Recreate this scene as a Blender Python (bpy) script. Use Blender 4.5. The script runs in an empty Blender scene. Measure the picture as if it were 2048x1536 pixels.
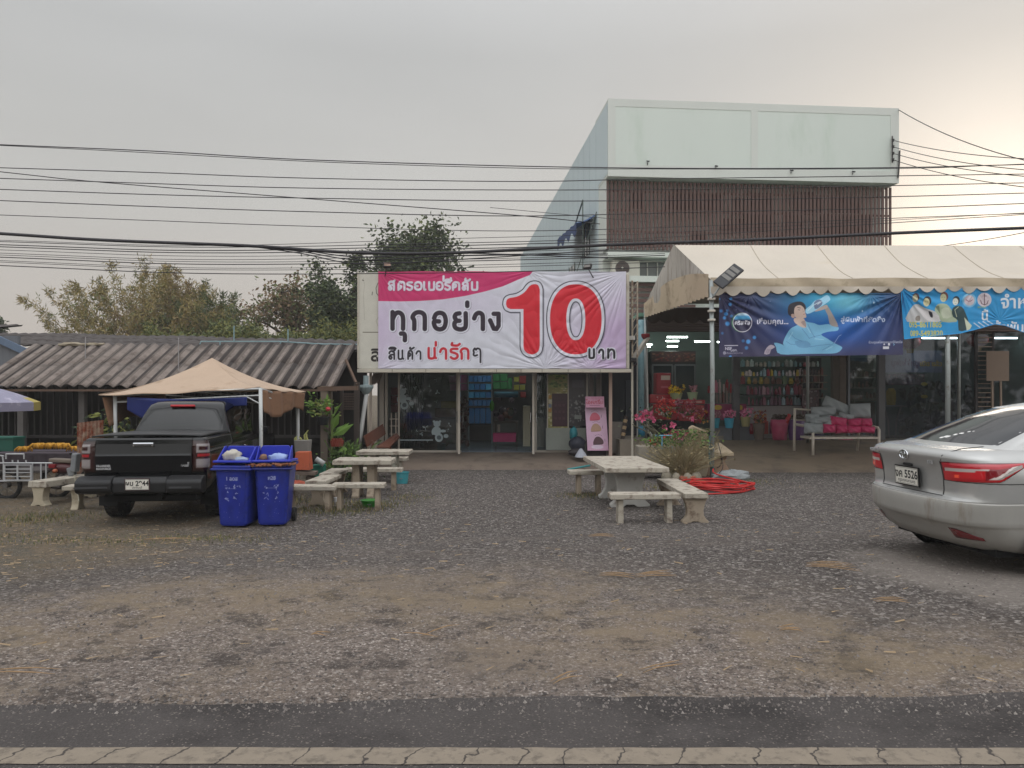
import bpy, math, random
import numpy as np
from mathutils import Vector, Matrix
R = math.radians
scene = bpy.context.scene
COL = scene.collection
rng = random.Random(7)

# ------------------------------------------------------------------ camera
F, CX, HY, CZ = 1540.0, 1024.0, 785.0, 1.95      # photo focal length and horizon in photo pixels, camera height
cam = bpy.data.cameras.new('camera')
cam.sensor_width = 36.0
cam.lens = F / 2048 * 36
cam.shift_y = (HY - 768) / 2048
cam.clip_end = 2000
cam.clip_start = 0.05
camo = bpy.data.objects.new('camera', cam); COL.objects.link(camo)
camo.location = (0, 0, CZ); camo.rotation_euler = (R(90), 0, 0)
scene.camera = camo

def P(px, py, Y):
    return Vector(((px - CX) / F * Y, Y, CZ - (py - HY) / F * Y))
def PX(px, Y): return (px - CX) / F * Y
def PZ(py, Y): return CZ - (py - HY) / F * Y

# ------------------------------------------------------------------ world and light
SUN_AZ, SUN_EL = 33.0, 9.0           # low behind haze, to the right of the view
w = bpy.data.worlds.new('World'); scene.world = w; w.use_nodes = True
nt = w.node_tree; nt.nodes.clear()
def N(nt, t, **k):
    n = nt.nodes.new(t)
    for a, b in k.items(): setattr(n, a, b)
    return n
L = nt.links.new
out = N(nt, 'ShaderNodeOutputWorld'); bg = N(nt, 'ShaderNodeBackground')
tc = N(nt, 'ShaderNodeTexCoord'); sep = N(nt, 'ShaderNodeSeparateXYZ')
L(tc.outputs['Generated'], sep.inputs[0])
rz = N(nt, 'ShaderNodeValToRGB')
cr = rz.color_ramp
stops = [(0.0, (.47, .45, .425)), (.50, (.50, .465, .43)), (.53, (.52, .475, .435)), (.565, (.525, .495, .465)), (.62, (.52, .515, .50)),
         (.70, (.50, .505, .505)), (.85, (.95, .97, 1.0)), (1.0, (1.5, 1.53, 1.57))]
while len(cr.elements) < len(stops): cr.elements.new(.5)
for e, (p, c) in zip(cr.elements, stops): e.position = p; e.color = (*c, 1)
mr = N(nt, 'ShaderNodeMath', operation='MULTIPLY_ADD'); mr.inputs[1].default_value = .5; mr.inputs[2].default_value = .5
L(sep.outputs['Z'], mr.inputs[0]); L(mr.outputs[0], rz.inputs[0])
# glow of the veiled sun
sd = Vector((math.sin(R(SUN_AZ)) * math.cos(R(SUN_EL)), math.cos(R(SUN_AZ)) * math.cos(R(SUN_EL)), math.sin(R(SUN_EL))))
dot = N(nt, 'ShaderNodeVectorMath', operation='DOT_PRODUCT'); dot.inputs[1].default_value = sd
L(tc.outputs['Generated'], dot.inputs[0])
def glow(power, amp, col, prev):
    mx = N(nt, 'ShaderNodeMath', operation='MAXIMUM'); mx.inputs[1].default_value = 0; L(dot.outputs['Value'], mx.inputs[0])
    pw = N(nt, 'ShaderNodeMath', operation='POWER'); pw.inputs[1].default_value = power; L(mx.outputs[0], pw.inputs[0])
    sc = N(nt, 'ShaderNodeVectorMath', operation='SCALE'); sc.inputs[0].default_value = [c * amp for c in col]; L(pw.outputs[0], sc.inputs['Scale'])
    ad = N(nt, 'ShaderNodeVectorMath', operation='ADD'); L(prev, ad.inputs[0]); L(sc.outputs[0], ad.inputs[1])
    return ad.outputs[0]
c1 = glow(120, .48, (1.0, .97, .91), rz.outputs[0])
c2 = glow(7, .075, (1.0, .99, .97), c1)
# soft cloud streaks
nz = N(nt, 'ShaderNodeTexNoise'); nz.inputs['Scale'].default_value = 1.6; nz.inputs['Detail'].default_value = 5
mp = N(nt, 'ShaderNodeMapping'); mp.inputs['Scale'].default_value = (1, 1, 3.2)
L(tc.outputs['Generated'], mp.inputs[0]); L(mp.outputs[0], nz.inputs['Vector'])
mrange = N(nt, 'ShaderNodeMapRange'); mrange.inputs['From Min'].default_value = .3; mrange.inputs['From Max'].default_value = .7
mrange.inputs['To Min'].default_value = .94; mrange.inputs['To Max'].default_value = 1.05
L(nz.outputs['Fac'], mrange.inputs['Value'])
cs = N(nt, 'ShaderNodeVectorMath', operation='SCALE'); L(c2, cs.inputs[0]); L(mrange.outputs[0], cs.inputs['Scale'])
sky = N(nt, 'ShaderNodeTexSky', sky_type='NISHITA')
sky.sun_disc = False; sky.sun_elevation = R(SUN_EL); sky.sun_rotation = R(SUN_AZ); sky.dust_density = 6; sky.air_density = 1.5
ss = N(nt, 'ShaderNodeVectorMath', operation='SCALE'); ss.inputs['Scale'].default_value = .006; L(sky.outputs[0], ss.inputs[0])
ad = N(nt, 'ShaderNodeVectorMath', operation='ADD'); L(cs.outputs[0], ad.inputs[0]); L(ss.outputs[0], ad.inputs[1])
# the half of the sky behind the camera is the brighter one
bk = N(nt, 'ShaderNodeMapRange'); bk.inputs['From Min'].default_value = .25; bk.inputs['From Max'].default_value = -.7
bk.inputs['To Min'].default_value = 1.0; bk.inputs['To Max'].default_value = 2.1
L(sep.outputs['Y'], bk.inputs['Value'])
bs = N(nt, 'ShaderNodeVectorMath', operation='SCALE'); L(ad.outputs[0], bs.inputs[0]); L(bk.outputs[0], bs.inputs['Scale'])
L(bs.outputs[0], bg.inputs['Color']); bg.inputs['Strength'].default_value = 1.0
L(bg.outputs[0], out.inputs['Surface'])

sl = bpy.data.lights.new('sun', 'SUN'); sl.energy = .5; sl.angle = R(24); sl.color = (1, .90, .78)
so = bpy.data.objects.new('sun', sl); COL.objects.link(so)
so.rotation_euler = (-sd).to_track_quat('-Z', 'Y').to_euler()
so.location = (0, 0, 30)

scene.view_settings.view_transform = 'Standard'; scene.view_settings.look = 'None'
scene.view_settings.exposure = 0.0; scene.view_settings.gamma = 1.0
scene.cycles.max_bounces = 7; scene.cycles.transparent_max_bounces = 24
scene.cycles.caustics_reflective = False; scene.cycles.caustics_refractive = False
scene.cycles.sample_clamp_indirect = 6
scene.cycles.use_denoising = True

# ------------------------------------------------------------------ colours and materials
def lin(c):
    return tuple((x / 12.92 if x <= .04045 else ((x + .055) / 1.055) ** 2.4) for x in c)
def C(h):
    h = h.lstrip('#'); return lin(tuple(int(h[i:i + 2], 16) / 255 for i in (0, 2, 4)))
MATS = {}
def M(name, col, rough=.65, metal=0.0, var=.18, scale=6.0, bump=0.0, bscale=None, spec=.4, spots=None, coat=0.0, alpha=None, stretch=None):
    """Principled material whose colour wanders with a two-scale noise; spots=(colour, amount, scale) adds stains."""
    if name in MATS: return MATS[name]
    if isinstance(col, str): col = C(col)
    m = bpy.data.materials.new(name); m.use_nodes = True; MATS[name] = m
    nt = m.node_tree; b = nt.nodes['Principled BSDF']; L = nt.links.new
    b.inputs['Roughness'].default_value = rough; b.inputs['Metallic'].default_value = metal
    b.inputs['Specular IOR Level'].default_value = spec
    b.inputs['Coat Weight'].default_value = coat; b.inputs['Coat Roughness'].default_value = .06
    tc = N(nt, 'ShaderNodeTexCoord'); vec = tc.outputs['Object']
    if stretch:
        mp = N(nt, 'ShaderNodeMapping'); mp.inputs['Scale'].default_value = stretch; L(vec, mp.inputs[0]); vec = mp.outputs[0]
    n1 = N(nt, 'ShaderNodeTexNoise'); n1.inputs['Scale'].default_value = scale; n1.inputs['Detail'].default_value = 8; n1.inputs['Roughness'].default_value = .65
    L(vec, n1.inputs['Vector'])
    mx = N(nt, 'ShaderNodeMix', data_type='RGBA')
    mx.inputs['A'].default_value = (*[max(0, c * (1 - var * 1.6)) for c in col], 1)
    mx.inputs['B'].default_value = (*[min(1, c * (1 + var * 1.6)) for c in col], 1)
    L(n1.outputs['Fac'], mx.inputs['Factor'])
    res = mx.outputs['Result']
    if spots:
        sc, am, ssc = spots
        if isinstance(sc, str): sc = C(sc)
        n2 = N(nt, 'ShaderNodeTexNoise'); n2.inputs['Scale'].default_value = ssc; n2.inputs['Detail'].default_value = 6; n2.inputs['Roughness'].default_value = .7
        L(vec, n2.inputs['Vector'])
        mr = N(nt, 'ShaderNodeMapRange'); mr.inputs['From Min'].default_value = .62 - am * .4; mr.inputs['From Max'].default_value = .74 - am * .3
        L(n2.outputs['Fac'], mr.inputs['Value'])
        m2 = N(nt, 'ShaderNodeMix', data_type='RGBA'); m2.inputs['B'].default_value = (*sc, 1)
        L(mr.outputs[0], m2.inputs['Factor']); L(res, m2.inputs['A']); res = m2.outputs['Result']
    L(res, b.inputs['Base Color'])
    if bump:
        nb = N(nt, 'ShaderNodeTexNoise'); nb.inputs['Scale'].default_value = bscale or scale * 4; nb.inputs['Detail'].default_value = 6
        L(vec, nb.inputs['Vector'])
        bp = N(nt, 'ShaderNodeBump'); bp.inputs['Strength'].default_value = bump; bp.inputs['Distance'].default_value = .02
        L(nb.outputs['Fac'], bp.inputs['Height']); L(bp.outputs[0], b.inputs['Normal'])
    return m
def EMIT(name, col, s):
    if name in MATS: return MATS[name]
    m = bpy.data.materials.new(name); m.use_nodes = True; MATS[name] = m
    b = m.node_tree.nodes['Principled BSDF']; b.inputs['Base Color'].default_value = (*col, 1)
    b.inputs['Emission Color'].default_value = (*col, 1); b.inputs['Emission Strength'].default_value = s
    return m
def GLASS(name, tint=(.8, .85, .85), refl=.10):
    if name in MATS: return MATS[name]
    m = bpy.data.materials.new(name); m.use_nodes = True; MATS[name] = m
    nt = m.node_tree; nt.nodes.clear(); L = nt.links.new
    o = N(nt, 'ShaderNodeOutputMaterial'); t = N(nt, 'ShaderNodeBsdfTransparent'); t.inputs[0].default_value = (*tint, 1)
    g = N(nt, 'ShaderNodeBsdfGlossy'); g.inputs['Roughness'].default_value = .03; g.inputs[0].default_value = (.9, .95, 1, 1)
    f = N(nt, 'ShaderNodeFresnel'); f.inputs[0].default_value = 1.5
    mm = N(nt, 'ShaderNodeMath', operation='MULTIPLY_ADD'); mm.inputs[1].default_value = .9; mm.inputs[2].default_value = refl
    L(f.outputs[0], mm.inputs[0])
    x = N(nt, 'ShaderNodeMixShader'); L(mm.outputs[0], x.inputs[0]); L(t.outputs[0], x.inputs[1]); L(g.outputs[0], x.inputs[2]); L(x.outputs[0], o.inputs[0])
    return m
def PRINT(name, rough=.6, spec=.3, gain=1.0, coat=0.0, metal=0.0, grain=.06, trans=0.0):
    """Printed sheet: colours come from the mesh's own 'print' attribute."""
    if name in MATS: return MATS[name]
    m = bpy.data.materials.new(name); m.use_nodes = True; MATS[name] = m
    nt = m.node_tree; b = nt.nodes['Principled BSDF']; L = nt.links.new
    a = N(nt, 'ShaderNodeAttribute'); a.attribute_name = 'print'
    tcn = N(nt, 'ShaderNodeTexCoord'); nz = N(nt, 'ShaderNodeTexNoise'); nz.inputs['Scale'].default_value = 5; nz.inputs['Detail'].default_value = 7
    L(tcn.outputs['Object'], nz.inputs['Vector'])
    mr = N(nt, 'ShaderNodeMapRange'); mr.inputs['To Min'].default_value = gain * (1 - grain * 2); mr.inputs['To Max'].default_value = gain * (1 + grain * 2)
    L(nz.outputs['Fac'], mr.inputs['Value'])
    s = N(nt, 'ShaderNodeVectorMath', operation='SCALE'); L(a.outputs['Color'], s.inputs[0]); L(mr.outputs[0], s.inputs['Scale'])
    L(s.outputs[0], b.inputs['Base Color']); b.inputs['Roughness'].default_value = rough; b.inputs['Specular IOR Level'].default_value = spec
    b.inputs['Coat Weight'].default_value = coat; b.inputs['Metallic'].default_value = metal
    return m

# ------------------------------------------------------------------ things, parts, meshes
def tag(o, label=None, cat=None, group=None, kind=None):
    if label: o['label'] = label
    if cat: o['category'] = cat
    if group: o['group'] = group
    if kind: o['kind'] = kind
    return o
def T(name, label, cat, loc=(0, 0, 0), rz=0.0, group=None):
    o = bpy.data.objects.new(name, None); COL.objects.link(o)
    o.empty_display_size = .2
    o.location = loc; o.rotation_euler = (0, 0, rz)
    return tag(o, label, cat, group)
def wm(o):
    m = Matrix.Translation(o.location) @ Matrix.Rotation(o.rotation_euler.z, 4, 'Z')
    return wm(o.parent) @ m if o.parent else m
def copy_tree(o, parent=None):
    c = o.copy(); COL.objects.link(c); c.parent = parent
    for ch in list(o.children): copy_tree(ch, c)
    return c
def crom(pts, n=6, closed=False):
    pts = [Vector(p).to_3d() if len(p) == 2 else Vector(p) for p in pts]
    res = []; k = len(pts); rngk = range(k if closed else k - 1)
    for i in rngk:
        p0 = pts[(i - 1) % k] if (closed or i > 0) else pts[i]
        p1 = pts[i]; p2 = pts[(i + 1) % k]
        p3 = pts[(i + 2) % k] if (closed or i + 2 < k) else p2
        for j in range(n):
            t = j / n; t2 = t * t; t3 = t2 * t
            res.append(.5 * ((2 * p1) + (-p0 + p2) * t + (2 * p0 - 5 * p1 + 4 * p2 - p3) * t2 + (-p0 + 3 * p1 - 3 * p2 + p3) * t3))
    if not closed: res.append(pts[-1])
    return res
class MB:
    def __init__(s): s.v = []; s.f = []; s.m = []; s.col = None
    def face(s, idx, m=0): s.f.append(tuple(idx)); s.m.append(m)
    def add(s, vs, fs, m=0):
        k = len(s.v); s.v.extend(tuple(v) for v in vs)
        for f in fs: s.f.append(tuple(i + k for i in f)); s.m.append(m)
    def bx(s, x0, x1, y0, y1, z0, z1, m=0):
        s.add([(x0, y0, z0), (x1, y0, z0), (x1, y1, z0), (x0, y1, z0), (x0, y0, z1), (x1, y0, z1), (x1, y1, z1), (x0, y1, z1)],
              [(3, 2, 1, 0), (4, 5, 6, 7), (0, 1, 5, 4), (1, 2, 6, 5), (2, 3, 7, 6), (3, 0, 4, 7)], m)
    def box(s, c, d, rot=(0, 0, 0), m=0, taper=1.0):
        from mathutils import Euler
        E = Euler(rot).to_matrix(); c = Vector(c); vs = []
        for z in (-.5, .5):
            t = taper if z > 0 else 1
            for x, y in ((-.5, -.5), (.5, -.5), (.5, .5), (-.5, .5)):
                vs.append(c + E @ Vector((x * d[0] * t, y * d[1] * t, z * d[2])))
        s.add(vs, [(3, 2, 1, 0), (4, 5, 6, 7), (0, 1, 5, 4), (1, 2, 6, 5), (2, 3, 7, 6), (3, 0, 4, 7)], m)
    def bar(s, a, b, w, h=None, m=0):
        """rectangular bar from a to b, w wide, h high"""
        a, b = Vector(a), Vector(b); d = b - a; ln = d.length
        if ln < 1e-6: return
        z = d.normalized(); up = Vector((0, 0, 1)) if abs(z.z) < .95 else Vector((0, 1, 0))
        x = z.cross(up).normalized(); y = z.cross(x).normalized(); h = h or w
        vs = []
        for p in (a, b):
            for i, j in ((-.5, -.5), (.5, -.5), (.5, .5), (-.5, .5)): vs.append(p + x * i * w + y * j * h)
        s.add(vs, [(3, 2, 1, 0), (4, 5, 6, 7), (0, 1, 5, 4), (1, 2, 6, 5), (2, 3, 7, 6), (3, 0, 4, 7)], m)
    def tube(s, pts, r, n=8, m=0, cap=True, closed=False):
        pts = [Vector(p) for p in pts]; k = len(pts); base = len(s.v)
        rs = r if isinstance(r, (list, tuple)) else [r] * k
        prev = None
        for i, p in enumerate(pts):
            if closed: d = pts[(i + 1) % k] - pts[i - 1]
            else: d = pts[min(i + 1, k - 1)] - pts[max(i - 1, 0)]
            d = d.normalized() if d.length > 1e-9 else Vector((0, 0, 1))
            if prev is None:
                u = d.cross(Vector((0, 0, 1)) if abs(d.z) < .9 else Vector((0, 1, 0))).normalized()
            else:
                u = prev - d * prev.dot(d)
                u = u.normalized() if u.length > 1e-6 else d.orthogonal().normalized()
            prev = u; v = d.cross(u)
            for j in range(n):
                a = 2 * math.pi * j / n
                s.v.append(tuple(p + (u * math.cos(a) + v * math.sin(a)) * rs[i]))
        for i in range(k if closed else k - 1):
            for j in range(n):
                a = base + i * n + j; b = base + i * n + (j + 1) % n
                c = base + ((i + 1) % k) * n + (j + 1) % n; d = base + ((i + 1) % k) * n + j
                s.face((a, b, c, d), m)
        if cap and not closed:
            s.face(tuple(base + j for j in reversed(range(n))), m)
            s.face(tuple(base + (k - 1) * n + j for j in range(n)), m)
    def lathe(s, prof, c=(0, 0, 0), n=20, m=0, axis='z', sx=1, sy=1, cap=True):
        base = len(s.v); k = len(prof)
        for r, h in prof:
            for j in range(n):
                a = 2 * math.pi * j / n; x, y, z = r * math.cos(a) * sx, r * math.sin(a) * sy, h
                if axis == 'y': x, y, z = x, z, y
                elif axis == 'x': x, y, z = z, x, y
                s.v.append((c[0] + x, c[1] + y, c[2] + z))
        for i in range(k - 1):
            for j in range(n):
                s.face((base + i * n + j, base + i * n + (j + 1) % n, base + (i + 1) * n + (j + 1) % n, base + (i + 1) * n + j), m)
        if cap:
            if prof[0][0] > 1e-5: s.face([base + j for j in reversed(range(n))], m)
            if prof[-1][0] > 1e-5: s.face([base + (k - 1) * n + j for j in range(n)], m)
    def prism(s, poly, a0, a1, plane='xz', m=0):
        """poly of 2d points, extruded along the remaining axis from a0 to a1"""
        base = len(s.v); n = len(poly)
        for a in (a0, a1):
            for p, q in poly:
                s.v.append({'xz': (p, a, q), 'yz': (a, p, q), 'xy': (p, q, a)}[plane])
        s.face(tuple(base + i for i in range(n)), m); s.face(tuple(base + n + i for i in reversed(range(n))), m)
        for i in range(n):
            j = (i + 1) % n; s.face((base + j, base + i, base + n + i, base + n + j), m)
    def grid(s, nu, nv, fn, m=0, thick=None):
        base = len(s.v)
        for i in range(nu + 1):
            for j in range(nv + 1): s.v.append(tuple(fn(i / nu, j / nv)))
        for i in range(nu):
            for j in range(nv):
                a = base + i * (nv + 1) + j
                s.face((a, a + nv + 1, a + nv + 2, a + 1), m)
    def blob(s, c, r, n=10, k=7, noise=.0, m=0, rg=rng, rz=0.0):
        base = len(s.v); cs, sn = math.cos(rz), math.sin(rz)
        for i in range(k + 1):
            th = math.pi * i / k
            for j in range(n):
                ph = 2 * math.pi * j / n; q = 1 + rg.uniform(-noise, noise)
                x, y, z = r[0] * math.sin(th) * math.cos(ph) * q, r[1] * math.sin(th) * math.sin(ph) * q, -r[2] * math.cos(th) * q
                s.v.append((c[0] + x * cs - y * sn, c[1] + x * sn + y * cs, c[2] + z))
        for i in range(k):
            for j in range(n):
                s.face((base + i * n + j, base + i * n + (j + 1) % n, base + (i + 1) * n + (j + 1) % n, base + (i + 1) * n + j), m)
    def leaf(s, c, d, ln, wd, rg=rng, m=0, fold=.2):
        """a pointed leaf of two faces from c along d"""
        c = Vector(c); d = Vector(d).normalized()
        sd = d.cross(Vector((rg.uniform(-1, 1), rg.uniform(-1, 1), rg.uniform(-1, 1))))
        sd = sd.normalized() if sd.length > 1e-4 else d.orthogonal().normalized()
        up = d.cross(sd)
        a = c; b = c + d * ln * .45 + sd * wd * .5 - up * wd * fold; e = c + d * ln; f = c + d * ln * .45 - sd * wd * .5 - up * wd * fold
        s.add([a, b, e, f], [(0, 1, 2), (0, 2, 3)], m)
    def build(s, name, mats, parent=None, bevel=0.0, smooth=False, local=False, subsurf=0, label=None, cat=None, group=None, kind=None, solid=0.0, seg=2):
        vs = s.v
        org = None
        if parent is not None and not local:
            inv = wm(parent).inverted(); vs = [tuple(inv @ Vector(v)) for v in vs]
        elif parent is None:
            a = np.array(vs); lo, hi = a.min(0), a.max(0)
            org = ((lo[0] + hi[0]) / 2, (lo[1] + hi[1]) / 2, lo[2])
            vs = (a - np.array(org)).tolist()
        me = bpy.data.meshes.new(name); me.from_pydata(vs, [], s.f)
        if not isinstance(mats, (list, tuple)): mats = [mats]
        for m in mats: me.materials.append(m)
        if len(mats) > 1: me.polygons.foreach_set('material_index', s.m)
        if smooth: me.polygons.foreach_set('use_smooth', [True] * len(me.polygons))
        if s.col is not None:
            at = me.attributes.new('print', 'FLOAT_COLOR', 'POINT')
            at.data.foreach_set('color', np.asarray(s.col, dtype=np.float32).ravel())
        me.update()
        o = bpy.data.objects.new(name, me); COL.objects.link(o)
        if org: o.location = org
        if parent is not None: o.parent = parent
        if bevel:
            b = o.modifiers.new('bevel', 'BEVEL'); b.width = bevel; b.segments = seg; b.limit_method = 'ANGLE'; b.angle_limit = R(35)
        if subsurf:
            b = o.modifiers.new('sub', 'SUBSURF'); b.levels = subsurf; b.render_levels = subsurf
        if solid:
            b = o.modifiers.new('solid', 'SOLIDIFY'); b.thickness = solid; b.offset = 0
        tag(o, label, cat, group, kind)
        return o

# ------------------------------------------------------------------ printed sheets (signs, banners, plates)
class Canvas:
    """Flat artwork in its own units (x right, y DOWN, like the print seen from the front), kept as colours on a fine mesh."""
    def __init__(s, x0, x1, y0, y1, res, bgc):
        s.x0, s.x1, s.y0, s.y1 = x0, x1, y0, y1
        s.nx = max(2, int(round((x1 - x0) * res))); s.ny = max(2, int(round((y1 - y0) * res)))
        s.X, s.Y = np.meshgrid(np.linspace(x0, x1, s.nx + 1), np.linspace(y0, y1, s.ny + 1))
        s.px = 1.0 / res
        s.c = np.zeros(s.X.shape + (3,)); s.c[:] = C(bgc)
    def put(s, mask, col):
        col = np.array(C(col) if isinstance(col, str) else col); m = mask[..., None]
        s.c = s.c * (1 - m) + col * m
    def aa(s, d): return np.clip(.5 - d / s.px, 0, 1)
    def dline(s, pts):
        d = np.full(s.X.shape, 1e9)
        for a, b in zip(pts[:-1], pts[1:]):
            ax, ay = a[0], a[1]; bx_, by = b[0] - ax, b[1] - ay; l2 = bx_ * bx_ + by * by + 1e-12
            t = np.clip(((s.X - ax) * bx_ + (s.Y - ay) * by) / l2, 0, 1)
            d = np.minimum(d, np.hypot(s.X - ax - t * bx_, s.Y - ay - t * by))
        return d
    def dpoly(s, pts):
        pts = [(p[0], p[1]) for p in pts]; ins = np.zeros(s.X.shape, bool); n = len(pts)
        for i in range(n):
            x1, y1 = pts[i]; x2, y2 = pts[(i + 1) % n]
            if y1 == y2: continue
            c = ((y1 > s.Y) != (y2 > s.Y)) & (s.X < (x2 - x1) * (s.Y - y1) / (y2 - y1) + x1); ins ^= c
        d = s.dline(pts + [pts[0]]); return np.where(ins, -d, d)
    def line(s, pts, wd, col, a=1.0): s.put(s.aa(s.dline(pts) - wd / 2) * a, col)
    def poly(s, pts, col, a=1.0, smooth=0):
        if smooth: pts = [(p.x, p.y) for p in crom(pts, smooth, True)]
        s.put(s.aa(s.dpoly(pts)) * a, col)
    def rect(s, x0, x1, y0, y1, col, a=1.0): s.poly([(x0, y0), (x1, y0), (x1, y1), (x0, y1)], col, a)
    def ell(s, cx, cy, rx, ry, col, a=1.0, soft=0.0):
        q = np.hypot((s.X - cx) / rx, (s.Y - cy) / ry)
        if soft: m = np.clip((1 - q) / soft, 0, 1)
        else: m = s.aa((q - 1) * min(rx, ry))
        s.put(m * a, col)
    def grad(s, fn):
        s.c = fn(s.X, s.Y)
    def layers(s, d, specs):
        for w_, col, a, dx, dy in specs:
            dd = d
            if dx or dy:
                ix, iy = int(round(dx / s.px)), int(round(dy / s.px)); dd = np.roll(np.roll(d, iy, 0), ix, 1)
            s.put(s.aa(dd - w_) * a, col)
    def text(s, t, x, y, size, col, bold=0.0, a=1.0, align='LEFT', sx=1.0):
        """baseline-left at (x,y); size = em height in canvas units (built-in font)"""
        cu = bpy.data.curves.new('t', 'FONT'); cu.body = t; cu.size = 1.0; cu.align_x = align
        if bold: cu.offset = bold
        ob = bpy.data.objects.new('t', cu); COL.objects.link(ob)
        dg = bpy.context.evaluated_depsgraph_get(); dg.update()
        me = bpy.data.meshes.new_from_object(ob.evaluated_get(dg))
        me.calc_loop_triangles()
        vs = np.array([v.co[:2] for v in me.vertices]) if len(me.vertices) else np.zeros((0, 2))
        mask = np.zeros(s.X.shape)
        xs = s.X[0]; ys = s.Y[:, 0]; off = ((-.33, -.33), (.33, -.33), (-.33, .33), (.33, .33), (0, 0))
        for tr in me.loop_triangles:
            p = vs[list(tr.vertices)] * size; tx = x + p[:, 0] * sx; ty = y - p[:, 1]
            i0 = np.searchsorted(xs, tx.min() - s.px); i1 = np.searchsorted(xs, tx.max() + s.px)
            j0 = np.searchsorted(ys, ty.min() - s.px); j1 = np.searchsorted(ys, ty.max() + s.px)
            if i1 <= i0 or j1 <= j0: continue
            ar = (tx[1] - tx[0]) * (ty[2] - ty[0]) - (tx[2] - tx[0]) * (ty[1] - ty[0])
            if abs(ar) < 1e-12: continue
            acc = 0
            for ox, oy in off:
                gx = s.X[j0:j1, i0:i1] + ox * s.px; gy = s.Y[j0:j1, i0:i1] + oy * s.px
                w1 = ((tx[1] - gx) * (ty[2] - gy) - (tx[2] - gx) * (ty[1] - gy)) / ar
                w2 = ((tx[2] - gx) * (ty[0] - gy) - (tx[0] - gx) * (ty[2] - gy)) / ar
                acc = acc + ((w1 >= 0) & (w2 >= 0) & (w1 + w2 <= 1)) / len(off)
            mask[j0:j1, i0:i1] += acc
        bpy.data.objects.remove(ob); bpy.data.curves.remove(cu); bpy.data.meshes.remove(me)
        s.put(np.clip(mask, 0, 1) * a, col)
    def mesh(s, fn):
        """fn(X,Y arrays) -> xyz arrays; returns an MB holding the coloured grid facing the viewer"""
        x, y, z = fn(s.X, s.Y); mb = MB()
        mb.v = np.stack([x.ravel(), y.ravel(), z.ravel()], 1).tolist(); w_ = s.nx + 1
        I = np.arange((s.ny + 1) * w_).reshape(s.ny + 1, w_)
        q = np.stack([I[1:, :-1], I[1:, 1:], I[:-1, 1:], I[:-1, :-1]], -1).reshape(-1, 4)
        mb.f = [tuple(r) for r in q.tolist()]; mb.m = [0] * len(mb.f)
        mb.col = np.concatenate([np.clip(s.c, 0, 1), np.ones(s.X.shape + (1,))], -1).reshape(-1, 4)
        return mb
def flat(c, Y):
    """canvas drawn in photo pixels, hung upright at distance Y"""
    return c.mesh(lambda X, Z: ((X - CX) / F * Y, np.full(X.shape, Y), CZ - (Z - HY) / F * Y))
# ================================================================== ground, road, slabs
def sst(x, a, b):
    t = np.clip((x - a) / (b - a), 0, 1); return t * t * (3 - 2 * t)
def gz(x, y):
    x = np.asarray(x, float); y = np.asarray(y, float)
    k = np.clip((x + 5) / 8, 0, 1); a = 4.6 + 2.9 * k; b = 10.6 + 1.4 * k
    z = .40 * (1 - sst(y, a, b))
    z = z + .02 * np.sin(x * .9 + 1.3) * np.sin(y * .8) * sst(y, 4.2, 6) * (1 - sst(y, 17, 19))
    z = z + .07 * np.exp(-((x + 5.2) / 1.6) ** 2 - ((y - 9.6) / .7) ** 2)
    return z
def gzf(x, y): return float(gz(x, y))

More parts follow.
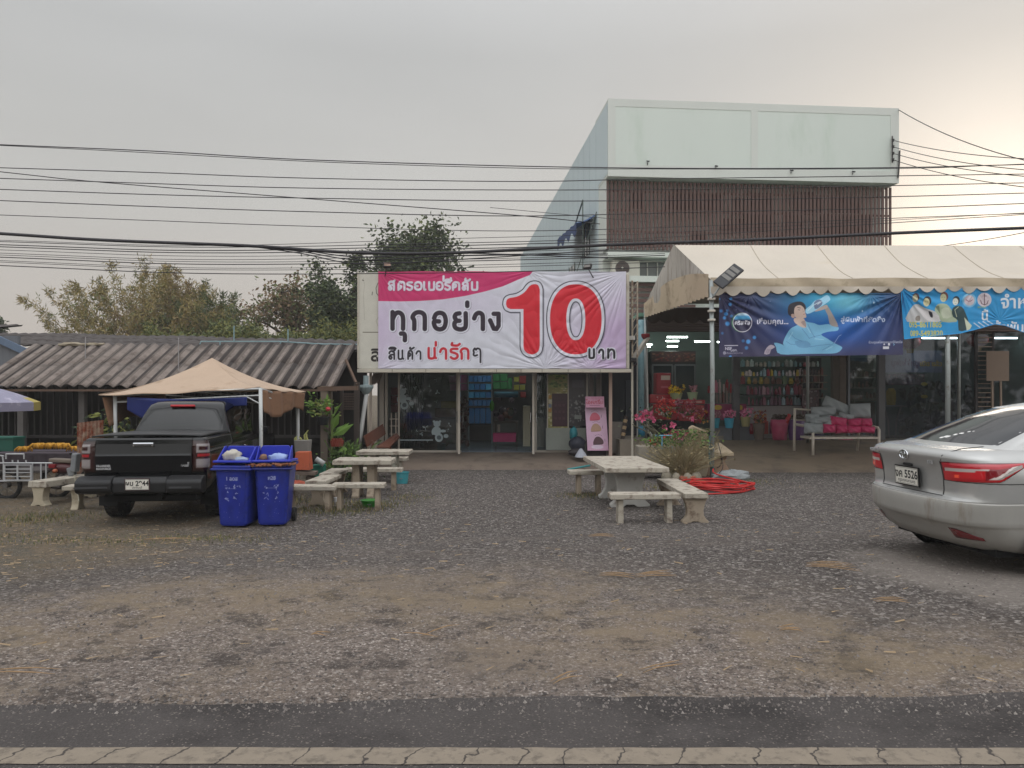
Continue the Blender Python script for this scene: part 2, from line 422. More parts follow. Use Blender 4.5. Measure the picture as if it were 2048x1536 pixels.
def ground_mat():
    m = bpy.data.materials.new('gravel_ground'); m.use_nodes = True; nt = m.node_tree; b = nt.nodes['Principled BSDF']; L = nt.links.new
    geo = N(nt, 'ShaderNodeNewGeometry'); pos = geo.outputs['Position']
    sp = N(nt, 'ShaderNodeSeparateXYZ'); L(pos, sp.inputs[0])
    def noise(s, d=6, r=.6, off=0, dist=0):
        n = N(nt, 'ShaderNodeTexNoise'); n.inputs['Scale'].default_value = s; n.inputs['Detail'].default_value = d; n.inputs['Roughness'].default_value = r
        n.inputs['Distortion'].default_value = dist
        if off:
            mp = N(nt, 'ShaderNodeMapping'); mp.inputs['Location'].default_value = (off, off * 1.7, 0); L(pos, mp.inputs[0]); L(mp.outputs[0], n.inputs['Vector'])
        else: L(pos, n.inputs['Vector'])
        return n.outputs['Fac']
    def ramp(f, a, b_):
        n = N(nt, 'ShaderNodeMapRange'); n.inputs['From Min'].default_value = a; n.inputs['From Max'].default_value = b_; n.interpolation_type = 'SMOOTHSTEP'; L(f, n.inputs['Value']); return n.outputs[0]
    def mix(f, A, B):
        n = N(nt, 'ShaderNodeMix', data_type='RGBA')
        for k, v in (('A', A), ('B', B)):
            if isinstance(v, str): n.inputs[k].default_value = (*C(v), 1)
            else: L(v, n.inputs[k])
        if isinstance(f, float): n.inputs['Factor'].default_value = f
        else: L(f, n.inputs['Factor'])
        return n.outputs['Result']
    def math_(op, a, b_=None):
        n = N(nt, 'ShaderNodeMath', operation=op)
        for i, v in enumerate((a, b_)):
            if v is None: continue
            if isinstance(v, (int, float)): n.inputs[i].default_value = v
            else: L(v, n.inputs[i])
        return n.outputs[0]
    # stones: grey chips of many tones
    def chips(scale, lo, hi, dark):
        v = N(nt, 'ShaderNodeTexVoronoi'); v.inputs['Scale'].default_value = scale; v.inputs['Randomness'].default_value = 1; L(pos, v.inputs['Vector'])
        s = N(nt, 'ShaderNodeSeparateColor'); L(v.outputs['Color'], s.inputs[0])
        r = N(nt, 'ShaderNodeValToRGB'); e = r.color_ramp; e.elements[0].color = (*C(dark), 1); e.elements[1].color = (*C(hi), 1)
        x = e.elements.new(.35); x.color = (*C(lo), 1); x = e.elements.new(.80); x.color = (*C(lo), 1)
        L(s.outputs[0], r.inputs[0]); return r.outputs[0], v.outputs['Distance']
    g1, d1 = chips(33, '#655d57', '#c9c1b9', '#2d2826')
    g2, d2 = chips(66, '#625c5a', '#c9c2bc', '#332f2e')
    gravel = mix(.45, g1, g2)
    # packed brown dirt near the road, speckled
    d_a, _ = chips(75, '#897d75', '#d2c7be', '#564c47')
    dirt = mix(ramp(noise(1.1, 7, .65), .46, .68), d_a, '#8c7e6e')
    dirt = mix(math_('MULTIPLY', ramp(noise(17, 8, .8, 3), .50, .58), .85), dirt, '#5f5651')
    dirt = mix(math_('MULTIPLY', ramp(noise(3.1, 8, .7, 11), .57, .66), .8), dirt, '#4d4846')
    dirt = mix(math_('MULTIPLY', ramp(noise(60, 5, .8, 7), .56, .64), .7), dirt, '#aca196')
    # zone masks with ragged limits: the dirt apron ends in a wide arc of sandy wheel-swept soil
    wob = math_('MULTIPLY', math_('SUBTRACT', noise(.55, 8, .65, 5), .5), 2.6)
    yy = math_('ADD', sp.outputs['Y'], math_('MULTIPLY', math_('SUBTRACT', noise(.55, 7, .6, 5), .5), 4.2))
    xq = math_('ADD', sp.outputs['X'], .9)
    arc = math_('ADD', math_('ADD', sp.outputs['Y'], math_('MULTIPLY', math_('MULTIPLY', xq, xq), .13)), wob)
    zone = ramp(arc, 5.3, 8.2)
    band = math_('MULTIPLY', ramp(arc, 4.6, 5.8), ramp(arc, 7.4, 6.0))
    dirt = mix(math_('MULTIPLY', ramp(noise(.9, 9, .72, 41), .46, .62), .5), dirt, '#928272')
    dirt = mix(math_('MULTIPLY', ramp(noise(2.2, 9, .78, 51), .53, .60), .8), dirt, '#4a4441')
    dirt = mix(math_('MULTIPLY', ramp(noise(38, 4, .8, 57), .56, .66), .75), dirt, '#b9aea4')
    col = mix(zone, dirt, gravel)
    col = mix(math_('MULTIPLY', band, math_('MULTIPLY', ramp(noise(3.2, 9, .75, 17), .42, .62), .62)), col, '#97866f')
    # wheel tracks: two pale compacted lanes across the gravel
    tr = math_('ADD', math_('ADD', sp.outputs['Y'], math_('MULTIPLY', sp.outputs['X'], -.12)), math_('MULTIPLY', math_('SUBTRACT', noise(.3, 4, .5, 13), .5), 2.4))
    lane = math_('ADD', math_('MULTIPLY', ramp(tr, 7.5, 7.8), ramp(tr, 8.5, 8.1)), math_('MULTIPLY', ramp(tr, 9.0, 9.25), ramp(tr, 9.9, 9.6)))
    col = mix(math_('MULTIPLY', lane, math_('MULTIPLY', ramp(noise(4, 7, .7, 19), .35, .65), .5)), col, '#776d66')
    col = mix(math_('MULTIPLY', ramp(noise(.45, 5, .6, 31), .55, .72), .4), col, '#857a72')
    # dusty pale patch by the silver car
    dx = N(nt, 'ShaderNodeVectorMath', operation='DISTANCE'); dx.inputs[1].default_value = (4.2, 6.6, .4); L(pos, dx.inputs[0])
    col = mix(math_('MULTIPLY', ramp(math_('ADD', dx.outputs['Value'], math_('MULTIPLY', noise(1.5, 6, .6, 3), .9)), 1.9, 1.3), .7), col, '#9b928a')
    # browner, grassier soil to the left
    xm = math_('ADD', sp.outputs['X'], math_('MULTIPLY', math_('SUBTRACT', noise(.8, 6, .6, 9), .5), 3.0))
    lm = math_('MULTIPLY', ramp(xm, -2.6, -5.2), ramp(yy, 6.2, 8.0))
    soil = mix(ramp(noise(2.4, 8, .7, 2), .42, .6), '#75654f', '#5f5a4e')
    soil = mix(ramp(noise(45, 6, .8, 4), .5, .62), soil, '#98866c')
    col = mix(math_('MULTIPLY', lm, .7), col, soil)
    fine = N(nt, 'ShaderNodeMapRange'); fine.inputs['To Min'].default_value = .34; fine.inputs['To Max'].default_value = 1.16
    L(noise(150, 4, .8, 1), fine.inputs['Value'])
    sc = N(nt, 'ShaderNodeVectorMath', operation='SCALE'); L(col, sc.inputs[0]); L(fine.outputs[0], sc.inputs['Scale'])
    L(sc.outputs[0], b.inputs['Base Color']); b.inputs['Roughness'].default_value = .95; b.inputs['Specular IOR Level'].default_value = .15
    h = math_('ADD', math_('MULTIPLY', d1, -1.2), math_('ADD', math_('MULTIPLY', d2, -.7), math_('MULTIPLY', noise(9, 8, .75), 3.2)))
    bp = N(nt, 'ShaderNodeBump'); bp.inputs['Strength'].default_value = .55; bp.inputs['Distance'].default_value = .03; L(h, bp.inputs['Height']); L(bp.outputs[0], b.inputs['Normal'])
    return m
def asphalt_mat():
    m = M('asphalt', '#524d4b', rough=.9, var=.2, scale=2.2, bump=.5, bscale=90, spec=.25, spots=('#3d3938', .35, .9))
    nt = m.node_tree; b = nt.nodes['Principled BSDF']; L = nt.links.new
    old = b.inputs['Base Color'].links[0].from_socket
    tc = N(nt, 'ShaderNodeNewGeometry')
    v = N(nt, 'ShaderNodeTexVoronoi'); v.inputs['Scale'].default_value = 130; L(tc.outputs['Position'], v.inputs['Vector'])
    s = N(nt, 'ShaderNodeSeparateColor'); L(v.outputs['Color'], s.inputs[0])
    n2 = N(nt, 'ShaderNodeTexNoise'); n2.inputs['Scale'].default_value = 1.7; n2.inputs['Detail'].default_value = 4; L(tc.outputs['Position'], n2.inputs['Vector'])
    ml = N(nt, 'ShaderNodeMath', operation='MULTIPLY'); L(s.outputs[0], ml.inputs[0]); ml.inputs[1].default_value = 1.0
    r = N(nt, 'ShaderNodeMapRange'); r.inputs['From Min'].default_value = .93; r.inputs['From Max'].default_value = 1.0; r.inputs['To Max'].default_value = .55; L(ml.outputs[0], r.inputs['Value'])
    mx = N(nt, 'ShaderNodeMix', data_type='RGBA'); mx.inputs['B'].default_value = (*C('#a79c92'), 1); L(r.outputs[0], mx.inputs['Factor']); L(old, mx.inputs['A'])
    gr = N(nt, 'ShaderNodeTexNoise'); gr.inputs['Scale'].default_value = 130; gr.inputs['Detail'].default_value = 4; L(tc.outputs['Position'], gr.inputs['Vector'])
    g2 = N(nt, 'ShaderNodeMapRange'); g2.inputs['To Min'].default_value = .40; g2.inputs['To Max'].default_value = 1.15; L(gr.outputs['Fac'], g2.inputs['Value'])
    sc = N(nt, 'ShaderNodeVectorMath', operation='SCALE'); L(mx.outputs['Result'], sc.inputs[0]); L(g2.outputs[0], sc.inputs['Scale'])
    L(sc.outputs[0], b.inputs['Base Color']); return m
def line_mat():
    m = M('worn_road_paint', '#827769', rough=.8, var=.14, scale=9, bump=.2, bscale=60, spots=('#655c52', .3, 14))
    nt = m.node_tree; b = nt.nodes['Principled BSDF']; L = nt.links.new
    old = b.inputs['Base Color'].links[0].from_socket
    g = N(nt, 'ShaderNodeNewGeometry'); sp = N(nt, 'ShaderNodeSeparateXYZ'); L(g.outputs['Position'], sp.inputs[0])
    n = N(nt, 'ShaderNodeTexNoise'); n.inputs['Scale'].default_value = 9; n.inputs['Detail'].default_value = 5; L(g.outputs['Position'], n.inputs['Vector'])
    a = N(nt, 'ShaderNodeMath', operation='MULTIPLY_ADD'); a.inputs[1].default_value = .16; L(n.outputs['Fac'], a.inputs[0]); L(sp.outputs['X'], a.inputs[2])
    sl_ = N(nt, 'ShaderNodeMath', operation='MULTIPLY_ADD'); sl_.inputs[1].default_value = -.35; L(sp.outputs['Y'], sl_.inputs[0]); L(a.outputs[0], sl_.inputs[2])
    v = N(nt, 'ShaderNodeTexVoronoi', voronoi_dimensions='1D', feature='DISTANCE_TO_EDGE'); v.inputs['Scale'].default_value = 4.0; L(sl_.outputs[0], v.inputs['W'])
    r = N(nt, 'ShaderNodeMapRange'); r.inputs['From Min'].default_value = .012; r.inputs['From Max'].default_value = .028; L(v.outputs['Distance'], r.inputs['Value'])
    mx = N(nt, 'ShaderNodeMix', data_type='RGBA'); mx.inputs['A'].default_value = (*C('#3c3632'), 1); L(r.outputs[0], mx.inputs['Factor']); L(old, mx.inputs['B'])
    L(mx.outputs['Result'], b.inputs['Base Color']); return m

xs = np.concatenate([np.linspace(-260, -18, 30, endpoint=False), np.linspace(-18, 18, 181), np.linspace(18, 260, 31)[1:]])
ys = np.concatenate([np.linspace(3.55, 20, 165, endpoint=False), np.linspace(20, 60, 30, endpoint=False), np.linspace(60, 500, 20)])
GX, GY = np.meshgrid(xs, ys); rs_ = np.random.RandomState(3)
GZ = gz(GX, GY) + np.where((GY < 18.5) & (GY > 4.3), rs_.normal(0, .004, GX.shape), 0)
mb = MB(); mb.v = np.stack([GX.ravel(), GY.ravel(), GZ.ravel()], 1).tolist()
I = np.arange(GX.size).reshape(GX.shape)
mb.f = [tuple(q) for q in np.stack([I[:-1, :-1], I[:-1, 1:], I[1:, 1:], I[1:, :-1]], -1).reshape(-1, 4).tolist()]; mb.m = [0] * len(mb.f)
mb.build('ground', ground_mat(), smooth=True, kind='structure')
# road sheet with a ragged edge, and its painted edge line
mb = MB(); n = 700; x0, x1 = -60, 60; edge = []
r2 = random.Random(11); wob = 0
for i in range(n + 1):
    x = x0 + (x1 - x0) * i / n; wob = wob * .8 + r2.uniform(-.02, .02)
    e = 3.935 + .035 * max(-4, min(0, x)) + wob + .025 * math.sin(x * 1.1) + .018 * math.sin(x * 2.7 + 1) + .07 * (sst(np.array(x), 2.0, 3.2)).item()
    edge.append((x, e))
for i in range(n):
    (xa, ea), (xb, eb) = edge[i], edge[i + 1]
    k = len(mb.v); mb.v += [(xa, -9, .404), (xb, -9, .404), (xb, eb - .05, .404), (xa, ea - .05, .404), (xb, eb, .39), (xa, ea, .39)]
    mb.face((k, k + 1, k + 2, k + 3)); mb.face((k + 3, k + 2, k + 4, k + 5))
mb.build('road', asphalt_mat(), kind='structure')
mb = MB(); r2 = random.Random(5); prev = None
for i in range(601):
    x = -30 + i * .1; a = 3.196 + r2.uniform(-.004, .004) - .0015 * x; b_ = 3.345 + r2.uniform(-.004, .004) - .0015 * x
    k = len(mb.v); mb.v += [(x, a, .408), (x, b_, .408)]
    if i: mb.face((k - 2, k, k + 1, k - 1))
mb.build('road_edge_line', line_mat(), kind='structure')

conc = M('concrete_floor', '#6e6156', rough=.85, var=.14, scale=1.6, bump=.15, bscale=40, spots=('#574c44', .3, 1.3))
mb = MB(); mb.prism([(19.25, -.2), (19.42, .0), (19.78, .13), (21.2, .30), (27.5, .30), (27.5, -.2)], -3.9, 3.28, 'yz')
mb.build('shop_floor_slab', conc, kind='structure')
mb = MB(); mb.prism([(18.55, -.2), (18.8, .01), (19.3, .13), (20.5, .33), (23, .53), (33, .53), (33, -.2)], 3.4, 22, 'yz')
mb.build('forecourt_slab', M('forecourt_concrete', '#756757', rough=.85, var=.15, scale=1.3, bump=.15, bscale=40, spots=('#5b5047', .3, .9)), kind='structure')
tile = M('shop_floor_tile', '#8c9aa8', rough=.18, var=.08, scale=3)
mb = MB(); mb.bx(-2.0, 2.4, 21.3, 26.4, .303, .309); mb.build('shop_floor_tiles', tile, kind='structure')

# gravel chips and dry straw: nobody could count them
r3 = random.Random(21); mb = MB()
for i in range(10500):
    y = 3.70 + abs(r3.gauss(0, .22)) if i > 9000 else 3.78 + (r3.random() ** 1.15) * 14.6; x = (r3.random() * 2 - 1) * (y * .70 + .5)
    z = max(gzf(x, y), .404 if y < 3.95 else 0) + .003; s = r3.uniform(.004, .012) * (1 + .035 * y)
    a = r3.random() * 6.28; b_ = a + r3.uniform(1.6, 2.6); c_ = b_ + r3.uniform(1.6, 2.4)
    top = (x + r3.uniform(-.3, .3) * s, y + r3.uniform(-.3, .3) * s, z + s * r3.uniform(.4, .9))
    k = len(mb.v); mb.v += [(x + s * math.cos(a), y + s * math.sin(a), z - .004), (x + s * math.cos(b_), y + s * math.sin(b_), z - .004), (x + s * math.cos(c_), y + s * math.sin(c_), z - .004), top]
    t = r3.choice((0, 0, 1, 1, 1, 2))
    for f in ((0, 1, 3), (1, 2, 3), (2, 0, 3)): mb.face([k + q for q in f], t)
tag(mb.build('gravel', [M('chip_dark', '#575250', rough=.9), M('chip_grey', '#77706c', rough=.9), M('chip_light', '#8f8882', rough=.9)]), 'loose grey gravel chips scattered over the parking lot', 'gravel', kind='stuff')
mb = MB()
for i in range(650):
    if i < 380:
        x = r3.gauss(-4.9, 1.5); y = r3.gauss(9.3, 1.1)
        if i % 3 == 0: x = r3.gauss(-7.2, 1.2); y = r3.gauss(10.5, .9)
    else: y = 4.15 + r3.random() * 9; x = (r3.random() * 2 - 1) * y * .68
    if y < 4.1: continue
    z = gzf(x, y) + .01; a = r3.gauss(0, .7); ln = r3.uniform(.02, .10); wd = r3.uniform(.0015, .004)
    dx, dy = math.cos(a) * ln, math.sin(a) * ln; nx, ny = -math.sin(a) * wd, math.cos(a) * wd; k = len(mb.v)
    mb.v += [(x - nx, y - ny, z), (x + dx - nx, y + dy - ny, z + r3.uniform(-.004, .012)), (x + dx + nx, y + dy + ny, z + .006), (x + nx, y + ny, z + .004)]; mb.face((k, k + 1, k + 2, k + 3))
tag(mb.build('straw', M('dry_straw', '#998468', rough=.9, var=.25, scale=3)), 'short dry straw bits strewn over the lot', 'straw', kind='stuff')
# grass tufts under the pickup, along the left benches and beside the right table
mb = MB()
def tuft(cx, cy, sx, sy, n, h):
    for i in range(n):
        x = r3.gauss(cx, sx); y = r3.gauss(cy, sy); z = gzf(x, y) - .005; hh = h * r3.uniform(.4, 1.2); a = r3.random() * 6.28; ln = r3.uniform(.2, .8) * hh
        wd = .006; k = len(mb.v); bx_, by_ = math.cos(a + 1.57) * wd, math.sin(a + 1.57) * wd
        mb.v += [(x - bx_, y - by_, z), (x + bx_, y + by_, z), (x + math.cos(a) * ln, y + math.sin(a) * ln, z + hh)]; mb.face((k, k + 1, k + 2), r3.choice((0, 0, 1, 2)))
for a in ((-5.2, 9.55, .6, .18, 500, .04), (-4.0, 10.2, .5, .2, 500, .045), (-7.3, 11.9, .4, .4, 700, .07), (-6.6, 10.2, .4, .2, 250, .04), (-3.0, 12.6, .45, .25, 800, .07), (-2.5, 13.2, .35, .25, 600, .08),
          (-3.9, 13.6, .5, .4, 600, .09), (1.35, 14.6, .25, .2, 350, .07), (4.1, 16.2, .4, .3, 500, .06), (5.2, 16.8, .4, .4, 300, .05), (-1.9, 14.2, .3, .4, 300, .06), (3.2, 15.8, .3, .3, 300, .07)): tuft(*a)
tag(mb.build('grass', [M('grass_green', '#565a35', rough=.9, var=.3), M('grass_olive', '#6b6540', rough=.9, var=.3), M('grass_dry', '#8e7c55', rough=.9)]), 'patchy green and yellowing grass on the gravel lot', 'grass', kind='stuff')
# bigger dry palm-leaf scraps, each one a thing
def scrap(px, py, ln, ang, n, lab):
    h = 1.56
    for _ in range(6):
        Y = h * F / (py - HY); X = PX(px, Y); h = CZ - gzf(X, Y)
    t = MB(); z = gzf(X, Y) + .012; dx, dy = math.cos(ang), math.sin(ang)
    for i in range(n):
        o = (i - (n - 1) / 2) * .018; q = [(X - dy * o + dx * ln * (u - .5) + r3.uniform(-.012, .012), Y + dx * o + dy * ln * (u - .5) + o * u * 2.2 + r3.uniform(-.014, .014), z + .012 * math.sin(3.1 * u) + .004 * i) for u in (0, .35, .7, 1)]
        t.tube(q, [.001, .0042, .0035, .001], 4)
    tag(t.build('dry_leaf', M('dry_palm', '#94795a', rough=.85, var=.3, scale=20)), lab, 'dry leaf', 'dry leaf scraps on the lot')
for a in ((1235, 1154, .30, -.25, 3, 'dry leaf strip lying left half of the long bent scrap before the car'), (1310, 1153, .36, .25, 4, 'dry leaf strip continuing the bent scrap toward the silver car'),
          (1662, 1136, .42, -.3, 5, 'frayed bundle of dry leaf strips in front of the silver car'), (1203, 1073, .32, .05, 3, 'small straw bundle in front of the right concrete benches'),
          (842, 1274, .26, -.35, 1, 'thin straw stalk pointing down right near the road'), (882, 1264, .32, .85, 1, 'straw stalk slanting up from the other stalk near the road'), (640, 1273, .12, 0, 2, 'reddish dry leaf curl on the dirt left of centre'),
          (45, 1348, .38, .02, 2, 'long straw stalk lying at the left edge near the road'), (1780, 1205, .25, .05, 3, 'short flat straw bundle below the silver car'), (1325, 1338, .30, .5, 2, 'curved dry twig on the dirt nearest the road'),
          (1130, 1362, .22, .7, 2, 'crossed dry stalks beside the asphalt edge'), (1580, 1262, .14, .1, 3, 'brown crumpled leaf on the tan dirt right of centre'), (330, 1080, .6, .1, 2, 'long straw stalks on the grass before the pickup')): scrap(*a)

# ================================================================== roadside sign and its banner
cream = M('cream_paint', '#b7b0a2', rough=.55, var=.06, scale=1.5, spots=('#958c7c', .12, 2.5))
white_dirty = M('white_sheet', '#bcb9ae', rough=.5, var=.05, scale=1.2, spots=('#8b8579', .10, 4))
SY = 19.6
t = T('sign_board', 'large cream signboard on the shop roof edge, mostly covered by a banner', 'signboard', (PX(988, SY), SY, 2.5))
mb = MB(); mb.bx(PX(717, SY), PX(1259, SY), SY, SY + .42, PZ(738, SY), PZ(545, SY)); mb.build('panel', white_dirty, t, bevel=.01)
mb = MB()
mb.bx(PX(715, SY), PX(1262, SY), SY - .05, SY + .45, PZ(745, SY), PZ(738, SY) - .002)
mb.bx(PX(1252, SY), PX(1258, SY), SY - .03, SY - .002, PZ(737, SY), PZ(549, SY)); mb.bx(PX(715, SY), PX(718, SY), SY - .03, SY - .002, PZ(737, SY), PZ(544, SY))
mb.build('frame', cream, t, bevel=.006)
for px in (785, 852, 920, 958, 993, 1042, 1084, 1136, 1200):
    mb = MB(); mb.bx(PX(px, SY) - .006, PX(px, SY) + .006, SY - .054, SY - .05, PZ(744.5, SY), PZ(738.6, SY)); mb.build('frame_joint', M('joint_dark', '#5b5249'), t)
cv = Canvas(718, 757, 546, 737, 2.2, '#c0bdb2')
cv.line([(727, 556), (729, 570), (727, 590), (729, 640)], 1.0, '#8a8375', .5)
cv.line([(756, 566), (752, 576), (753, 586), (757, 592)], 1.6, '#2c2622', .8); cv.line([(745, 584), (744, 590)], 1.6, '#2c2622', .8); cv.line([(725, 560), (727, 561)], 2, '#2c2622', .8)
cv.line([(726, 664.5), (757, 664.5)], 1.6, '#57503f'); cv.text('ลิ', 741, 722, 34, '#26211f', bold=.03)
cv.line([(758, 632), (752, 642), (756, 652)], 1.2, '#8f8879', .6)
flat(cv, SY - .004).build('panel_print', PRINT('sign_print', .5), t)

# banner: hand-shaped round Thai letters
GL = {
 'ก': [[(.12, 0), (.12, .5), (.0, .70), (.16, .92), (.45, 1), (.74, .93), (.88, .70), (.88, 0)]],
 'ท': [[(.06, 1), (.06, 0)], [(.06, .55), (.25, .86), (.5, .98), (.78, .88), (.9, .62), (.9, 0)]],
 'อ': [[(.06, .68), (.2, .92), (.5, 1), (.8, .88), (.92, .5), (.8, .12), (.5, 0), (.2, .08), (.06, .3), (.08, .48), (.42, .48)]],
 'ย': [[(.42, .97), (.17, .92), (.07, .74), (.22, .54), (.42, .52)], [(.22, .54), (.05, .36), (.1, .12), (.38, 0), (.68, .02), (.88, .2), (.88, .97)]],
 'า': [[(.03, .66), (.2, .9), (.5, 1), (.8, .9), (.88, .66), (.88, 0)]],
 'ง': [[(.42, .96), (.85, .96), (.85, .22), (.66, .02), (.42, .04), (.1, .55)]],
 'ส': [[(.08, .72), (.2, .93), (.5, 1), (.78, .9), (.86, .66), (.86, 0)], [(.86, .5), (.6, .56), (.25, .48), (.06, .24), (.16, .04), (.36, .02), (.46, .2), (.34, .32)], [(.6, .92), (.96, 1.12)]],
 'ล': [[(.08, .72), (.2, .93), (.5, 1), (.78, .9), (.86, .66), (.86, 0)], [(.86, .5), (.6, .56), (.25, .48), (.06, .24), (.16, .04), (.36, .02), (.46, .2), (.34, .32)]],
 'ต': [[(.1, 0), (.1, .6), (.22, .9), (.38, 1), (.5, .88), (.62, 1), (.82, .92), (.92, .6), (.92, 0)], [(.1, .08), (.32, .16), (.48, .36), (.4, .48)]],
 'ร': [[(.88, .96), (.35, .96), (.1, .86), (.12, .66), (.5, .56), (.85, .42), (.88, .16), (.6, .0), (.3, .02), (.08, .14)]],
 'เ': [[(.4, 1), (.4, .12), (.8, .02)]],
 'บ': [[(.08, 1), (.08, .16), (.25, 0), (.72, 0), (.9, .16), (.9, 1)]],
 'น': [[(.08, 1), (.08, .16), (.25, 0), (.62, 0), (.82, .18), (.82, 1)], [(.8, .14), (1.0, .02)]],
 'ค': [[(.1, 0), (.1, .62), (.25, .92), (.5, 1), (.78, .92), (.9, .66), (.9, 0)], [(.12, .32), (.36, .34), (.5, .5), (.44, .68), (.28, .66)]],
 'ิ': [[(0, 0), (.15, .8), (.5, 1), (.85, .8), (1, 0), (0, 0)]],
 'ี': [[(0, 0), (.15, .6), (.5, .8), (1, .5), (1, 0), (0, 0)], [(1, 0), (1, 1.6)]],
 'ั': [[(.05, .9), (.0, .3), (.3, .1), (.7, .1), (1, .6)]],
 '้': [[(.05, .9), (.0, .3), (.4, .1), (1, .9)]],
 '่': [[(.5, 0), (.5, 1)]],
 'ุ': [[(0, 1), (.6, 1), (.9, .7), (.9, 0)]],
 'ๆ': [[(.1, .70), (.04, .86), (.2, 1), (.36, .9), (.5, 1), (.8, .95), (.92, .75), (.92, 0)], [(.1, .70), (.04, .55), (.22, .47), (.5, .52)]],
}
def glyphs(cv, items, sc, ox, oy, wd, specs):
    """items: (char, x0, x1, ytop, ybottom) in crop pixels"""
    d = np.full(cv.X.shape, 1e9)
    for ch, a, b, t_, bt in items:
        for st in GL[ch]:
            pts = [(ox + (a + u * (b - a)) / sc, oy + (bt - v * (bt - t_)) / sc) for u, v in st]
            if len(pts) > 2 and ch not in 'ง': pts = [(p.x, p.y) for p in crom(pts, 5)]
            d = np.minimum(d, cv.dline(pts))
    cv.layers(d, [(wd / 2 + e, c, al, dx, dy) for e, c, al, dx, dy in specs])
cv = Canvas(756.5, 1252, 543, 737, 1.5, '#c9c8d4')
def bgfn(X, Y):
    lil = np.array(C('#bfa9c9')); wht = np.array(C('#cfd0da')); u = (X - 757) / 495; v = (Y - 543) / 194
    k = np.clip(1.25 * np.exp(-((u - 1.02) / .22) ** 2 - ((v - .8) / .55) ** 2) + .7 * np.exp(-((u + .02) / .14) ** 2 - ((v - .62) / .45) ** 2) + .35 * np.exp(-((u - .3) / .25) ** 2 - ((v - .35) / .2) ** 2), 0, 1)[..., None]
    return wht * (1 - k) + lil * k
cv.grad(bgfn)
ed = [(1068, 540), (1060, 550), (1035, 560), (1005, 573), (970, 583), (930, 592), (885, 599), (840, 602), (800, 603), (750, 602)]
cv.poly([(750, 538)] + ed, '#c02f68')
dk = '#2e2230'
glyphs(cv, [('ส', 205, 300, 175, 300), ('ต', 345, 455, 180, 300), ('ร', 485, 570, 185, 300), ('อ', 600, 715, 185, 300), ('เ', 725, 775, 185, 300), ('บ', 815, 905, 185, 300), ('อ', 930, 1035, 185, 300),
            ('ร', 1060, 1145, 185, 300), ('ี', 1065, 1150, 140, 165), ('่', 1020, 1060, 95, 165), ('ค', 1170, 1290, 185, 300), ('ล', 1325, 1420, 185, 300), ('ั', 1370, 1440, 130, 165), ('บ', 1465, 1560, 185, 300)],
       7.585, 750, 540, 4.4, [(.2, '#5a2140', .7, .9, .9), (0, '#d4cfdc', 1, 0, 0)])
glyphs(cv, [('ท', 255, 445, 640, 890), ('ุ', 395, 460, 965, 1065), ('ก', 570, 780, 640, 895), ('อ', 885, 1090, 650, 900), ('ย', 1195, 1400, 650, 900), ('่', 1360, 1440, 495, 545), ('า', 1500, 1655, 650, 895), ('ง', 1730, 1900, 655, 900)],
       7.585, 750, 540, 9.3, [(2.3, '#6b6577', .55, 1.5, 1.5), (2.3, '#d6d6e0', 1, 0, 0), (0, dk, 1, 0, 0)])
blk = [('ส', 210, 305, 1230, 1350), ('ิ', 215, 310, 1175, 1195), ('น', 350, 430, 1220, 1350), ('ค', 495, 575, 1225, 1350), ('้', 530, 590, 1175, 1200), ('า', 625, 700, 1230, 1350), ('ๆ', 1490, 1610, 1190, 1400)]
red = [('น', 805, 925, 1185, 1340), ('่', 900, 945, 1095, 1145), ('า', 985, 1090, 1190, 1345), ('ร', 1140, 1265, 1190, 1345), ('ั', 1165, 1285, 1105, 1150), ('ก', 1300, 1430, 1190, 1345)]
glyphs(cv, blk, 7.585, 750, 540, 4.0, [(1.7, '#6b6577', .5, 1.2, 1.2), (1.7, '#d6d6e0', 1, 0, 0), (0, '#26202b', 1, 0, 0)])
glyphs(cv, red, 7.585, 750, 540, 5.2, [(1.7, '#6b6577', .5, 1.2, 1.2), (1.7, '#d6d6e0', 1, 0, 0), (0, '#c02334', 1, 0, 0)])
q = lambda pts: [(990 + a / 7.314, 540 + b / 7.314) for a, b in pts]
one = [(p.x, p.y) for p in crom(q([(160, 500), (172, 440), (215, 410), (330, 385), (430, 325), (505, 235), (570, 207), (630, 222), (655, 285)]), 6)] + \
      [(p.x, p.y) for p in crom(q([(655, 1110), (635, 1185), (585, 1225), (530, 1235), (470, 1215), (428, 1170), (415, 1110)]), 6)] + q([(415, 572)]) + \
      [(p.x, p.y) for p in crom(q([(230, 572), (180, 550), (160, 500)]), 5)]
d1 = cv.dpoly(one)
cx0, cy0 = 990 + 1182 / 7.314, 540 + 722 / 7.314
def rring(a, b, rx, ry, e=2.25):
    th = np.linspace(0, 2 * math.pi, 90)[:-1]
    return [(cx0 + rx / 7.314 * np.sign(math.cos(t)) * abs(math.cos(t)) ** (2 / e), cy0 + ry / 7.314 * np.sign(math.sin(t)) * abs(math.sin(t)) ** (2 / e)) for t in th]
do = cv.dpoly(rring(0, 0, 378, 513)); di = cv.dpoly(rring(0, 0, 138, 305))
d0 = np.maximum(do, -di); dd = np.minimum(d1, d0)
cv.layers(dd, [(7.2, '#6b6577', .5, 2, 2), (7.6, '#1d1b2a', 1, 0, 0), (5.6, '#d3d3de', 1, 0, 0), (0, '#cc2232', 1, 0, 0)])
glyphs(cv, [('บ', 1375, 1455, 1160, 1285), ('า', 1520, 1590, 1165, 1290), ('ท', 1650, 1755, 1160, 1285)], 7.314, 990, 540, 4.6, [(2.0, '#6b6577', .5, 1.2, 1.2), (2.0, '#d6d6e0', 1, 0, 0), (0, '#201c26', 1, 0, 0)])
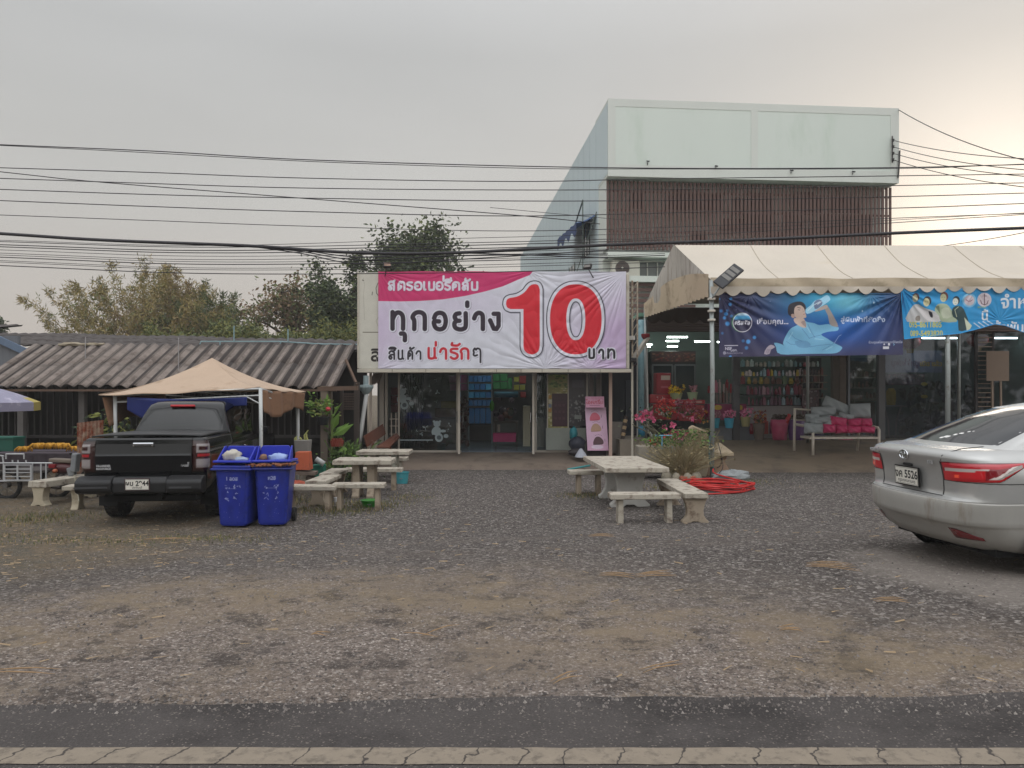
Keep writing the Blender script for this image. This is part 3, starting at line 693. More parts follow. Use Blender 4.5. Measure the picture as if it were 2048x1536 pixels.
def folds(X, Y, corners, seedv):
    """soft creases that fan out from the tied corners"""
    rr = np.random.RandomState(seedv); h = np.zeros(X.shape)
    for (cx_, cy_, amp, nn, reach) in corners:
        a = np.arctan2(Y - cy_, X - cx_); r = np.hypot(X - cx_, Y - cy_) / reach
        w_ = np.exp(-r * r) * np.clip(r * 4, 0, 1)
        h += amp * w_ * (np.sin(a * nn + 2.2 * np.sin(a * 3 + rr.rand() * 6)) + .5 * np.sin(a * nn * 1.9 + rr.rand() * 6))
    return h
def banner_xyz(X, Y):
    h = folds(X, Y, [(757, 543, .006, 13, 130), (1252, 543, .011, 19, 210), (1090, 737, .009, 15, 150), (1180, 737, .007, 14, 110), (900, 543, .004, 11, 90), (1060, 543, .004, 12, 90), (757, 737, .004, 10, 90)], 4)
    h += .0035 * np.sin((X + .6 * Y) * .10) * np.clip((Y - 600) / 120, 0, 1)
    sag = 1.3 * np.sin((X - 757) / 495 * 3.14 * 9) * np.clip((552 - Y) / 9, 0, 1)
    Yd = SY - .045 - np.abs(h) * 1.3
    return (X - CX) / F * Yd, Yd, CZ - (Y + sag * .4 - HY) / F * Yd
tag(cv.mesh(banner_xyz).build('shop_banner', PRINT('vinyl_banner', .45, .35), smooth=True), 'white and pink vinyl banner with a huge red 10 stretched over the cream signboard', 'banner')
# floodlights on the sign
def floodlight(px, py, rz, lab, glass):
    x, z = PX(px, SY), PZ(py, SY); f = T('floodlight', lab, 'floodlight', (x, SY - .1, z - .02), rz, 'floodlights on top of the signboard')
    m = MB(); m.box((0, -.30, .20), (.20, .07, .15), (R(-38), 0, 0)); m.build('housing', M('lamp_black', '#1d1a1b', rough=.5), f, bevel=.01, local=True)
    m = MB(); m.box((0, -.335, .215), (.16, .012, .11), (R(-38), 0, 0)); m.build('lens', M(glass, '#9a7a68' if 'warm' in glass else '#5f5a55', rough=.2), f, local=True)
    m = MB(); m.tube([(0, .14, -.06), (0, 0, 0), (0, -.18, .10), (0, -.28, .16)], .014, 6); m.build('bracket', M('lamp_black', '#1d1a1b'), f, local=True)
floodlight(772, 549, .3, 'small black floodlight on the sign top above the pink corner', 'lens_warm')
floodlight(1184, 552, -.5, 'small black floodlight on the sign top above the zero', 'lens_cool')
# open truss post carrying the right end of the sign, and the front post
t = T('truss_post', 'rusty cream lattice post at the right end of the signboard', 'post', (PX(1270, 19.8), 19.8, .1))
mb = MB(); xa, xb = PX(1265, 19.8), PX(1275, 19.8)
for x in (xa, xb): mb.bx(x - .02, x + .02, 19.8, 19.84, PZ(715, 19.8), PZ(562, 19.8))
for k in range(9):
    z0 = PZ(712 - k * 16.5, 19.8); z1 = PZ(712 - (k + 1) * 16.5, 19.8); mb.bar((xa, 19.82, z0), (xb, 19.82, z1), .018)
mb.build('lattice', M('rusty_cream', '#a79c8c', rough=.7, var=.2, scale=10, spots=('#6d4f3e', .3, 9)), t)
mb = MB(); mb.box((PX(1266, 19.8), 19.78, PZ(720, 19.8)), (.16, .14, .12)); mb.build('junction', M('lamp_black', '#1d1a1b'), t, bevel=.02)
mb = MB(); mb.bx(xa - .02, xa + .03, 19.86, 19.91, .1, PZ(560, 19.8)); mb.build('upright', cream, t)
# ================================================================== vehicles
class Shell:
    """car body as stacked plan outlines: (z, rear y, half width, corner radius, rear bulge, front y)"""
    def __init__(s, sl): s.a = np.array(sl, float)
    def at(s, z): return [np.interp(z, s.a[:, 0], s.a[:, i]) for i in range(1, 6)]
    def pt(s, z, q, off=0.0):
        """q: signed distance from the rear centre along the outline, towards the right"""
        yr, w, rc, b, yf = s.at(z); sg = 1 if q >= 0 else -1; q = abs(q); st = w - rc
        if q <= st:
            x = q; y = yr + b * (x / st) ** 2 * 1.0; nx, ny = -2 * b * x / st ** 2 * -1, -1.0
            nn = math.hypot(2 * b * x / st ** 2, 1); nx, ny = 2 * b * x / st ** 2 / nn, -1 / nn
        else:
            a0 = math.atan2(2 * b / st, 1); arc = rc * 1.25; t = (q - st) / arc
            if t < 1:
                a = a0 + (math.pi / 2 - a0) * t
                x = st + rc * (math.sin(a) - math.sin(a0)) / (1 - math.sin(a0) + 1e-6); y = yr + b + rc * (math.cos(a0) - math.cos(a)) / max(.2, math.cos(a0)); nx, ny = math.sin(a), -math.cos(a)
            else: x = w; y = yr + b + rc + (q - st - arc); nx, ny = 1, 0
        return (sg * (x + nx * off), y + ny * off, z)
    def ring(s, z, nr=8, na=8, ns=12):
        yr, w, rc, b, yf = s.at(z); st = w - rc; arc = rc * 1.25; L_ = yf - .35 - (yr + b + rc)
        qs = [st * i / nr for i in range(nr)] + [st + arc * i / na for i in range(na)] + [st + arc + L_ * i / ns for i in range(ns + 1)]
        r = [s.pt(z, q) for q in qs] + [(w * .93, yf - .14, z), (w * .7, yf - .03, z), (w * .35, yf, z), (0, yf + .02, z)]
        l = [(-x, y, zz) for x, y, zz in reversed(r[1:-1])]
        return r + l
    def body(s, zs, cap=.0):
        mb = MB(); n = None
        for z in zs:
            r = s.ring(z); n = len(r); mb.v += r
        for i in range(len(zs) - 1):
            for j in range(n):
                a = i * n + j; b = i * n + (j + 1) % n; mb.face((a, b, b + n, a + n))
        top = (len(zs) - 1) * n; half = (n + 2) // 2
        for j in range(half - 1):        # close the top with strips across, so it stays flat
            a, b = top + j, top + j + 1; c, d = top + (n - j - 1) % n, top + (n - j) % n
            if j == 0: mb.face((a, b, top + n - 1))
            elif j == half - 2: mb.face((a, b, d))
            else: mb.face((a, b, c, d))
        mb.face(list(reversed(range(n))))
        return mb
    def patch(s, q0, q1, zlo, zhi, off=.006, nu=24, nv=8, colf=None, nar=0.0):
        """surface piece that follows the shell; zlo, zhi are functions of q"""
        mb = MB(); cols = []
        for i in range(nu + 1):
            q = q0 + (q1 - q0) * i / nu; a, b = zlo(q), zhi(q)
            for j in range(nv + 1):
                z = a + (b - a) * j / nv; e = off * min(1, 4 * min(i, nu - i) / nu + .3) * min(1, 4 * min(j, nv - j) / nv + .3)
                mb.v.append(s.pt(z, q * (1 - nar * j / nv), e))
                if colf: cols.append((*C(colf(i / nu, j / nv)), 1))
        for i in range(nu):
            for j in range(nv):
                a = i * (nv + 1) + j; f = (a, a + nv + 1, a + nv + 2, a + 1)
                mb.face(f if q1 > q0 else f[::-1])
        if colf: mb.col = cols
        return mb
tyre_m = M('tyre_rubber', '#1b1a1a', rough=.9, var=.15, scale=12, spots=('#4a423b', .25, 5))
rim_m = M('rim_metal', '#8d8f92', rough=.35, metal=.8, var=.05)
def wheel(parent, x, y, r, w_, rim=rim_m):
    sgn = 1 if x > 0 else -1
    m = MB(); h = w_ / 2
    m.lathe([(r * .60, -h), (r * .90, -h), (r * .98, -h * .82), (r, -h * .55), (r, h * .55), (r * .98, h * .82), (r * .90, h), (r * .60, h)], (0, 0, 0), 36, axis='x', cap=False)
    for k in range(36):
        a = 2 * math.pi * k / 36
        for o in (-.55, 0, .55): m.box((o * h, math.cos(a + o * .08) * r * 1.002, math.sin(a + o * .08) * r * 1.002), (h * .42, r * .11, .018), (a + math.pi / 2 if False else a - math.pi / 2, 0, 0))
    t = m; o = bpy.data.objects
    wt = m; whl = wt.build('wheel', tyre_m, parent, local=True); whl.location = (x, y, r)
    m = MB(); m.lathe([(.01, .42 * h * 1), (r * .2, .5 * h), (r * .28, .4 * h), (r * .56, .62 * h), (r * .61, .8 * h), (r * .61, -h * .8)], (0, 0, 0), 30, axis='x', cap=False)
    for k in range(6):
        a = 2 * math.pi * k / 6; m.bar((h * .52, math.cos(a) * r * .15, math.sin(a) * r * .15), (h * .68, math.cos(a) * r * .58, math.sin(a) * r * .58), r * .16, .02)
    if sgn < 0: m.v = [(-a, b, c) for a, b, c in m.v]; m.f = [f[::-1] for f in m.f]
    m.build('rim', rim, whl, local=True)
    return whl
def plate(parent, x, y, z, rx, top, prov, w_=.34, h=.15, frame='#191819', tint='#d8d5cc'):
    cv = Canvas(0, 340, 0, 150, .8, tint)
    cv.rect(5, 335, 5, 8, '#2a2828'); cv.rect(5, 335, 142, 145, '#2a2828'); cv.rect(5, 8, 5, 145, '#2a2828'); cv.rect(332, 335, 5, 145, '#2a2828')
    cv.text(top, 170, 92, 98, '#161516', bold=.03, align='CENTER'); cv.text(prov, 170, 132, 40, '#1c1b1b', bold=.015, align='CENTER')
    c, s_ = math.cos(rx), math.sin(rx)
    mb = cv.mesh(lambda X, Y: (x + (X / 340 - .5) * w_, y - .009 + (.5 - Y / 150) * h * s_, z + (.5 - Y / 150) * h * c))
    fr = MB(); fr.box((x, y, z), (w_ + .025, .014, h + .025), (-rx, 0, 0)); po = fr.build('number_plate', M('plate_frame' + frame, frame, rough=.4), parent, bevel=.004, local=True)
    mb.build('plate_face', PRINT('plate_print', .4, .4), po, local=True)

# ---------------- black pickup
px0 = T('pickup_truck', 'black double-cab pickup truck with chrome tailgate handle parked under the tan canopy', 'pickup truck', (PX(283, 11.12), 11.12, gzf(-5.4, 11.9)), R(5.5)); px0.scale = (.94, 1, 1)
blackp = M('black_car_paint', '#06070a', rough=.11, var=.1, scale=2, coat=.0, spec=.42)
blackt = M('black_trim', '#19191b', rough=.55, var=.1)
darkg = M('dark_glass', '#0a0d0d', rough=.06, var=.02, spec=.5, coat=.1)
S = Shell([(.42, .30, .82, .10, .02, 5.1), (.56, .14, .90, .10, .02, 5.2), (.74, .10, .925, .09, .015, 5.25), (.98, .09, .93, .08, .012, 5.25), (1.10, .10, .925, .07, .01, 5.2), (1.2, .12, .905, .06, .01, 1.75), (1.265, .14, .89, .05, .008, 1.72), (1.28, .16, .87, .04, .008, 1.7)])
S.body([.42, .5, .56, .65, .74, .86, .98, 1.05, 1.10]).build('body', blackp, px0, local=True, smooth=True)
b = Shell([(1.095, .10, .925, .07, .01, 2.0), (1.2, .115, .91, .06, .01, 2.0), (1.265, .135, .895, .05, .008, 2.0), (1.285, .17, .865, .05, .008, 2.0)]).body([1.095, 1.15, 1.2, 1.245, 1.265, 1.285]); b.build('cargo_bed', blackp, px0, local=True, smooth=True)
m = MB(); m.grid(16, 8, lambda u, v: ((u - .5) * 1.66, .22 + v * 1.42, 1.30 + .025 * math.sin(3.14 * u) ** .5 + .012 * math.sin(3.14 * v)))
m.build('bed_cover', M('bed_cover_vinyl', '#17181b', rough=.42, var=.1), px0, local=True, smooth=True, solid=.02)
prof = [(.085, .765), (.066, .80), (.062, 1.03), (.075, 1.06), (.100, 1.20), (.108, 1.265), (.135, 1.285), (.17, 1.285), (.17, .765)]
m = MB(); m.prism([(y, z) for y, z in prof], -.715, .715, 'yz'); tg = m.build('tailgate', blackp, px0, local=True, bevel=.008)
m = MB(); m.bx(-.155, .155, .052, .10, 1.165, 1.222); m.build('tailgate_handle', M('chrome', '#d5d8dc', rough=.12, metal=1, var=.02), tg, local=True, bevel=.012)
m = MB(); m.bx(-.125, .125, .046, .0515, 1.172, 1.188); m.build('handle_recess', blackt, tg, local=True)
def badge(lines, x0, z0, hgt, y, parent, step=1.4):
    for i, s_ in enumerate(lines):
        cu = bpy.data.curves.new('badge', 'FONT'); cu.body = s_; cu.size = hgt * 1.35; cu.extrude = .002; cu.offset = .003; cu.align_x = 'LEFT'
        ob = bpy.data.objects.new('badge', cu); COL.objects.link(ob); dg = bpy.context.evaluated_depsgraph_get(); me = bpy.data.meshes.new_from_object(ob.evaluated_get(dg)); bpy.data.objects.remove(ob)
        o = bpy.data.objects.new('badge', me); COL.objects.link(o); me.materials.append(M('chrome_badge', '#d9dbde', rough=.2, metal=.7)); o.parent = parent
        o.rotation_euler = (R(90), 0, 0); o.location = (x0, y, z0 - i * hgt * step)
badge(['HI-LANDER', 'MAXFORCE'], -.69, .875, .030, .058, tg); badge(['3.0 DDi'], .565, .872, .026, .058, tg); badge(['Z'], .66, .905, .03, .058, tg)
tl_col = lambda u, v: ('#26090b' if (u < .1 or u > .9 or v < .05 or v > .95) else ('#8d8686' if (.24 < u < .76 and (.1 < v < .40 or .62 < v < .9)) and not (.33 < u < .67 and .68 < v < .82) else ('#a01c24' if .46 < v < .56 and .3 < u < .8 else '#33110f')))
for sg in (-1, 1):
    p = Shell([(.7, .088, .935, .10, .012, 5), (1.3, .10, .925, .09, .01, 5)]).patch(sg * .722, sg * 1.02, lambda q: .805, lambda q: 1.245, .028, 16, 24, tl_col)
    p.build('taillight', PRINT('lamp_lens', .08, .6, coat=.6, grain=.02), px0, local=True)
m = MB()      # step bumper
bp = [(-.10, .52), (-.13, .56), (-.13, .66), (-.10, .70), (.02, .745), (.10, .745), (.10, .50), (-.02, .49)]
m.prism(bp, -.93, -.40, 'yz'); m.prism(bp, .40, .93, 'yz'); m.prism([(-.09, .51), (-.10, .66), (-.04, .735), (.10, .735), (.10, .50)], -.398, .398, 'yz'); bu = m.build('bumper', blackt, px0, local=True, bevel=.018)
m = MB(); m.bx(-.93, -.45, -.138, -.131, .585, .605); m.build('bumper_strip', M('grey_plastic', '#3d3d40', rough=.6), bu, local=True)
m = MB(); m.bx(.45, .78, -.138, -.131, .575, .60); m.build('bumper_strip', M('grey_plastic', '#3d3d40', rough=.6), bu, local=True)
plate(px0, -.02, -.108, .635, -.06, 'ผบ 2944', 'ปราจีนบุรี', frame='#3a2226')
G = Shell([(1.08, 1.52, .86, .12, .03, 3.95), (1.22, 1.60, .845, .13, .035, 3.75), (1.45, 1.70, .76, .15, .04, 3.4), (1.66, 1.80, .68, .17, .05, 3.1), (1.74, 1.86, .645, .18, .06, 2.95), (1.785, 1.98, .58, .2, .06, 2.8), (1.80, 2.1, .48, .2, .06, 2.7)])
G.body([1.08, 1.22, 1.33, 1.45, 1.56, 1.66, 1.74, 1.785, 1.80]).build('cab', blackp, px0, local=True, smooth=True)
G.patch(-.70, .70, lambda q: 1.27, lambda q: 1.66 - .03 * abs(q), .012, 20, 8).build('rear_window', darkg, px0, local=True, smooth=True)
for sg in (-1, 1):
    G.patch(sg * 1.02, sg * 1.85, lambda q: 1.24, lambda q: 1.65, .008, 14, 8).build('side_window', darkg, px0, local=True, smooth=True)
    G.patch(sg * 1.92, sg * 2.45, lambda q: 1.22, lambda q: 1.64, .008, 10, 8).build('side_window', darkg, px0, local=True, smooth=True)
    S.patch(sg * 3.0, sg * 3.85, lambda q: .55, lambda q: 1.08, .004, 8, 8).build('door', blackp, px0, local=True, smooth=True)
    m = MB(); m.box((sg * .955, 2.35, 1.03), (.03, .16, .03)); m.build('door_handle', M('chrome', '#d5d8dc'), px0, local=True, bevel=.008)
    m = MB(); m.box((sg * 1.03, 3.5, 1.24), (.18, .09, .16)); m.build('side_mirror', blackp, px0, local=True, bevel=.03)
    wheel(px0, sg * .80, 1.15, .385, .27); wheel(px0, sg * .80, 4.25, .385, .27)
    m = MB(); m.box((sg * .80, .74, .40), (.30, .012, .36)); m.build('mudflap', M('rubber_flap', '#141415', rough=.8), px0, local=True)
    m = MB(); arc = [(1.15 + .47 * math.cos(a), .36 + .50 * math.sin(a)) for a in np.linspace(.1, 3.04, 16)]
    m.tube([(sg * .935, y, z) for y, z in arc], .025, 6); m.build('fender_flare', blackt, px0, local=True)
m = MB(); m.box((0, 1.815, 1.725), (.42, .05, .036), (R(-20), 0, 0)); m.build('stop_lamp', M('stop_red', '#b01a24', rough=.25, var=.05), px0, local=True, bevel=.01)
m = MB(); m.bx(-.7, .7, .35, 5.0, .33, .52); m.tube([(.2, .15, .42), (.2, 1.0, .40), (.1, 3, .38)], .05, 10); m.tube([(-.72, 1.15, .385), (.72, 1.15, .385)], .06, 10); m.lathe([(.01, -.14), (.13, -.10), (.15, 0), (.13, .10), (.01, .14)], (0, 1.15, .37), 14, axis='x')
m.build('underbody', M('underbody_black', '#121213', rough=.9), px0, local=True)

# ---------------- silver sedan
silver = M('silver_paint', '#b3b3b1', rough=.24, metal=.45, var=.035, scale=3, coat=.25, spots=('#a09c95', .06, 1.6))
silver_d = M('dusty_bumper', '#a3a19c', rough=.40, metal=.25, var=.08, scale=3.5, coat=.1, spots=('#8d867b', .12, 2.6), stretch=(1.8, 1.8, .3))
sy_ = 7.12; sx_ = PX(1816, sy_) - .06
sd_ = T('sedan_car', 'silver sedan with a dirty rear bumper cut off by the right edge of the photo', 'car', (sx_, sy_, gzf(4.6, 7.3)), R(-85))
B = Shell([(.19, .34, .72, .34, .03, 4.2), (.22, .22, .76, .34, .035, 4.25), (.28, .13, .805, .36, .04, 4.3), (.36, .075, .835, .36, .045, 4.35), (.415, .03, .842, .36, .045, 4.36), (.435, .004, .85, .36, .045, 4.38), (.47, .0, .85, .36, .045, 4.38), (.585, .0, .85, .34, .045, 4.38),
           (.625, .012, .85, .33, .045, 4.38), (.640, .055, .85, .30, .03, 4.36), (.655, .085, .85, .28, .02, 4.3), (.70, .095, .85, .27, .02, 4.3), (.82, .085, .848, .27, .022, 4.25), (.90, .062, .835, .27, .03, 4.2),
           (.955, .035, .815, .27, .04, 4.1), (.985, .022, .80, .26, .045, 4.0), (1.02, .035, .77, .26, .045, 3.9), (1.045, .085, .735, .26, .045, 3.85), (1.058, .17, .70, .25, .045, 3.8), (1.068, .30, .66, .22, .04, 3.8)])
zs_ = [.19, .205, .22, .25, .28, .32, .36, .40, .415, .425, .435, .47, .53, .585, .61, .625]
B.body(zs_).build('rear_bumper', silver_d, sd_, local=True, smooth=True)
B.body([.625, .632, .640, .648, .655, .68, .70, .74, .78, .82, .86, .90, .93, .955, .972, .985, 1.003, 1.02, 1.035, 1.045, 1.053, 1.058, 1.064, 1.068]).build('body', silver, sd_, local=True, smooth=True)
GH = Shell([(1.03, .22, .72, .24, .05, 3.45), (1.066, .28, .695, .22, .06, 3.4), (1.10, .38, .67, .20, .06, 3.33), (1.20, .62, .635, .18, .06, 3.12), (1.32, .93, .59, .18, .06, 2.85), (1.40, 1.18, .56, .18, .06, 2.68), (1.44, 1.42, .52, .2, .07, 2.58), (1.465, 1.62, .45, .2, .08, 2.48), (1.475, 1.85, .35, .18, .06, 2.35)])
GH.body([1.03, 1.05, 1.066, 1.08, 1.10, 1.15, 1.20, 1.26, 1.32, 1.36, 1.40, 1.42, 1.44, 1.455, 1.465, 1.475]).build('roof', silver, sd_, local=True, smooth=True)
rw = GH.patch(-.59, .59, lambda q: 1.092, lambda q: 1.405, .007, 24, 16, None, .14)
rwo = rw.build('rear_window', M('sedan_glass', '#26282c', rough=.07, var=.02, spec=.35, coat=.0), sd_, local=True, smooth=True)
for sg in (-1, 1):
    GH.patch(sg * .98, sg * 1.85, lambda q: 1.10 + .04 * max(0, 1.2 - abs(q)), lambda q: 1.38, .005, 12, 6).build('side_window', M('sedan_glass', '#33363c'), sd_, local=True, smooth=True)
m = MB(); r9 = random.Random(2)
stk = [(-.02, 1.135, .09, .022), (.03, 1.155, .05, .018), (.07, 1.168, .06, .015), (.11, 1.185, .035, .012), (-.06, 1.123, .05, .014), (.15, 1.19, .02, .008)]
for k_, (q, z, a, h) in enumerate(stk):
    p = GH.patch(q - a / 2, q + a / 2, lambda s_: z - h / 2, lambda s_: z + h / 2, .010 + .0008 * k_, 4, 3); m.add(p.v, p.f)
m.build('window_sticker', M('sticker_white', '#dad9d6', rough=.5), rwo, local=True)
def tl(u, v):
    if v > .93 or u < .02: return '#5d0f16'
    if u > .62 and v < (u - .62) * .6: return '#5d0f16'
    w0 = .30 + .75 * max(0, u - .30)
    if v > .70: return '#b3182a'
    if u < .52 and .50 < v <= .70 and v > .50 + .1 * (u > .4): return '#b9aeaa' if u > .06 else '#8d1420'
    if u >= .50 and .12 + .3 * (u - .5) < v <= .68 and u < .92:
        e = abs((v - .1) - (u - .5) * 1.25)
        if u < .50 + v * .55: return '#7d1420' if u < .44 + v * .5 else '#cfc4be'
        return '#8b8580' if (v * 7) % 1 > .25 else '#b1aaa4'
    if .20 < u < .26 and .2 < v < .36: return '#ff5a3c'  # bright red glint painted into the lens colours
    return '#c11a24' if v > .04 else '#5d0f16'
for sg in (-1, 1):
    lo = lambda q: .785 + .045 * max(0, abs(q) - .46) + .50 * max(0, abs(q) - .87)
    hi = lambda q: .945 + .016 * min(1, max(0, abs(q) - .4) / .4) - .0 * abs(q)
    B.patch(sg * .46, sg * 1.12, lo, hi, .014, 60, 24, tl).build('taillight', PRINT('lamp_lens', .08, .6), sd_, local=True, smooth=True)
    B.patch(sg * .50, sg * .69, lambda q: .298, lambda q: .385 - .45 * max(0, abs(q) - .56), .012, 16, 6, lambda u, v: '#6d0e18' if .05 < v < .92 else '#3c0a10').build('reflector', PRINT('lamp_lens', .08, .6), sd_, local=True, smooth=True)
    for yy_ in (.93, 3.48):
        wheel(sd_, sg * .80, yy_, .30, .19); m = MB(); m.lathe([(.27, sg * .853), (.365, sg * .853), (.37, sg * .84)], (0, yy_, .315), 28, axis='x', cap=False); m.build('wheel_arch', M('underbody_black', '#121213'), sd_, local=True)
# lid seams, emblem, badges, plate, aerial
seam = M('seam_dark', '#2b2b2c', rough=.8)
m = MB(); m.tube([B.pt(z, .455, .002) for z in np.linspace(.66, .95, 8)], .004, 5); m.tube([B.pt(z, -.455, .002) for z in np.linspace(.66, .95, 8)], .004, 5)
m.tube([B.pt(.652, q, .002) for q in np.linspace(-.455, .455, 20)], .004, 5)
for sg in (-1, 1): m.tube([B.pt(.955, sg * .47, .002), B.pt(1.0, sg * .485, .002), B.pt(1.045, sg * .52, .002), (sg * .56, .20, 1.064), (sg * .60, .36, 1.082)], .004, 5)
for sg in (-1, 1): m.tube([B.pt(.79, sg * q, .002) if q < 1.2 else B.pt(.79 - .09 * (q - 1.2), sg * q, .002) for q in np.linspace(.47, 1.75, 20)], .003, 5)
m.build('lid_seam', seam, sd_, local=True)
m = MB(); m.bx(-.43, .43, .088, .10, .868, .880); m.build('lid_lip', M('lip_shadow', '#55575a', rough=.6), sd_, local=True)  # grey strip put in place of the shadow below the lid lip
chrome = M('chrome', '#d5d8dc')
em = MB(); c0 = B.pt(.972, 0, .006)
def oval(a, b_, cz, rr): em.tube([(a * math.cos(t), c0[1] - .002 - .006 * 0, c0[2] + cz + b_ * math.sin(t)) for t in np.linspace(0, 2 * math.pi, 28)[:-1]], rr, 6, closed=True)
oval(.062, .040, 0, .006); oval(.018, .036, -.002, .0045); oval(.042, .016, .018, .0045)
em.build('emblem', chrome, sd_, local=True)
badge(['1.5 E'], .30, .918, .028, B.pt(.93, .36)[1] - .012, sd_); badge(['VIOS'], -.62, .965, .030, B.pt(.97, .56)[1] - .02, sd_)
plate(sd_, 0, .055, .775, -.05, 'งค 5526', 'กรุงเทพมหานคร', .345, .155)
m = MB(); m.box((0, .066, .882), (.13, .03, .022)); m.build('plate_lamp', blackt, sd_, local=True, bevel=.006)
m = MB(); m.box((0, 1.62, 1.483), (.05, .11, .02)); m.tube([(0, 1.60, 1.485), (0, 1.42, 1.60)], .006, 6); m.tube([(.02, 1.5, 1.475), (.05, 1.33, 1.43), (.07, 1.22, 1.38)], .003, 4); m.build('aerial', M('lamp_black', '#1d1a1b'), sd_, local=True)
m = MB(); m.bx(-.7, .7, .4, 4.1, .16, .24); m.build('underbody', M('underbody_black', '#121213'), sd_, local=True)

# ================================================================== wheelie bins
binm = M('bin_blue', '#1a2a88', rough=.38, var=.16, scale=3, spec=.45, spots=('#141f5a', .3, 3)); bin_l = M('bin_blue_lid', '#2230a5', rough=.4, var=.12, scale=3)
def wheelie(px, Y, rz, lab, seed, txt, flip):
    r = random.Random(seed); b = T('wheelie_bin', lab, 'bin', (PX(px, Y), Y, gzf(PX(px, Y), Y)), rz, 'blue wheelie bins by the pickup')
    m = MB(); k = 0
    lv = [(.03, .185, -.02, .40), (.06, .205, -.03, .42), (.45, .226, -.045, .50), (.80, .250, -.06, .58), (.86, .254, -.062, .585)]
    for z, hw, y0, y1 in lv:
        rc = .05
        for cx_, cy_, a0 in ((hw - rc, y0 + rc, -90), (hw - rc, y1 - rc, 0), (-hw + rc, y1 - rc, 90), (-hw + rc, y0 + rc, 180)):
            for i in range(5):
                a = R(a0 + 22.5 * i); m.v.append((cx_ + rc * math.cos(a), cy_ + rc * math.sin(a), z))
    n = 20
    for i in range(len(lv) - 1):
        for j in range(n): m.face((i * n + j, i * n + (j + 1) % n, (i + 1) * n + (j + 1) % n, (i + 1) * n + j))
    m.face(list(reversed(range(n))))
    m.build('bin_body', binm, b, local=True, smooth=False)
    cv = Canvas(0, 42, 0, 74, 2.4, '#1a2a88')
    def bl(X, Y):
        rr = np.random.RandomState(seed); a = np.array(C('#1a2a88')); d = np.array(C('#101a66')); g = np.array(C('#2d3c9e'))
        q = .5 + .5 * np.sin(X * .3 + rr.rand() * 6) * np.sin(Y * .13 + rr.rand() * 6)
        return a + (d - a) * (q * .5)[..., None] + (g - a) * (np.clip((Y - 52) / 40, 0, 1) * .5)[..., None]
    cv.grad(bl)
    wt = '#9fa6c9'
    cv.text(txt[0], 21, 14, 7.5, wt, bold=.03, align='CENTER', a=.85)
    for i in range(26):
        row = i % 3; x = r.uniform(8, 17) if i % 2 else r.uniform(24, 33); y = (24, 33, 41)[row] + r.uniform(-2.5, 2.5)
        if row and r.random() < .45: continue
        cv.line([(x, y), (x + r.uniform(-2.5, 2.5), y + r.uniform(-2.5, 2.5)), (x + r.uniform(-2, 3), y + r.uniform(-1, 3))], r.uniform(.5, 1.0), wt, r.uniform(.4, .85))
    cv.line([(13, 26), (28, 26)], .5, wt, .5)
    for i in range(10): cv.ell(r.uniform(5, 38), r.uniform(45, 70), .5, .5, wt, r.uniform(.2, .6))
    def f(X, Y):
        z = .09 + (74 - Y) / 74 * .74; hw = .205 + (z - .06) / .8 * .046 - .045; return (X / 42 - .5) * 2 * hw, -.03 - (z - .06) / .8 * .032 - .006, z
    cv.mesh(f).build('front_panel', PRINT('bin_print', .38, .45, grain=.12), b, local=True)
    m = MB(); m.bx(-.28, .28, -.085, .62, .86, .905); m.bx(-.305, .305, -.105, .10, .835, .865); m.build('rim', binm, b, local=True, bevel=.014)
    m = MB(); m.box((0, .255, .945), (.56, .66, .035), (R(-2.5), 0, 0)); lid = m.build('lid', bin_l, b, local=True, bevel=.012)
    m = MB(); m.prism([(-.235, .955), (.235, .955), (.215, 1.13), (.185, 1.165), (-.185, 1.165), (-.215, 1.13)], .26, .30)
    m.prism([(-.04, .955), (.30, .955), (.30, 1.165), (.24, 1.165)], -.245, -.225, 'yz'); m.prism([(-.04, .955), (.30, .955), (.30, 1.165), (.24, 1.165)], .225, .245, 'yz'); m.build('lid_hood', bin_l, lid, local=True, bevel=.008)
    for sg in (-1, 1):
        m = MB(); m.lathe([(.03, -.03), (.10, -.03), (.11, 0), (.10, .03), (.03, .03)], (sg * .235, .47, .105), 18, axis='x'); m.build('wheel', tyre_m, b, local=True)
    m = MB(); m.tube([(-.24, .66, .86), (.24, .66, .86)], .018, 8); m.build('handle', binm, b, local=True)
    def bag(x, y, z, rx, ry, rz_, col, lab, cat, nz=.22):
        p = Matrix.Translation(b.location) @ Matrix.Rotation(rz, 4, 'Z') @ Vector((x, y, z)); q = MB(); q.blob(p, (rx, ry, rz_), 14, 9, nz, 0, r)
        tag(q.build(cat.replace(' ', '_'), M('trash_' + col, col, rough=.45, var=.25, scale=9), smooth=True), lab, cat)
    if flip: 
        bag(-.06, .09, 1.03, .13, .09, .085, '#b6b0a6', 'crumpled off-white rubbish bag in the opening of the left bin', 'rubbish bag'); bag(.10, .05, .985, .10, .06, .035, '#8f9db5', 'flattened pale plastic wrap beside the bag in the left bin', 'plastic wrap')
    else:
        bag(.06, .12, 1.0, .15, .08, .06, '#8fa3cf', 'clear blue plastic bag bulging from the right bin', 'plastic bag'); bag(-.14, .06, 1.0, .06, .05, .05, '#7a5a46', 'crumpled brown paper scrap inside the right bin', 'paper scrap')
        q = MB()
        for i in range(46):
            x = -.33 + .68 * i / 45 + r.uniform(-.02, .02); q.blob(Matrix.Translation(b.location) @ Matrix.Rotation(rz, 4, 'Z') @ Vector((x, -.11 + r.uniform(-.02, .02), .905 + r.uniform(-.008, .02) + .02 * max(0, x))), (.028, .02, .014), 6, 4, .3, 0, r)
        tag(q.build('leaf_litter', M('leaf_litter', '#86583f', rough=.9, var=.45, scale=14), kind='stuff'), 'dry brown leaf litter caught under the right bin lid', 'leaf litter')
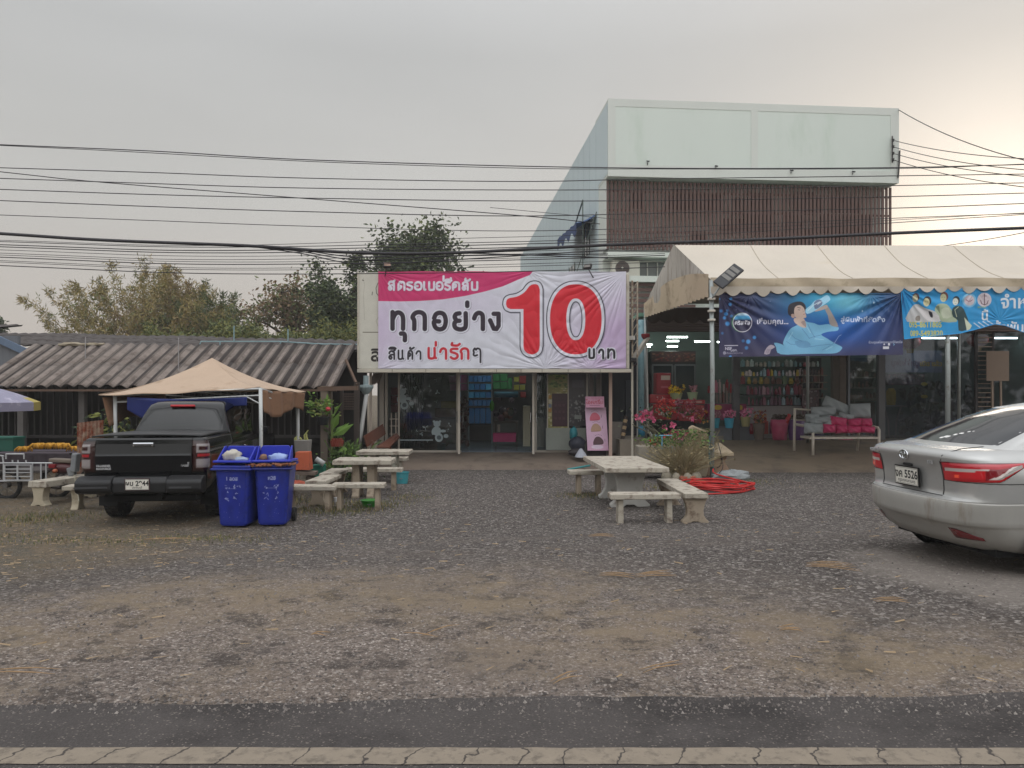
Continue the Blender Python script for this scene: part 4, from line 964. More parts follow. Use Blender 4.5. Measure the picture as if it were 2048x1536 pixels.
wheelie(467, 11.15, R(-4), 'left blue wheelie bin with a white rubbish bag under its hood', 4, ('1 ลดส',), True)
wheelie(545, 11.25, R(7), 'right blue wheelie bin with dry leaves along its lid', 9, ('ห28',), False)

# ================================================================== concrete tables and benches
con_w = M('weathered_concrete', '#aaa294', rough=.8, var=.12, scale=4, bump=.25, bscale=50, spots=('#72655a', .30, 7)); con_t = M('concrete_leg', '#9d8f7d', rough=.85, var=.12, scale=4, bump=.2, spots=('#6f5f50', .25, 4)); con_g = M('white_concrete_leg', '#b3b1ac', rough=.75, var=.08, scale=4, spots=('#857d73', .15, 5))
VASE = [(-.5, 0), (-.52, .08), (-.42, .16), (-.33, .30), (-.31, .50), (-.36, .75), (-.46, 1), (.46, 1), (.36, .75), (.31, .50), (.33, .30), (.42, .16), (.52, .08), (.5, 0), (.2, 0), (.1, .07), (-.1, .07), (-.2, 0)]
def slab(kind, lab, cat, x, y, rz, ln, wd, h, th, legm, lw=.9, lt=.09, inset=.18, group=None, topm=None, straight=False, lx=None):
    """top slab along local x; vase-shaped end legs across it"""
    z0 = gzf(x, y) - .01; t = T(kind, lab, cat, (x, y, z0), rz, group); m = MB(); r = random.Random(int(x * 977 + y * 131))
    nx = 12; top = []
    m.bx(-ln / 2, ln / 2, -wd / 2, wd / 2, h - th, h); m.v = [(a + r.uniform(-.006, .006), b + r.uniform(-.006, .006), c + (r.uniform(-.004, .004))) for a, b, c in m.v]
    m.build('tabletop' if 'table' in kind else 'seat', topm or con_w, t, local=True, bevel=.012, seg=2)
    for sg in (lx or (-1, 1)):
        m = MB(); xx = sg * (ln / 2 - inset)
        if straight: m.box((xx, 0, (h - th) / 2), (lt, wd * lw * .8, h - th), taper=.9)
        else: m.prism([(a * wd * lw, c * (h - th + .004)) for a, c in VASE], xx - lt / 2, xx + lt / 2, 'yz')
        m.build('leg', legm, t, local=True, bevel=.012)
    return t
LB = 'concrete benches and tables on the left'; RB = 'concrete benches and tables on the right'
slab('concrete_bench', 'small pale concrete bench nearest the lot centre in the left group', 'bench', PX(718, 12.75), 12.75, R(1), .86, .30, .45, .075, con_t, straight=True, lt=.075, inset=.12, group=LB)
slab('concrete_bench', 'pale concrete bench right behind the right wheelie bin', 'bench', PX(620, 12.62), 12.62, R(-2), .90, .30, .43, .075, con_t, straight=True, lt=.08, inset=.14, group=LB)
slab('concrete_bench', 'stained concrete bench running back from the bin, front of two in line', 'bench', -3.30, 13.5, R(88), 1.05, .36, .45, .07, con_t, group=LB)
slab('concrete_bench', 'stained concrete bench running back beside the left end of the first table', 'bench', -3.36, 14.62, R(91), 1.05, .36, .46, .07, con_t, group=LB)
slab('concrete_table', 'concrete table with dark lichen stains, nearer of two left tables', 'table', PX(729, 14.3), 14.35, R(1), 1.07, .72, .71, .085, con_t, lw=.78, lt=.13, inset=.40, group=LB)
slab('concrete_bench', 'long concrete bench behind the nearer left table', 'bench', PX(748, 15.4), 15.4, R(2), 1.15, .32, .45, .075, con_t, straight=True, group=LB)
slab('concrete_table', 'smooth pale concrete table in front of the wooden slat bench', 'table', PX(770, 16.9), 16.9, R(1), 1.15, .75, .71, .08, con_w, lw=.75, lt=.12, inset=.35, group=LB)
slab('concrete_bench', 'concrete bench with its right end showing behind the farther left table', 'bench', PX(760, 17.9), 17.9, 0, 1.3, .32, .47, .08, con_w, straight=True, group=LB)
slab('concrete_table', 'long white concrete table with peeling planked top on the right', 'table', 1.98, 13.75, R(93.5), 2.35, 1.06, .73, .08, con_g, lw=.62, lt=.15, inset=.62, group=RB)
slab('concrete_bench', 'white concrete bench across the front of the long right table', 'bench', 1.98, 11.55, R(1.5), 1.05, .33, .45, .08, con_w, straight=True, lt=.085, inset=.16, group=RB)
slab('concrete_bench', 'concrete bench along the right side of the long table with a tan foot', 'bench', 2.72, 12.42, R(91), 2.0, .36, .46, .08, con_t, lw=1.1, lt=.12, inset=.12, group=RB)
slab('concrete_bench', 'concrete bench poking out left of the long right table', 'bench', 1.48, 14.95, R(3), .78, .36, .46, .08, con_t, straight=True, inset=.2, group=RB)
slab('concrete_bench', 'cream concrete bench at far left half hidden by the pickup', 'bench', -8.05, 13.9, R(80), 1.35, .36, .44, .11, M('cream_concrete', '#aa9f8a', rough=.8, var=.1, spots=('#7d705d', .2, 5)), lw=.8, lt=.16, inset=.10)
slab('concrete_bench', 'low cream concrete bench behind the pickup rear wheel', 'bench', -7.0, 13.0, R(4), 1.0, .34, .42, .08, M('cream_concrete', '#aa9f8a'), lw=.8, lt=.12)
# ================================================================== tents and hanging banners
tent_m = M('tent_vinyl', '#beb4a6', rough=.55, var=.07, scale=.8, spots=('#bcae97', .12, .5)); tent_in = M('tent_inner', '#b5a48c', rough=.7, var=.08, scale=1.2, spots=('#857560', .25, 1.5))
pole_m = M('galvanised_pole', '#9aa09f', rough=.45, metal=.4, var=.08, spots=('#7d7a72', .15, 6))
t = T('market_tent', 'long beige market tent with scalloped edge standing before the gift shop', 'tent', (8.5, 17.46, gzf(8, 17.46)))
FL, FR = (4.49, 17.46), (14.2, 17.5); ML, MR = (4.23, 20.0), (14.2, 20.1); BL, BR = (3.88, 22.4), (14.2, 22.5)
ZE, ZR = 4.53, 5.78
def lerp(a, b, k): return a + (b - a) * k
def roof_front(u, v):
    x = lerp(lerp(FL[0], ML[0], v), lerp(FR[0], MR[0], v), u); y = lerp(lerp(FL[1], ML[1], v), lerp(FR[1], MR[1], v), u)
    bay = (x - 4.3) / 2.17; sag = .05 * abs(math.sin(math.pi * bay)) ** .7 + .012 * math.sin(x * 9 + v * 4)
    return (x, y, lerp(ZE, ZR, v) - sag * math.sin(math.pi * min(1, v * 1.0)) - .12 * math.sin(math.pi * v) * .6)
m = MB(); m.grid(150, 14, roof_front)
m.grid(60, 6, lambda u, v: (lerp(lerp(BL[0], ML[0], v), lerp(BR[0], MR[0], v), u), lerp(lerp(BL[1], ML[1], v), lerp(BR[1], MR[1], v), u), lerp(ZE, ZR, v) - .1 * math.sin(math.pi * v)))
m.build('canopy', tent_m, t, smooth=True)
for xs_ in (6.05, 7.75, 9.45, 11.2, 12.9):
    m = MB(); m.tube([Vector(roof_front((xs_ + .55 * v - 4.49) / 9.71 - .02 * v, v)) + Vector((0, -.004, .004)) for v in np.linspace(0.02, .99, 16)], .006, 4); m.build('seam', M('tent_seam', '#a3967f', rough=.7), t)
m = MB()       # gable end
for i in range(24):
    pass
def gable(u, v):
    top = ZE + (ZR - ZE) * (1 - abs(2 * u - 1)) ; y = lerp(FL[1], BL[1], u); x = lerp(FL[0], BL[0], u) + (.0 if .02 < u < .98 else 0)
    bot = ZE - .36 + .05 * math.sin(u * 9) + .035 * (1 if int(u * 96) % 3 else -1) * (.4 + .6 * ((int(u * 96) * 7919) % 11) / 11)
    z = lerp(bot, top, v); return (x - .05 * math.sin(math.pi * v) * math.sin(u * 11), y, z)
m.grid(96, 10, gable); m.build('gable_end', M('gable_canvas', '#aaa49c', rough=.75, var=.12, scale=2.5, stretch=(1, 3, .5), spots=('#857d74', .3, 2.0)), t, smooth=True)
m = MB()
def lowgab(u, v):
    y = lerp(FL[1], BL[1], u); x = lerp(FL[0], BL[0], u) - .035 - .03 * math.sin(u * 13) * v; hgt = .40 + .34 * math.sin(math.pi * min(1, u * .9 + .1)) 
    fr = .05 * (((int(u * 120) * 7919) % 13) / 13 - .5) * (1 if v < .05 else 0)
    return (x, y, lerp(ZE - .40 + fr, ZE - .40 + hgt, v))
m.grid(120, 8, lowgab); m.build('gable_valance', tent_in, t, smooth=True)
m = MB()       # front band and scalloped valance
def band(u, v): 
    x = lerp(FL[0], FR[0], u); return (x, 17.43 - .015 * math.sin(x * 5.3 + v * 3) - .03 * v * (1 - v), lerp(4.31, ZE + .01, v) + .012 * math.sin(x * 3.1))
m.grid(160, 4, band); m.build('eave_band', M('eave_canvas', '#b5a68f', rough=.7, var=.08, scale=1.6, spots=('#94876f', .22, 1.8)), t, smooth=True)
m = MB()
def val(u, v):
    x = lerp(FL[0], FR[0], u); s = abs(math.sin(math.pi * (x - 4.49) / .335 + .25 * math.sin(x * 1.9))) * (.86 + .26 * math.sin(int((x - 4.49) / .335) * 2.7)); return (x, 17.40 - .02 * math.sin(x * 4.2) * (1 - v), lerp(4.31 - .06 - .125 * s ** .8 + .075 * min(1, max(0, (x - 5.5) / 3.5)), 4.345, v))
m.grid(420, 3, val); m.build('scalloped_valance', tent_m, t, smooth=True)
for px, Y, h in ((1424, 17.46, 4.5), (1895, 17.5, 4.5), (2330, 17.5, 4.5)):
    x = PX(px, Y); m = MB(); z0 = gzf(x, Y) - .02; m.tube([(x + .0, Y, z0), (x + .01, Y, 2.4), (x - .015, Y, h)], .052, 12); m.build('pole', pole_m, t, smooth=True)
for x in (3.88, 8.6, 13.0):
    m = MB(); m.tube([(x, 22.4, .5), (x, 22.4, 4.5)], .045, 10); m.build('pole', pole_m, t, smooth=True)
m = MB()
for a, b in (((4.5, 17.47, 4.36), (14.2, 17.5, 4.36)), ((3.9, 22.38, 4.4), (14.2, 22.5, 4.4)), ((4.5, 17.47, 4.4), (3.9, 22.38, 4.42)), ((4.23, 20, 5.7), (14.2, 20.1, 5.7)), ((4.5, 17.47, 4.4), (4.23, 20, 5.7))): m.tube([a, b], .028, 8)
for x in (6.6, 8.75, 10.9, 13.1): m.tube([(x, 17.48, 4.40), (x, 20.02, 5.62)], .025, 6); m.tube([(x, 22.4, 4.40), (x, 20.02, 5.62)], .025, 6)
m.build('roof_frame', pole_m, t)
# solar street lamp strapped to the front tent pole
x = PX(1418, 17.4); lp = T('solar_lamp', 'dark solar street lamp slanting up from the front tent pole', 'street lamp', (x, 17.36, 4.0))
m = MB(); m.tube([(x + .05, 17.36, PZ(598, 17.36)), (x + .10, 17.32, PZ(590, 17.36)), (x + .27, 17.24, PZ(566, 17.3))], .022, 8); m.build('arm', pole_m, lp, smooth=True)
m = MB(); m.box((PX(1456, 17.2), 17.16, PZ(553, 17.2)), (.66, .30, .055), (R(52), R(-40), R(8))); m.build('lamp_head', M('lamp_dark', '#25252a', rough=.4), lp, bevel=.02)
from mathutils import Euler
E = Euler((R(52), R(-40), R(8))).to_matrix(); cc = Vector((PX(1456, 17.2), 17.16, PZ(553, 17.2)))
for k in range(3):
    m = MB(); c = cc + E @ Vector((-.06 + .13 * k, 0, .03)); m.box(c, (.09, .23, .012), (R(52), R(-40), R(8))); m.build('led_panel', M('led_grey', '#6d6a66', rough=.3), lp)
for zz in (PZ(622, 17.4), PZ(598, 17.4), PZ(640, 17.4)): m = MB(); m.box((PX(1423, 17.4), 17.40, zz), (.15, .13, .05)); m.build('clamp', M('clamp_cream', '#c4beb2', rough=.5), lp, bevel=.01)

# ---- water advert banner (own artwork of a man drinking; plain stand-in figure)
BYW = 17.44
cv = Canvas(1438, 1806, 586, 714, 1.9, '#2a2f52')
def wbg(X, Y):
    u = (X - 1438) / 368; v = (Y - 588) / 124
    navy = np.array(C('#2f3053')); blue = np.array(C('#1f57a8')); teal = np.array(C('#2f9cc4')); dusk = np.array(C('#443e58')); pale = np.array(C('#7fcbd9'))
    k = np.clip(1.15 * np.exp(-((u - .62) / .26) ** 2 - ((v - .45) / .6) ** 2), 0, 1)[..., None]; c = navy * (1 - k) + blue * k
    k = np.clip(1.1 * np.exp(-((u - .60) / .22) ** 2 - ((v - .02) / .32) ** 2), 0, 1)[..., None]; c = c * (1 - k) + teal * k
    k = np.clip(.6 * np.exp(-((u - .70) / .09) ** 2 - ((v - .13) / .14) ** 2), 0, 1)[..., None]; c = c * (1 - k) + pale * k
    k = np.clip((v - .72) / .3, 0, 1)[..., None] * np.clip(1.1 - np.abs(u - .4) * .6, 0, 1)[..., None] * .75; c = c * (1 - k) + dusk * k
    return c
cv.grad(wbg)
q1 = lambda pts: [(1430 + a / 10.24, 580 + b / 10.24) for a, b in pts]; q2 = lambda pts: [(1610 + a / 10.24, 580 + b / 10.24) for a, b in pts]
rb = random.Random(3)
for a, b, r_, al in ((310, 295, 32, .9), (325, 178, 28, .9), (125, 430, 30, .6), (225, 490, 36, .95), (255, 420, 26, .5), (195, 570, 32, .9), (255, 690, 42, .95), (335, 535, 28, .6), (150, 885, 26, .4), (808, 975, 34, .9), (680, 1062, 42, .95), (578, 1045, 30, .45), (645, 1190, 34, .6), (315, 1370, 28, .8), (92, 185, 18, .7)):
    (x_, y_), = q1([(a, b)]); cv.ell(x_, y_, r_ * 1.35 / 10.24, r_ * 1.35 / 10.24, '#4f9ade', al, soft=.5)
for a, b in ((1130, 230), (690, 305), (630, 225), (435, 405)): (x_, y_), = q1([(a, b)]); cv.ell(x_, y_, 1.6, 1, '#9fb2d9', .6, soft=.8)
for a, b in ((1410, 260), (1175, 430)): (x_, y_), = q2([(a, b)]); cv.ell(x_, y_, 1.6, 2.6, '#d5efff', .9, soft=.8)
# round badge
(bxx, byy), = q1([(562, 665)])
cv.ell(bxx - 1.5, byy, 20.3, 19.6, '#3f9a4e', .55); cv.ell(bxx, byy, 19.4, 19.4, '#d8d5e0'); cv.ell(bxx, byy, 18.2, 18.2, '#322f4c')
m1 = cv.aa((np.hypot((cv.X - bxx) / 18.2, (cv.Y - byy) / 18.2) - 1) * 18) * np.clip((byy - 4 - cv.Y) / 5, 0, 1); cv.put(m1, '#4ba3d6')
m1 = cv.aa((np.hypot((cv.X - bxx) / 18.2, (cv.Y - byy) / 18.2) - 1) * 18) * np.clip((byy - 12 - cv.Y) / 4, 0, 1) * .7; cv.put(m1, '#cfe7ee')
cv.text('คริสตัล', bxx, byy + 4.5, 11, '#e3e3ee', bold=.025, align='CENTER', sx=1.0)
cv.text('เชื่อมคุณ...', 1513, 648, 14.5, '#d6d6e4', bold=.015, sx=1.05)
cv.text('สู่ผืนฟ้าที่ชัดซึ้ง', 1681, 644, 13.5, '#c8d3e8', bold=.012, sx=1.15)
cv.text('ร่วมดูแลโลกของเราให้สดใส', 1737, 689, 6.4, '#b9bfd2', bold=.01)
cv.rect(1766, 1778, 696, 701.5, '#dcdde4'); cv.rect(1767, 1770, 690, 693, '#d9dae2'); cv.rect(1776, 1780, 689, 694, '#d9dae2'); cv.line([(1787, 690), (1789, 692), (1787, 694)], 1, '#8fc0e0')
cv.rect(1449, 1476, 690.5, 692, '#d0cede'); cv.text('NSF', 1450, 700, 8, '#d0cede', bold=.02); cv.text('มอก.', 1461, 703, 7, '#d0cede', bold=.01); cv.text('เครื่องหมายคุณภาพ', 1450, 708, 4.5, '#a9a6ba'); cv.ell(1449, 706, 3, 3.4, '#a9a6ba', .7)
# the man: arm, bottle, torso, head
sk, skd, sh1, sh2, sh3 = '#c9b2a6', '#8f7f84', '#78b4d6', '#5b97c4', '#3f6ba5'
cv.poly(q2([(-10, 640), (60, 660), (190, 680), (300, 720), (480, 700), (640, 760), (690, 770), (660, 840), (480, 860), (330, 920), (460, 1010), (600, 1105), (740, 1180), (755, 1230), (640, 1320), (330, 1330), (0, 1330), (-500, 1330), (-560, 1190), (-430, 1160), (-450, 1100), (-400, 960), (-300, 800), (-160, 720)]), sh1, smooth=3)
cv.poly(q1([(1210, 1090), (1340, 1110), (1440, 1180), (1400, 1300), (1280, 1300), (1250, 1180)]), sh1, smooth=2)
cv.poly(q1([(1640, 1060), (1860, 1050), (1960, 1130), (1900, 1200), (1700, 1180)]), '#4d78a8', a=.45, smooth=3)
for pts in ([(60, 700), (130, 860), (200, 980)], [(-300, 900), (-200, 1000), (-60, 1060)], [(90, 1000), (200, 960), (330, 930)], [(100, 1180), (300, 1150), (520, 1130)], [(360, 1250), (480, 1180), (590, 1110)], [(-380, 1060), (-300, 1120), (-200, 1130)], [(-60, 800), (20, 900), (90, 1000)]): cv.line(q2(pts), 1.1, sh3, .7)
for pts in ([(20, 720), (110, 880)], [(200, 1010), (380, 1030)], [(-250, 870), (-330, 1010)], [(430, 1250), (560, 1180)]): cv.line(q2(pts), 1.6, '#a5d4e8', .7)
cv.poly(q1([(1620, 580), (1780, 560), (1850, 640), (1870, 760), (1800, 770), (1700, 720), (1630, 660)]), sk, smooth=2); cv.poly(q1([(1760, 660), (1840, 630), (1870, 740), (1850, 760)]), '#6d5f6c', a=.5, smooth=2)
cv.poly(q1([(1490, 420), (1520, 300), (1640, 245), (1770, 240), (1850, 310), (1850, 420), (1720, 470), (1620, 520), (1570, 540), (1510, 510)]), '#2d2a33', smooth=3)
cv.poly(q1([(1640, 350), (1740, 310), (1820, 370), (1850, 470), (1870, 540), (1850, 570), (1740, 580), (1650, 560), (1620, 470)]), sk, smooth=3)
cv.poly(q1([(1560, 500), (1610, 490), (1640, 540), (1610, 575), (1570, 560)]), '#b59a90', smooth=2); cv.line(q1([(1690, 355), (1750, 370)]), 1.3, '#4a3d3f'); cv.line(q1([(1700, 405), (1740, 410)]), 1.0, '#3b3134'); cv.line(q1([(1780, 380), (1815, 440), (1790, 450)]), .7, '#9b837b'); cv.line(q1([(1810, 500), (1845, 490)]), 1.2, '#a8656a')
cv.poly(q2([(400, 380), (440, 300), (520, 420), (620, 600), (680, 750), (560, 740), (500, 680), (470, 520)]), '#9d9490', smooth=2); cv.poly(q2([(190, 420), (300, 360), (440, 300), (460, 360), (380, 400), (230, 440)]), '#b9a9a2', smooth=2)
cv.poly(q2([(10, 400), (120, 310), (200, 220), (330, 170), (450, 100), (520, 180), (480, 240), (330, 340), (180, 440), (40, 490)]), '#9ed2ec', smooth=2); cv.poly(q2([(190, 250), (290, 190), (360, 260), (300, 350), (200, 390)]), '#6d7d9d', smooth=2); cv.line(q2([(60, 420), (160, 320), (300, 240)]), 1.4, '#e4f4fa', .7); cv.line(q2([(260, 290), (330, 240)]), 1.6, '#dfe6ee', .8)
cv.poly(q1([(1005, 1320), (1060, 1190), (1150, 1130), (1230, 1180), (1150, 1230), (1120, 1320)]), '#b4a9b6', smooth=2)
for k in range(4): cv.line(q1([(1040 + k * 26, 1300 + (k % 2) * 15), (1080 + k * 24, 1220)]), .9, '#6f6580', .8)
for pts in ([(740, 930), (690, 960), (600, 1110)],): cv.line(q2(pts), 1.1, '#8fa8d8')
def wxyz(X, Y):
    h = folds(X, Y, [(1440, 590, .022, 17, 150), (1804, 588, .026, 15, 150), (1500, 588, .01, 12, 80), (1740, 588, .008, 12, 80)], 8)
    bot = np.clip((Y - 650) / 60, 0, 1) * (-4.5 * ((X - 1438) / 368) ** 1.0)
    Yd = BYW + .0 - h; return (X - CX) / F * Yd, Yd, CZ - (Y + bot - HY) / F * Yd
tag(cv.mesh(wxyz).build('water_banner', PRINT('vinyl_blue', .42, .4), smooth=True), 'dark blue banner of a man drinking bottled water hung under the tent edge', 'banner')

# ---- second banner: light blue with four figures and phone numbers, its lower edge pulled up in the middle
cv = Canvas(1801, 2190, 576, 700, 1.9, '#2f8fc6')
cv.grad(lambda X, Y: np.array(C('#2b93cd')) * (1 - np.clip((X - 1900) / 300, 0, 1)[..., None] * .25))
k8 = lambda pts: [(1790 + a / 7.94, 563 + b / 7.94) for a, b in pts]
cv.poly(k8([(170, 640), (180, 520), (260, 410), (300, 370), (370, 360), (470, 420), (700, 500), (760, 600), (620, 640)]), '#bcbcbc', smooth=2); cv.poly(k8([(300, 380), (450, 450), (720, 560), (700, 640), (520, 620), (400, 500)]), '#d2cfcf', smooth=2)
cv.poly(k8([(330, 560), (390, 540), (400, 620), (330, 620)]), '#6f6355', a=.8, smooth=2); cv.poly(k8([(530, 470), (590, 490), (600, 570), (560, 560)]), '#33323c', smooth=2)
cv.poly(k8([(630, 460), (660, 380), (720, 350), (820, 360), (890, 440), (960, 560), (980, 640), (740, 640), (700, 540)]), '#a3b095', smooth=2); cv.poly(k8([(640, 400), (700, 380), (720, 520)]), '#5c6a58', a=.8); cv.poly(k8([(740, 440), (850, 420), (900, 560), (760, 580)]), '#c2c8b4', a=.8, smooth=2)
cv.poly(k8([(905, 450), (960, 390), (1060, 400), (1120, 500), (1180, 690), (1130, 770), (1010, 780), (1000, 620), (920, 560)]), '#2c4548', smooth=2); cv.line(k8([(1010, 400), (950, 450), (980, 560)]), 1.0, '#c9cdb0'); cv.poly(k8([(1100, 570), (1220, 700), (1190, 760), (1140, 780)]), '#c9d0b8', smooth=1)
for a, b, w_, hcol, fc in ((318, 270, 44, '#4b2f2e', '#cdc7a8'), (500, 330, 50, '#2b2526', '#c9c49c'), (768, 260, 50, '#6d3a35', '#bfc09c'), (960, 320, 44, '#1f2b30', '#d6d9cf')):
    cv.ell(1790 + (a + 14) / 7.94, 563 + (b - 22) / 7.94, w_ * 1.25 / 7.94, w_ * 1.5 / 7.94, hcol); cv.ell(1790 + a / 7.94, 563 + b / 7.94, w_ / 7.94, w_ * 1.3 / 7.94, fc)
    for s_ in (-1, 1): cv.line(k8([(a + s_ * 18 - 6, b - 8), (a + s_ * 18 + 6, b - 8)]), .6, '#4b4638')
    cv.line(k8([(a - 10, b + 30), (a + 10, b + 30)]), .6, '#7a5a4c')
for a, b, inner in ((1180, 300, 0), (1420, 290, 1)):
    cv.ell(1790 + a / 7.94, 563 + b / 7.94, 14, 14, '#7ab7d8' if not inner else '#c9bfc6'); cv.ell(1790 + a / 7.94, 563 + b / 7.94, 10.4, 10.4, '#c8bcc3')
    if inner:
        cv.line(k8([(a, b - 90), (a, b + 80)]), 1.5, '#553542'); cv.line(k8([(a - 60, b + 10), (a - 45, b + 60), (a, b + 85), (a + 45, b + 60), (a + 60, b + 10)]), 1.4, '#553542'); cv.line(k8([(a - 30, b - 60), (a + 30, b - 60)]), 1.2, '#553542')
    else: cv.line(k8([(a - 50, b - 10), (a - 20, b + 12), (a + 20, b + 12), (a + 50, b - 10)]), 1.3, '#7d3f55')
cv.text('สมาคม', 1955, 616, 6, '#8fa45a', bold=.02)
cv.text('095-8611805', 1816, 654.5, 15.5, '#c4bf4e', bold=.02, sx=.82); cv.text('089-5493820', 1818, 672, 15.5, '#c4bf4e', bold=.02, sx=.82)
cv.text('จำหน่ายชุด', 2001, 616, 35, '#d9dde3', bold=.02); cv.text('นี้', 1962, 640, 25, '#d9dde3', bold=.02); cv.text('ผ้าพันคอลูกเสือ', 1985, 664, 27, '#d9dde3', bold=.02)
for k in range(4): cv.line([(1948 + k * 9, 646 - k * 1.5), (1960 + k * 9, 655 - k * 2)], 2, '#d3dbe2', .8)
def bxyz(X, Y):
    v = (Y - 576) / 124; low = np.interp(X, [1801, 1830, 1880, 1920, 1960, 1990, 2010, 2048, 2100, 2190], [678, 675, 670, 666, 656, 647, 650, 664, 676, 684])
    Yq = np.minimum(Y, low + (Y - low) * .03); h = folds(X, Y, [(1803, 578, .03, 13, 90), (2000, 640, .006, 12, 60), (1950, 578, .006, 10, 70)], 12)
    Yd = 17.43 - h - .05 * np.clip(v - .6, 0, 1); xx = X + np.clip(v, 0, 1) * np.clip((1830 - X) / 30, 0, 1) * 9
    return (xx - CX) / F * Yd, Yd, CZ - (Yq - HY) / F * Yd
tag(cv.mesh(bxyz).build('notice_banner', PRINT('vinyl_light_blue', .5, .35), smooth=True), 'light blue banner with four figures and yellow phone numbers under the tent edge', 'banner')

# ---- tan canopy over the pickup
t = T('canopy_tent', 'small tan peaked canopy on white posts over the black pickup', 'canopy', (-5.2, 15.2, 0))
pts = {'fl': P(230, 789, 13.9), 'fr': P(521, 775, 13.9), 'br': P(600, 792, 16.6), 'bl': Vector((-7.6, 16.6, 2.05)), 'pk': P(424, 716, 15.3)}
pts['fl0'] = P(197, 790, 13.7); pts['br'] = P(612, 784, 16.4)
def tri(a, b, c, sag):
    def fn(u, v):
        e = a.lerp(b, u); p = e.lerp(c, v); s = math.sin(math.pi * u) * (1 - v) * v; p = p.copy(); p.z -= sag * v * (1 - v) * 4 * (.35 + .65 * abs(2 * u - 1)) * .8 + .03 * math.sin(math.pi * u) * (1 - v) + .012 * math.sin(u * 17 + v * 5) * (1 - v); return p
    return fn
m = MB()
for a, b in (('fl0', 'fr'), ('fr', 'br'), ('br', 'bl'), ('bl', 'fl0')): m.grid(26, 14, tri(pts[a], pts[b], pts['pk'], .13))
cnv = M('tan_canvas', '#b29b86', rough=.8, var=.07, scale=2.2, bump=.15, bscale=30, spots=('#9c846e', .15, 2)); cnb = M('brown_canvas', '#7f5f48', rough=.85, var=.12, scale=3, spots=('#654a37', .2, 3))
m.build('canopy_sheet', cnv, t, smooth=True, solid=.008)
m = MB()
def flap(u, v):
    a, b = P(521, 780, 13.95), P(610, 786, 16.3); p = a.lerp(b, u); lo = .40 + .06 * math.sin(u * 6.3) - .05 * u; return (p.x + .03 * math.sin(u * 22) + .10 * (1 - v) * (.6 - u), p.y, p.z - lo * (1 - v) - .06 * (1 - v) * abs(math.sin(u * 4)))
m.grid(40, 8, flap); m.build('side_flap', cnb, t, smooth=True, solid=.006)
m = MB()
def flap2(u, v):
    a, b = P(205, 795, 13.75), Vector((-7.45, 16.4, 2.0)); p = a.lerp(b, u); return (p.x + .05 * math.sin(u * 14) + .12 * (1 - v), p.y, p.z - (.52 - .1 * math.sin(u * 5)) * (1 - v))
m.grid(30, 8, flap2); m.build('side_flap', cnb, t, smooth=True, solid=.006)
whp = M('white_post', '#c3c5c4', rough=.45, var=.05, scale=5, spots=('#8d8a83', .15, 6))
for nm in ('fl', 'fr', 'br', 'bl'):
    p = pts[nm] if nm != 'br' else P(595, 800, 16.3); m = MB(); m.tube([(p.x, p.y, gzf(p.x, p.y) - .02), (p.x + .01, p.y, 1.2), (p.x, p.y, p.z - .01)], .034 if nm != 'br' else .036, 10); m.build('post', whp, t, smooth=True)
m = MB(); fl, fr, br_, bl = pts['fl'], pts['fr'], P(595, 800, 16.3), pts['bl']
for a, b in ((fl, fr), (fr, br_), (br_, bl), (bl, fl)): m.tube([a + Vector((0, 0, -.02)), b + Vector((0, 0, -.02))], .02, 6); m.tube([a + Vector((0, 0, -.14)), b + Vector((0, 0, -.14))], .014, 6)
m.tube([fr + Vector((0, 0, -.30)), fr + Vector((-.30, 0, -.14))], .012, 6); m.build('frame', whp, t)
m = MB()
def tarp(u, v):
    top = 1.87 - .04 * math.sin(u * 3.1); low = top - .10 - .34 * math.sin(math.pi * min(1, u * 1.6 + .12)) ** 1.5 * (1 - u) - .05; return (lerp(-6.9, -4.75, u), 13.80 + .1 * (1 - v) * math.sin(u * 3.1) + .03 * math.sin(u * 19), lerp(low, top, v))
m.grid(40, 8, tarp); m.build('blue_tarp', M('blue_tarp', '#1c2a6a', rough=.5, var=.2, scale=4), smooth=True, label='dark blue tarp slung below the tan canopy edge', cat='tarp', solid=.006)

# ---- market umbrella at the left edge
t = T('market_umbrella', 'faded violet market umbrella with a yellow panel at the left edge', 'umbrella', (-10.35, 14.6, 0)); m = MB(); my = MB(); cu = Vector((-10.35, 14.6, 0)); n = 10
def rim(k, f, dz=0): 
    a = 2 * math.pi * (k + .13) / n; return Vector((cu.x + f * 1.22 * math.cos(a), cu.y + f * 1.22 * math.sin(a), 2.12 - .36 * f ** 1.6 + dz))
for k in range(n):
    tgt = my if k in (0,) else m
    for j in range(6):
        f0, f1 = j / 6, (j + 1) / 6; q = [rim(k, f0), rim(k + 1, f0), rim(k + 1, f1), rim(k, f1)]
        if tgt is my and j < 5: m.add(q, [(3, 2, 1, 0)])
        else: tgt.add(q, [(3, 2, 1, 0)])
    q = [rim(k, 1), rim(k + 1, 1), rim(k + 1, 1.0, -.16), rim(k, 1.0, -.16)]; (my if k == 0 else m).add(q, [(3, 2, 1, 0)])
m.build('umbrella_cover', M('violet_fabric', '#8b889c', rough=.7, var=.1, scale=3, spots=('#b8b3c4', .2, 3)), t, solid=.004); my.build('yellow_panel', M('yellow_fabric', '#a0914a', rough=.7), t, solid=.004)
m = MB(); m.tube([(cu.x, cu.y, 0), (cu.x, cu.y, 2.15)], .025, 8)
m.build('umbrella_pole', pole_m, t)
m = MB()
for k in range(n): m.tube([rim(k, .0, -.02), rim(k, 1, -.02)], .008, 4)
m.build('ribs', M('rib_brown', '#5d4b45'), t)
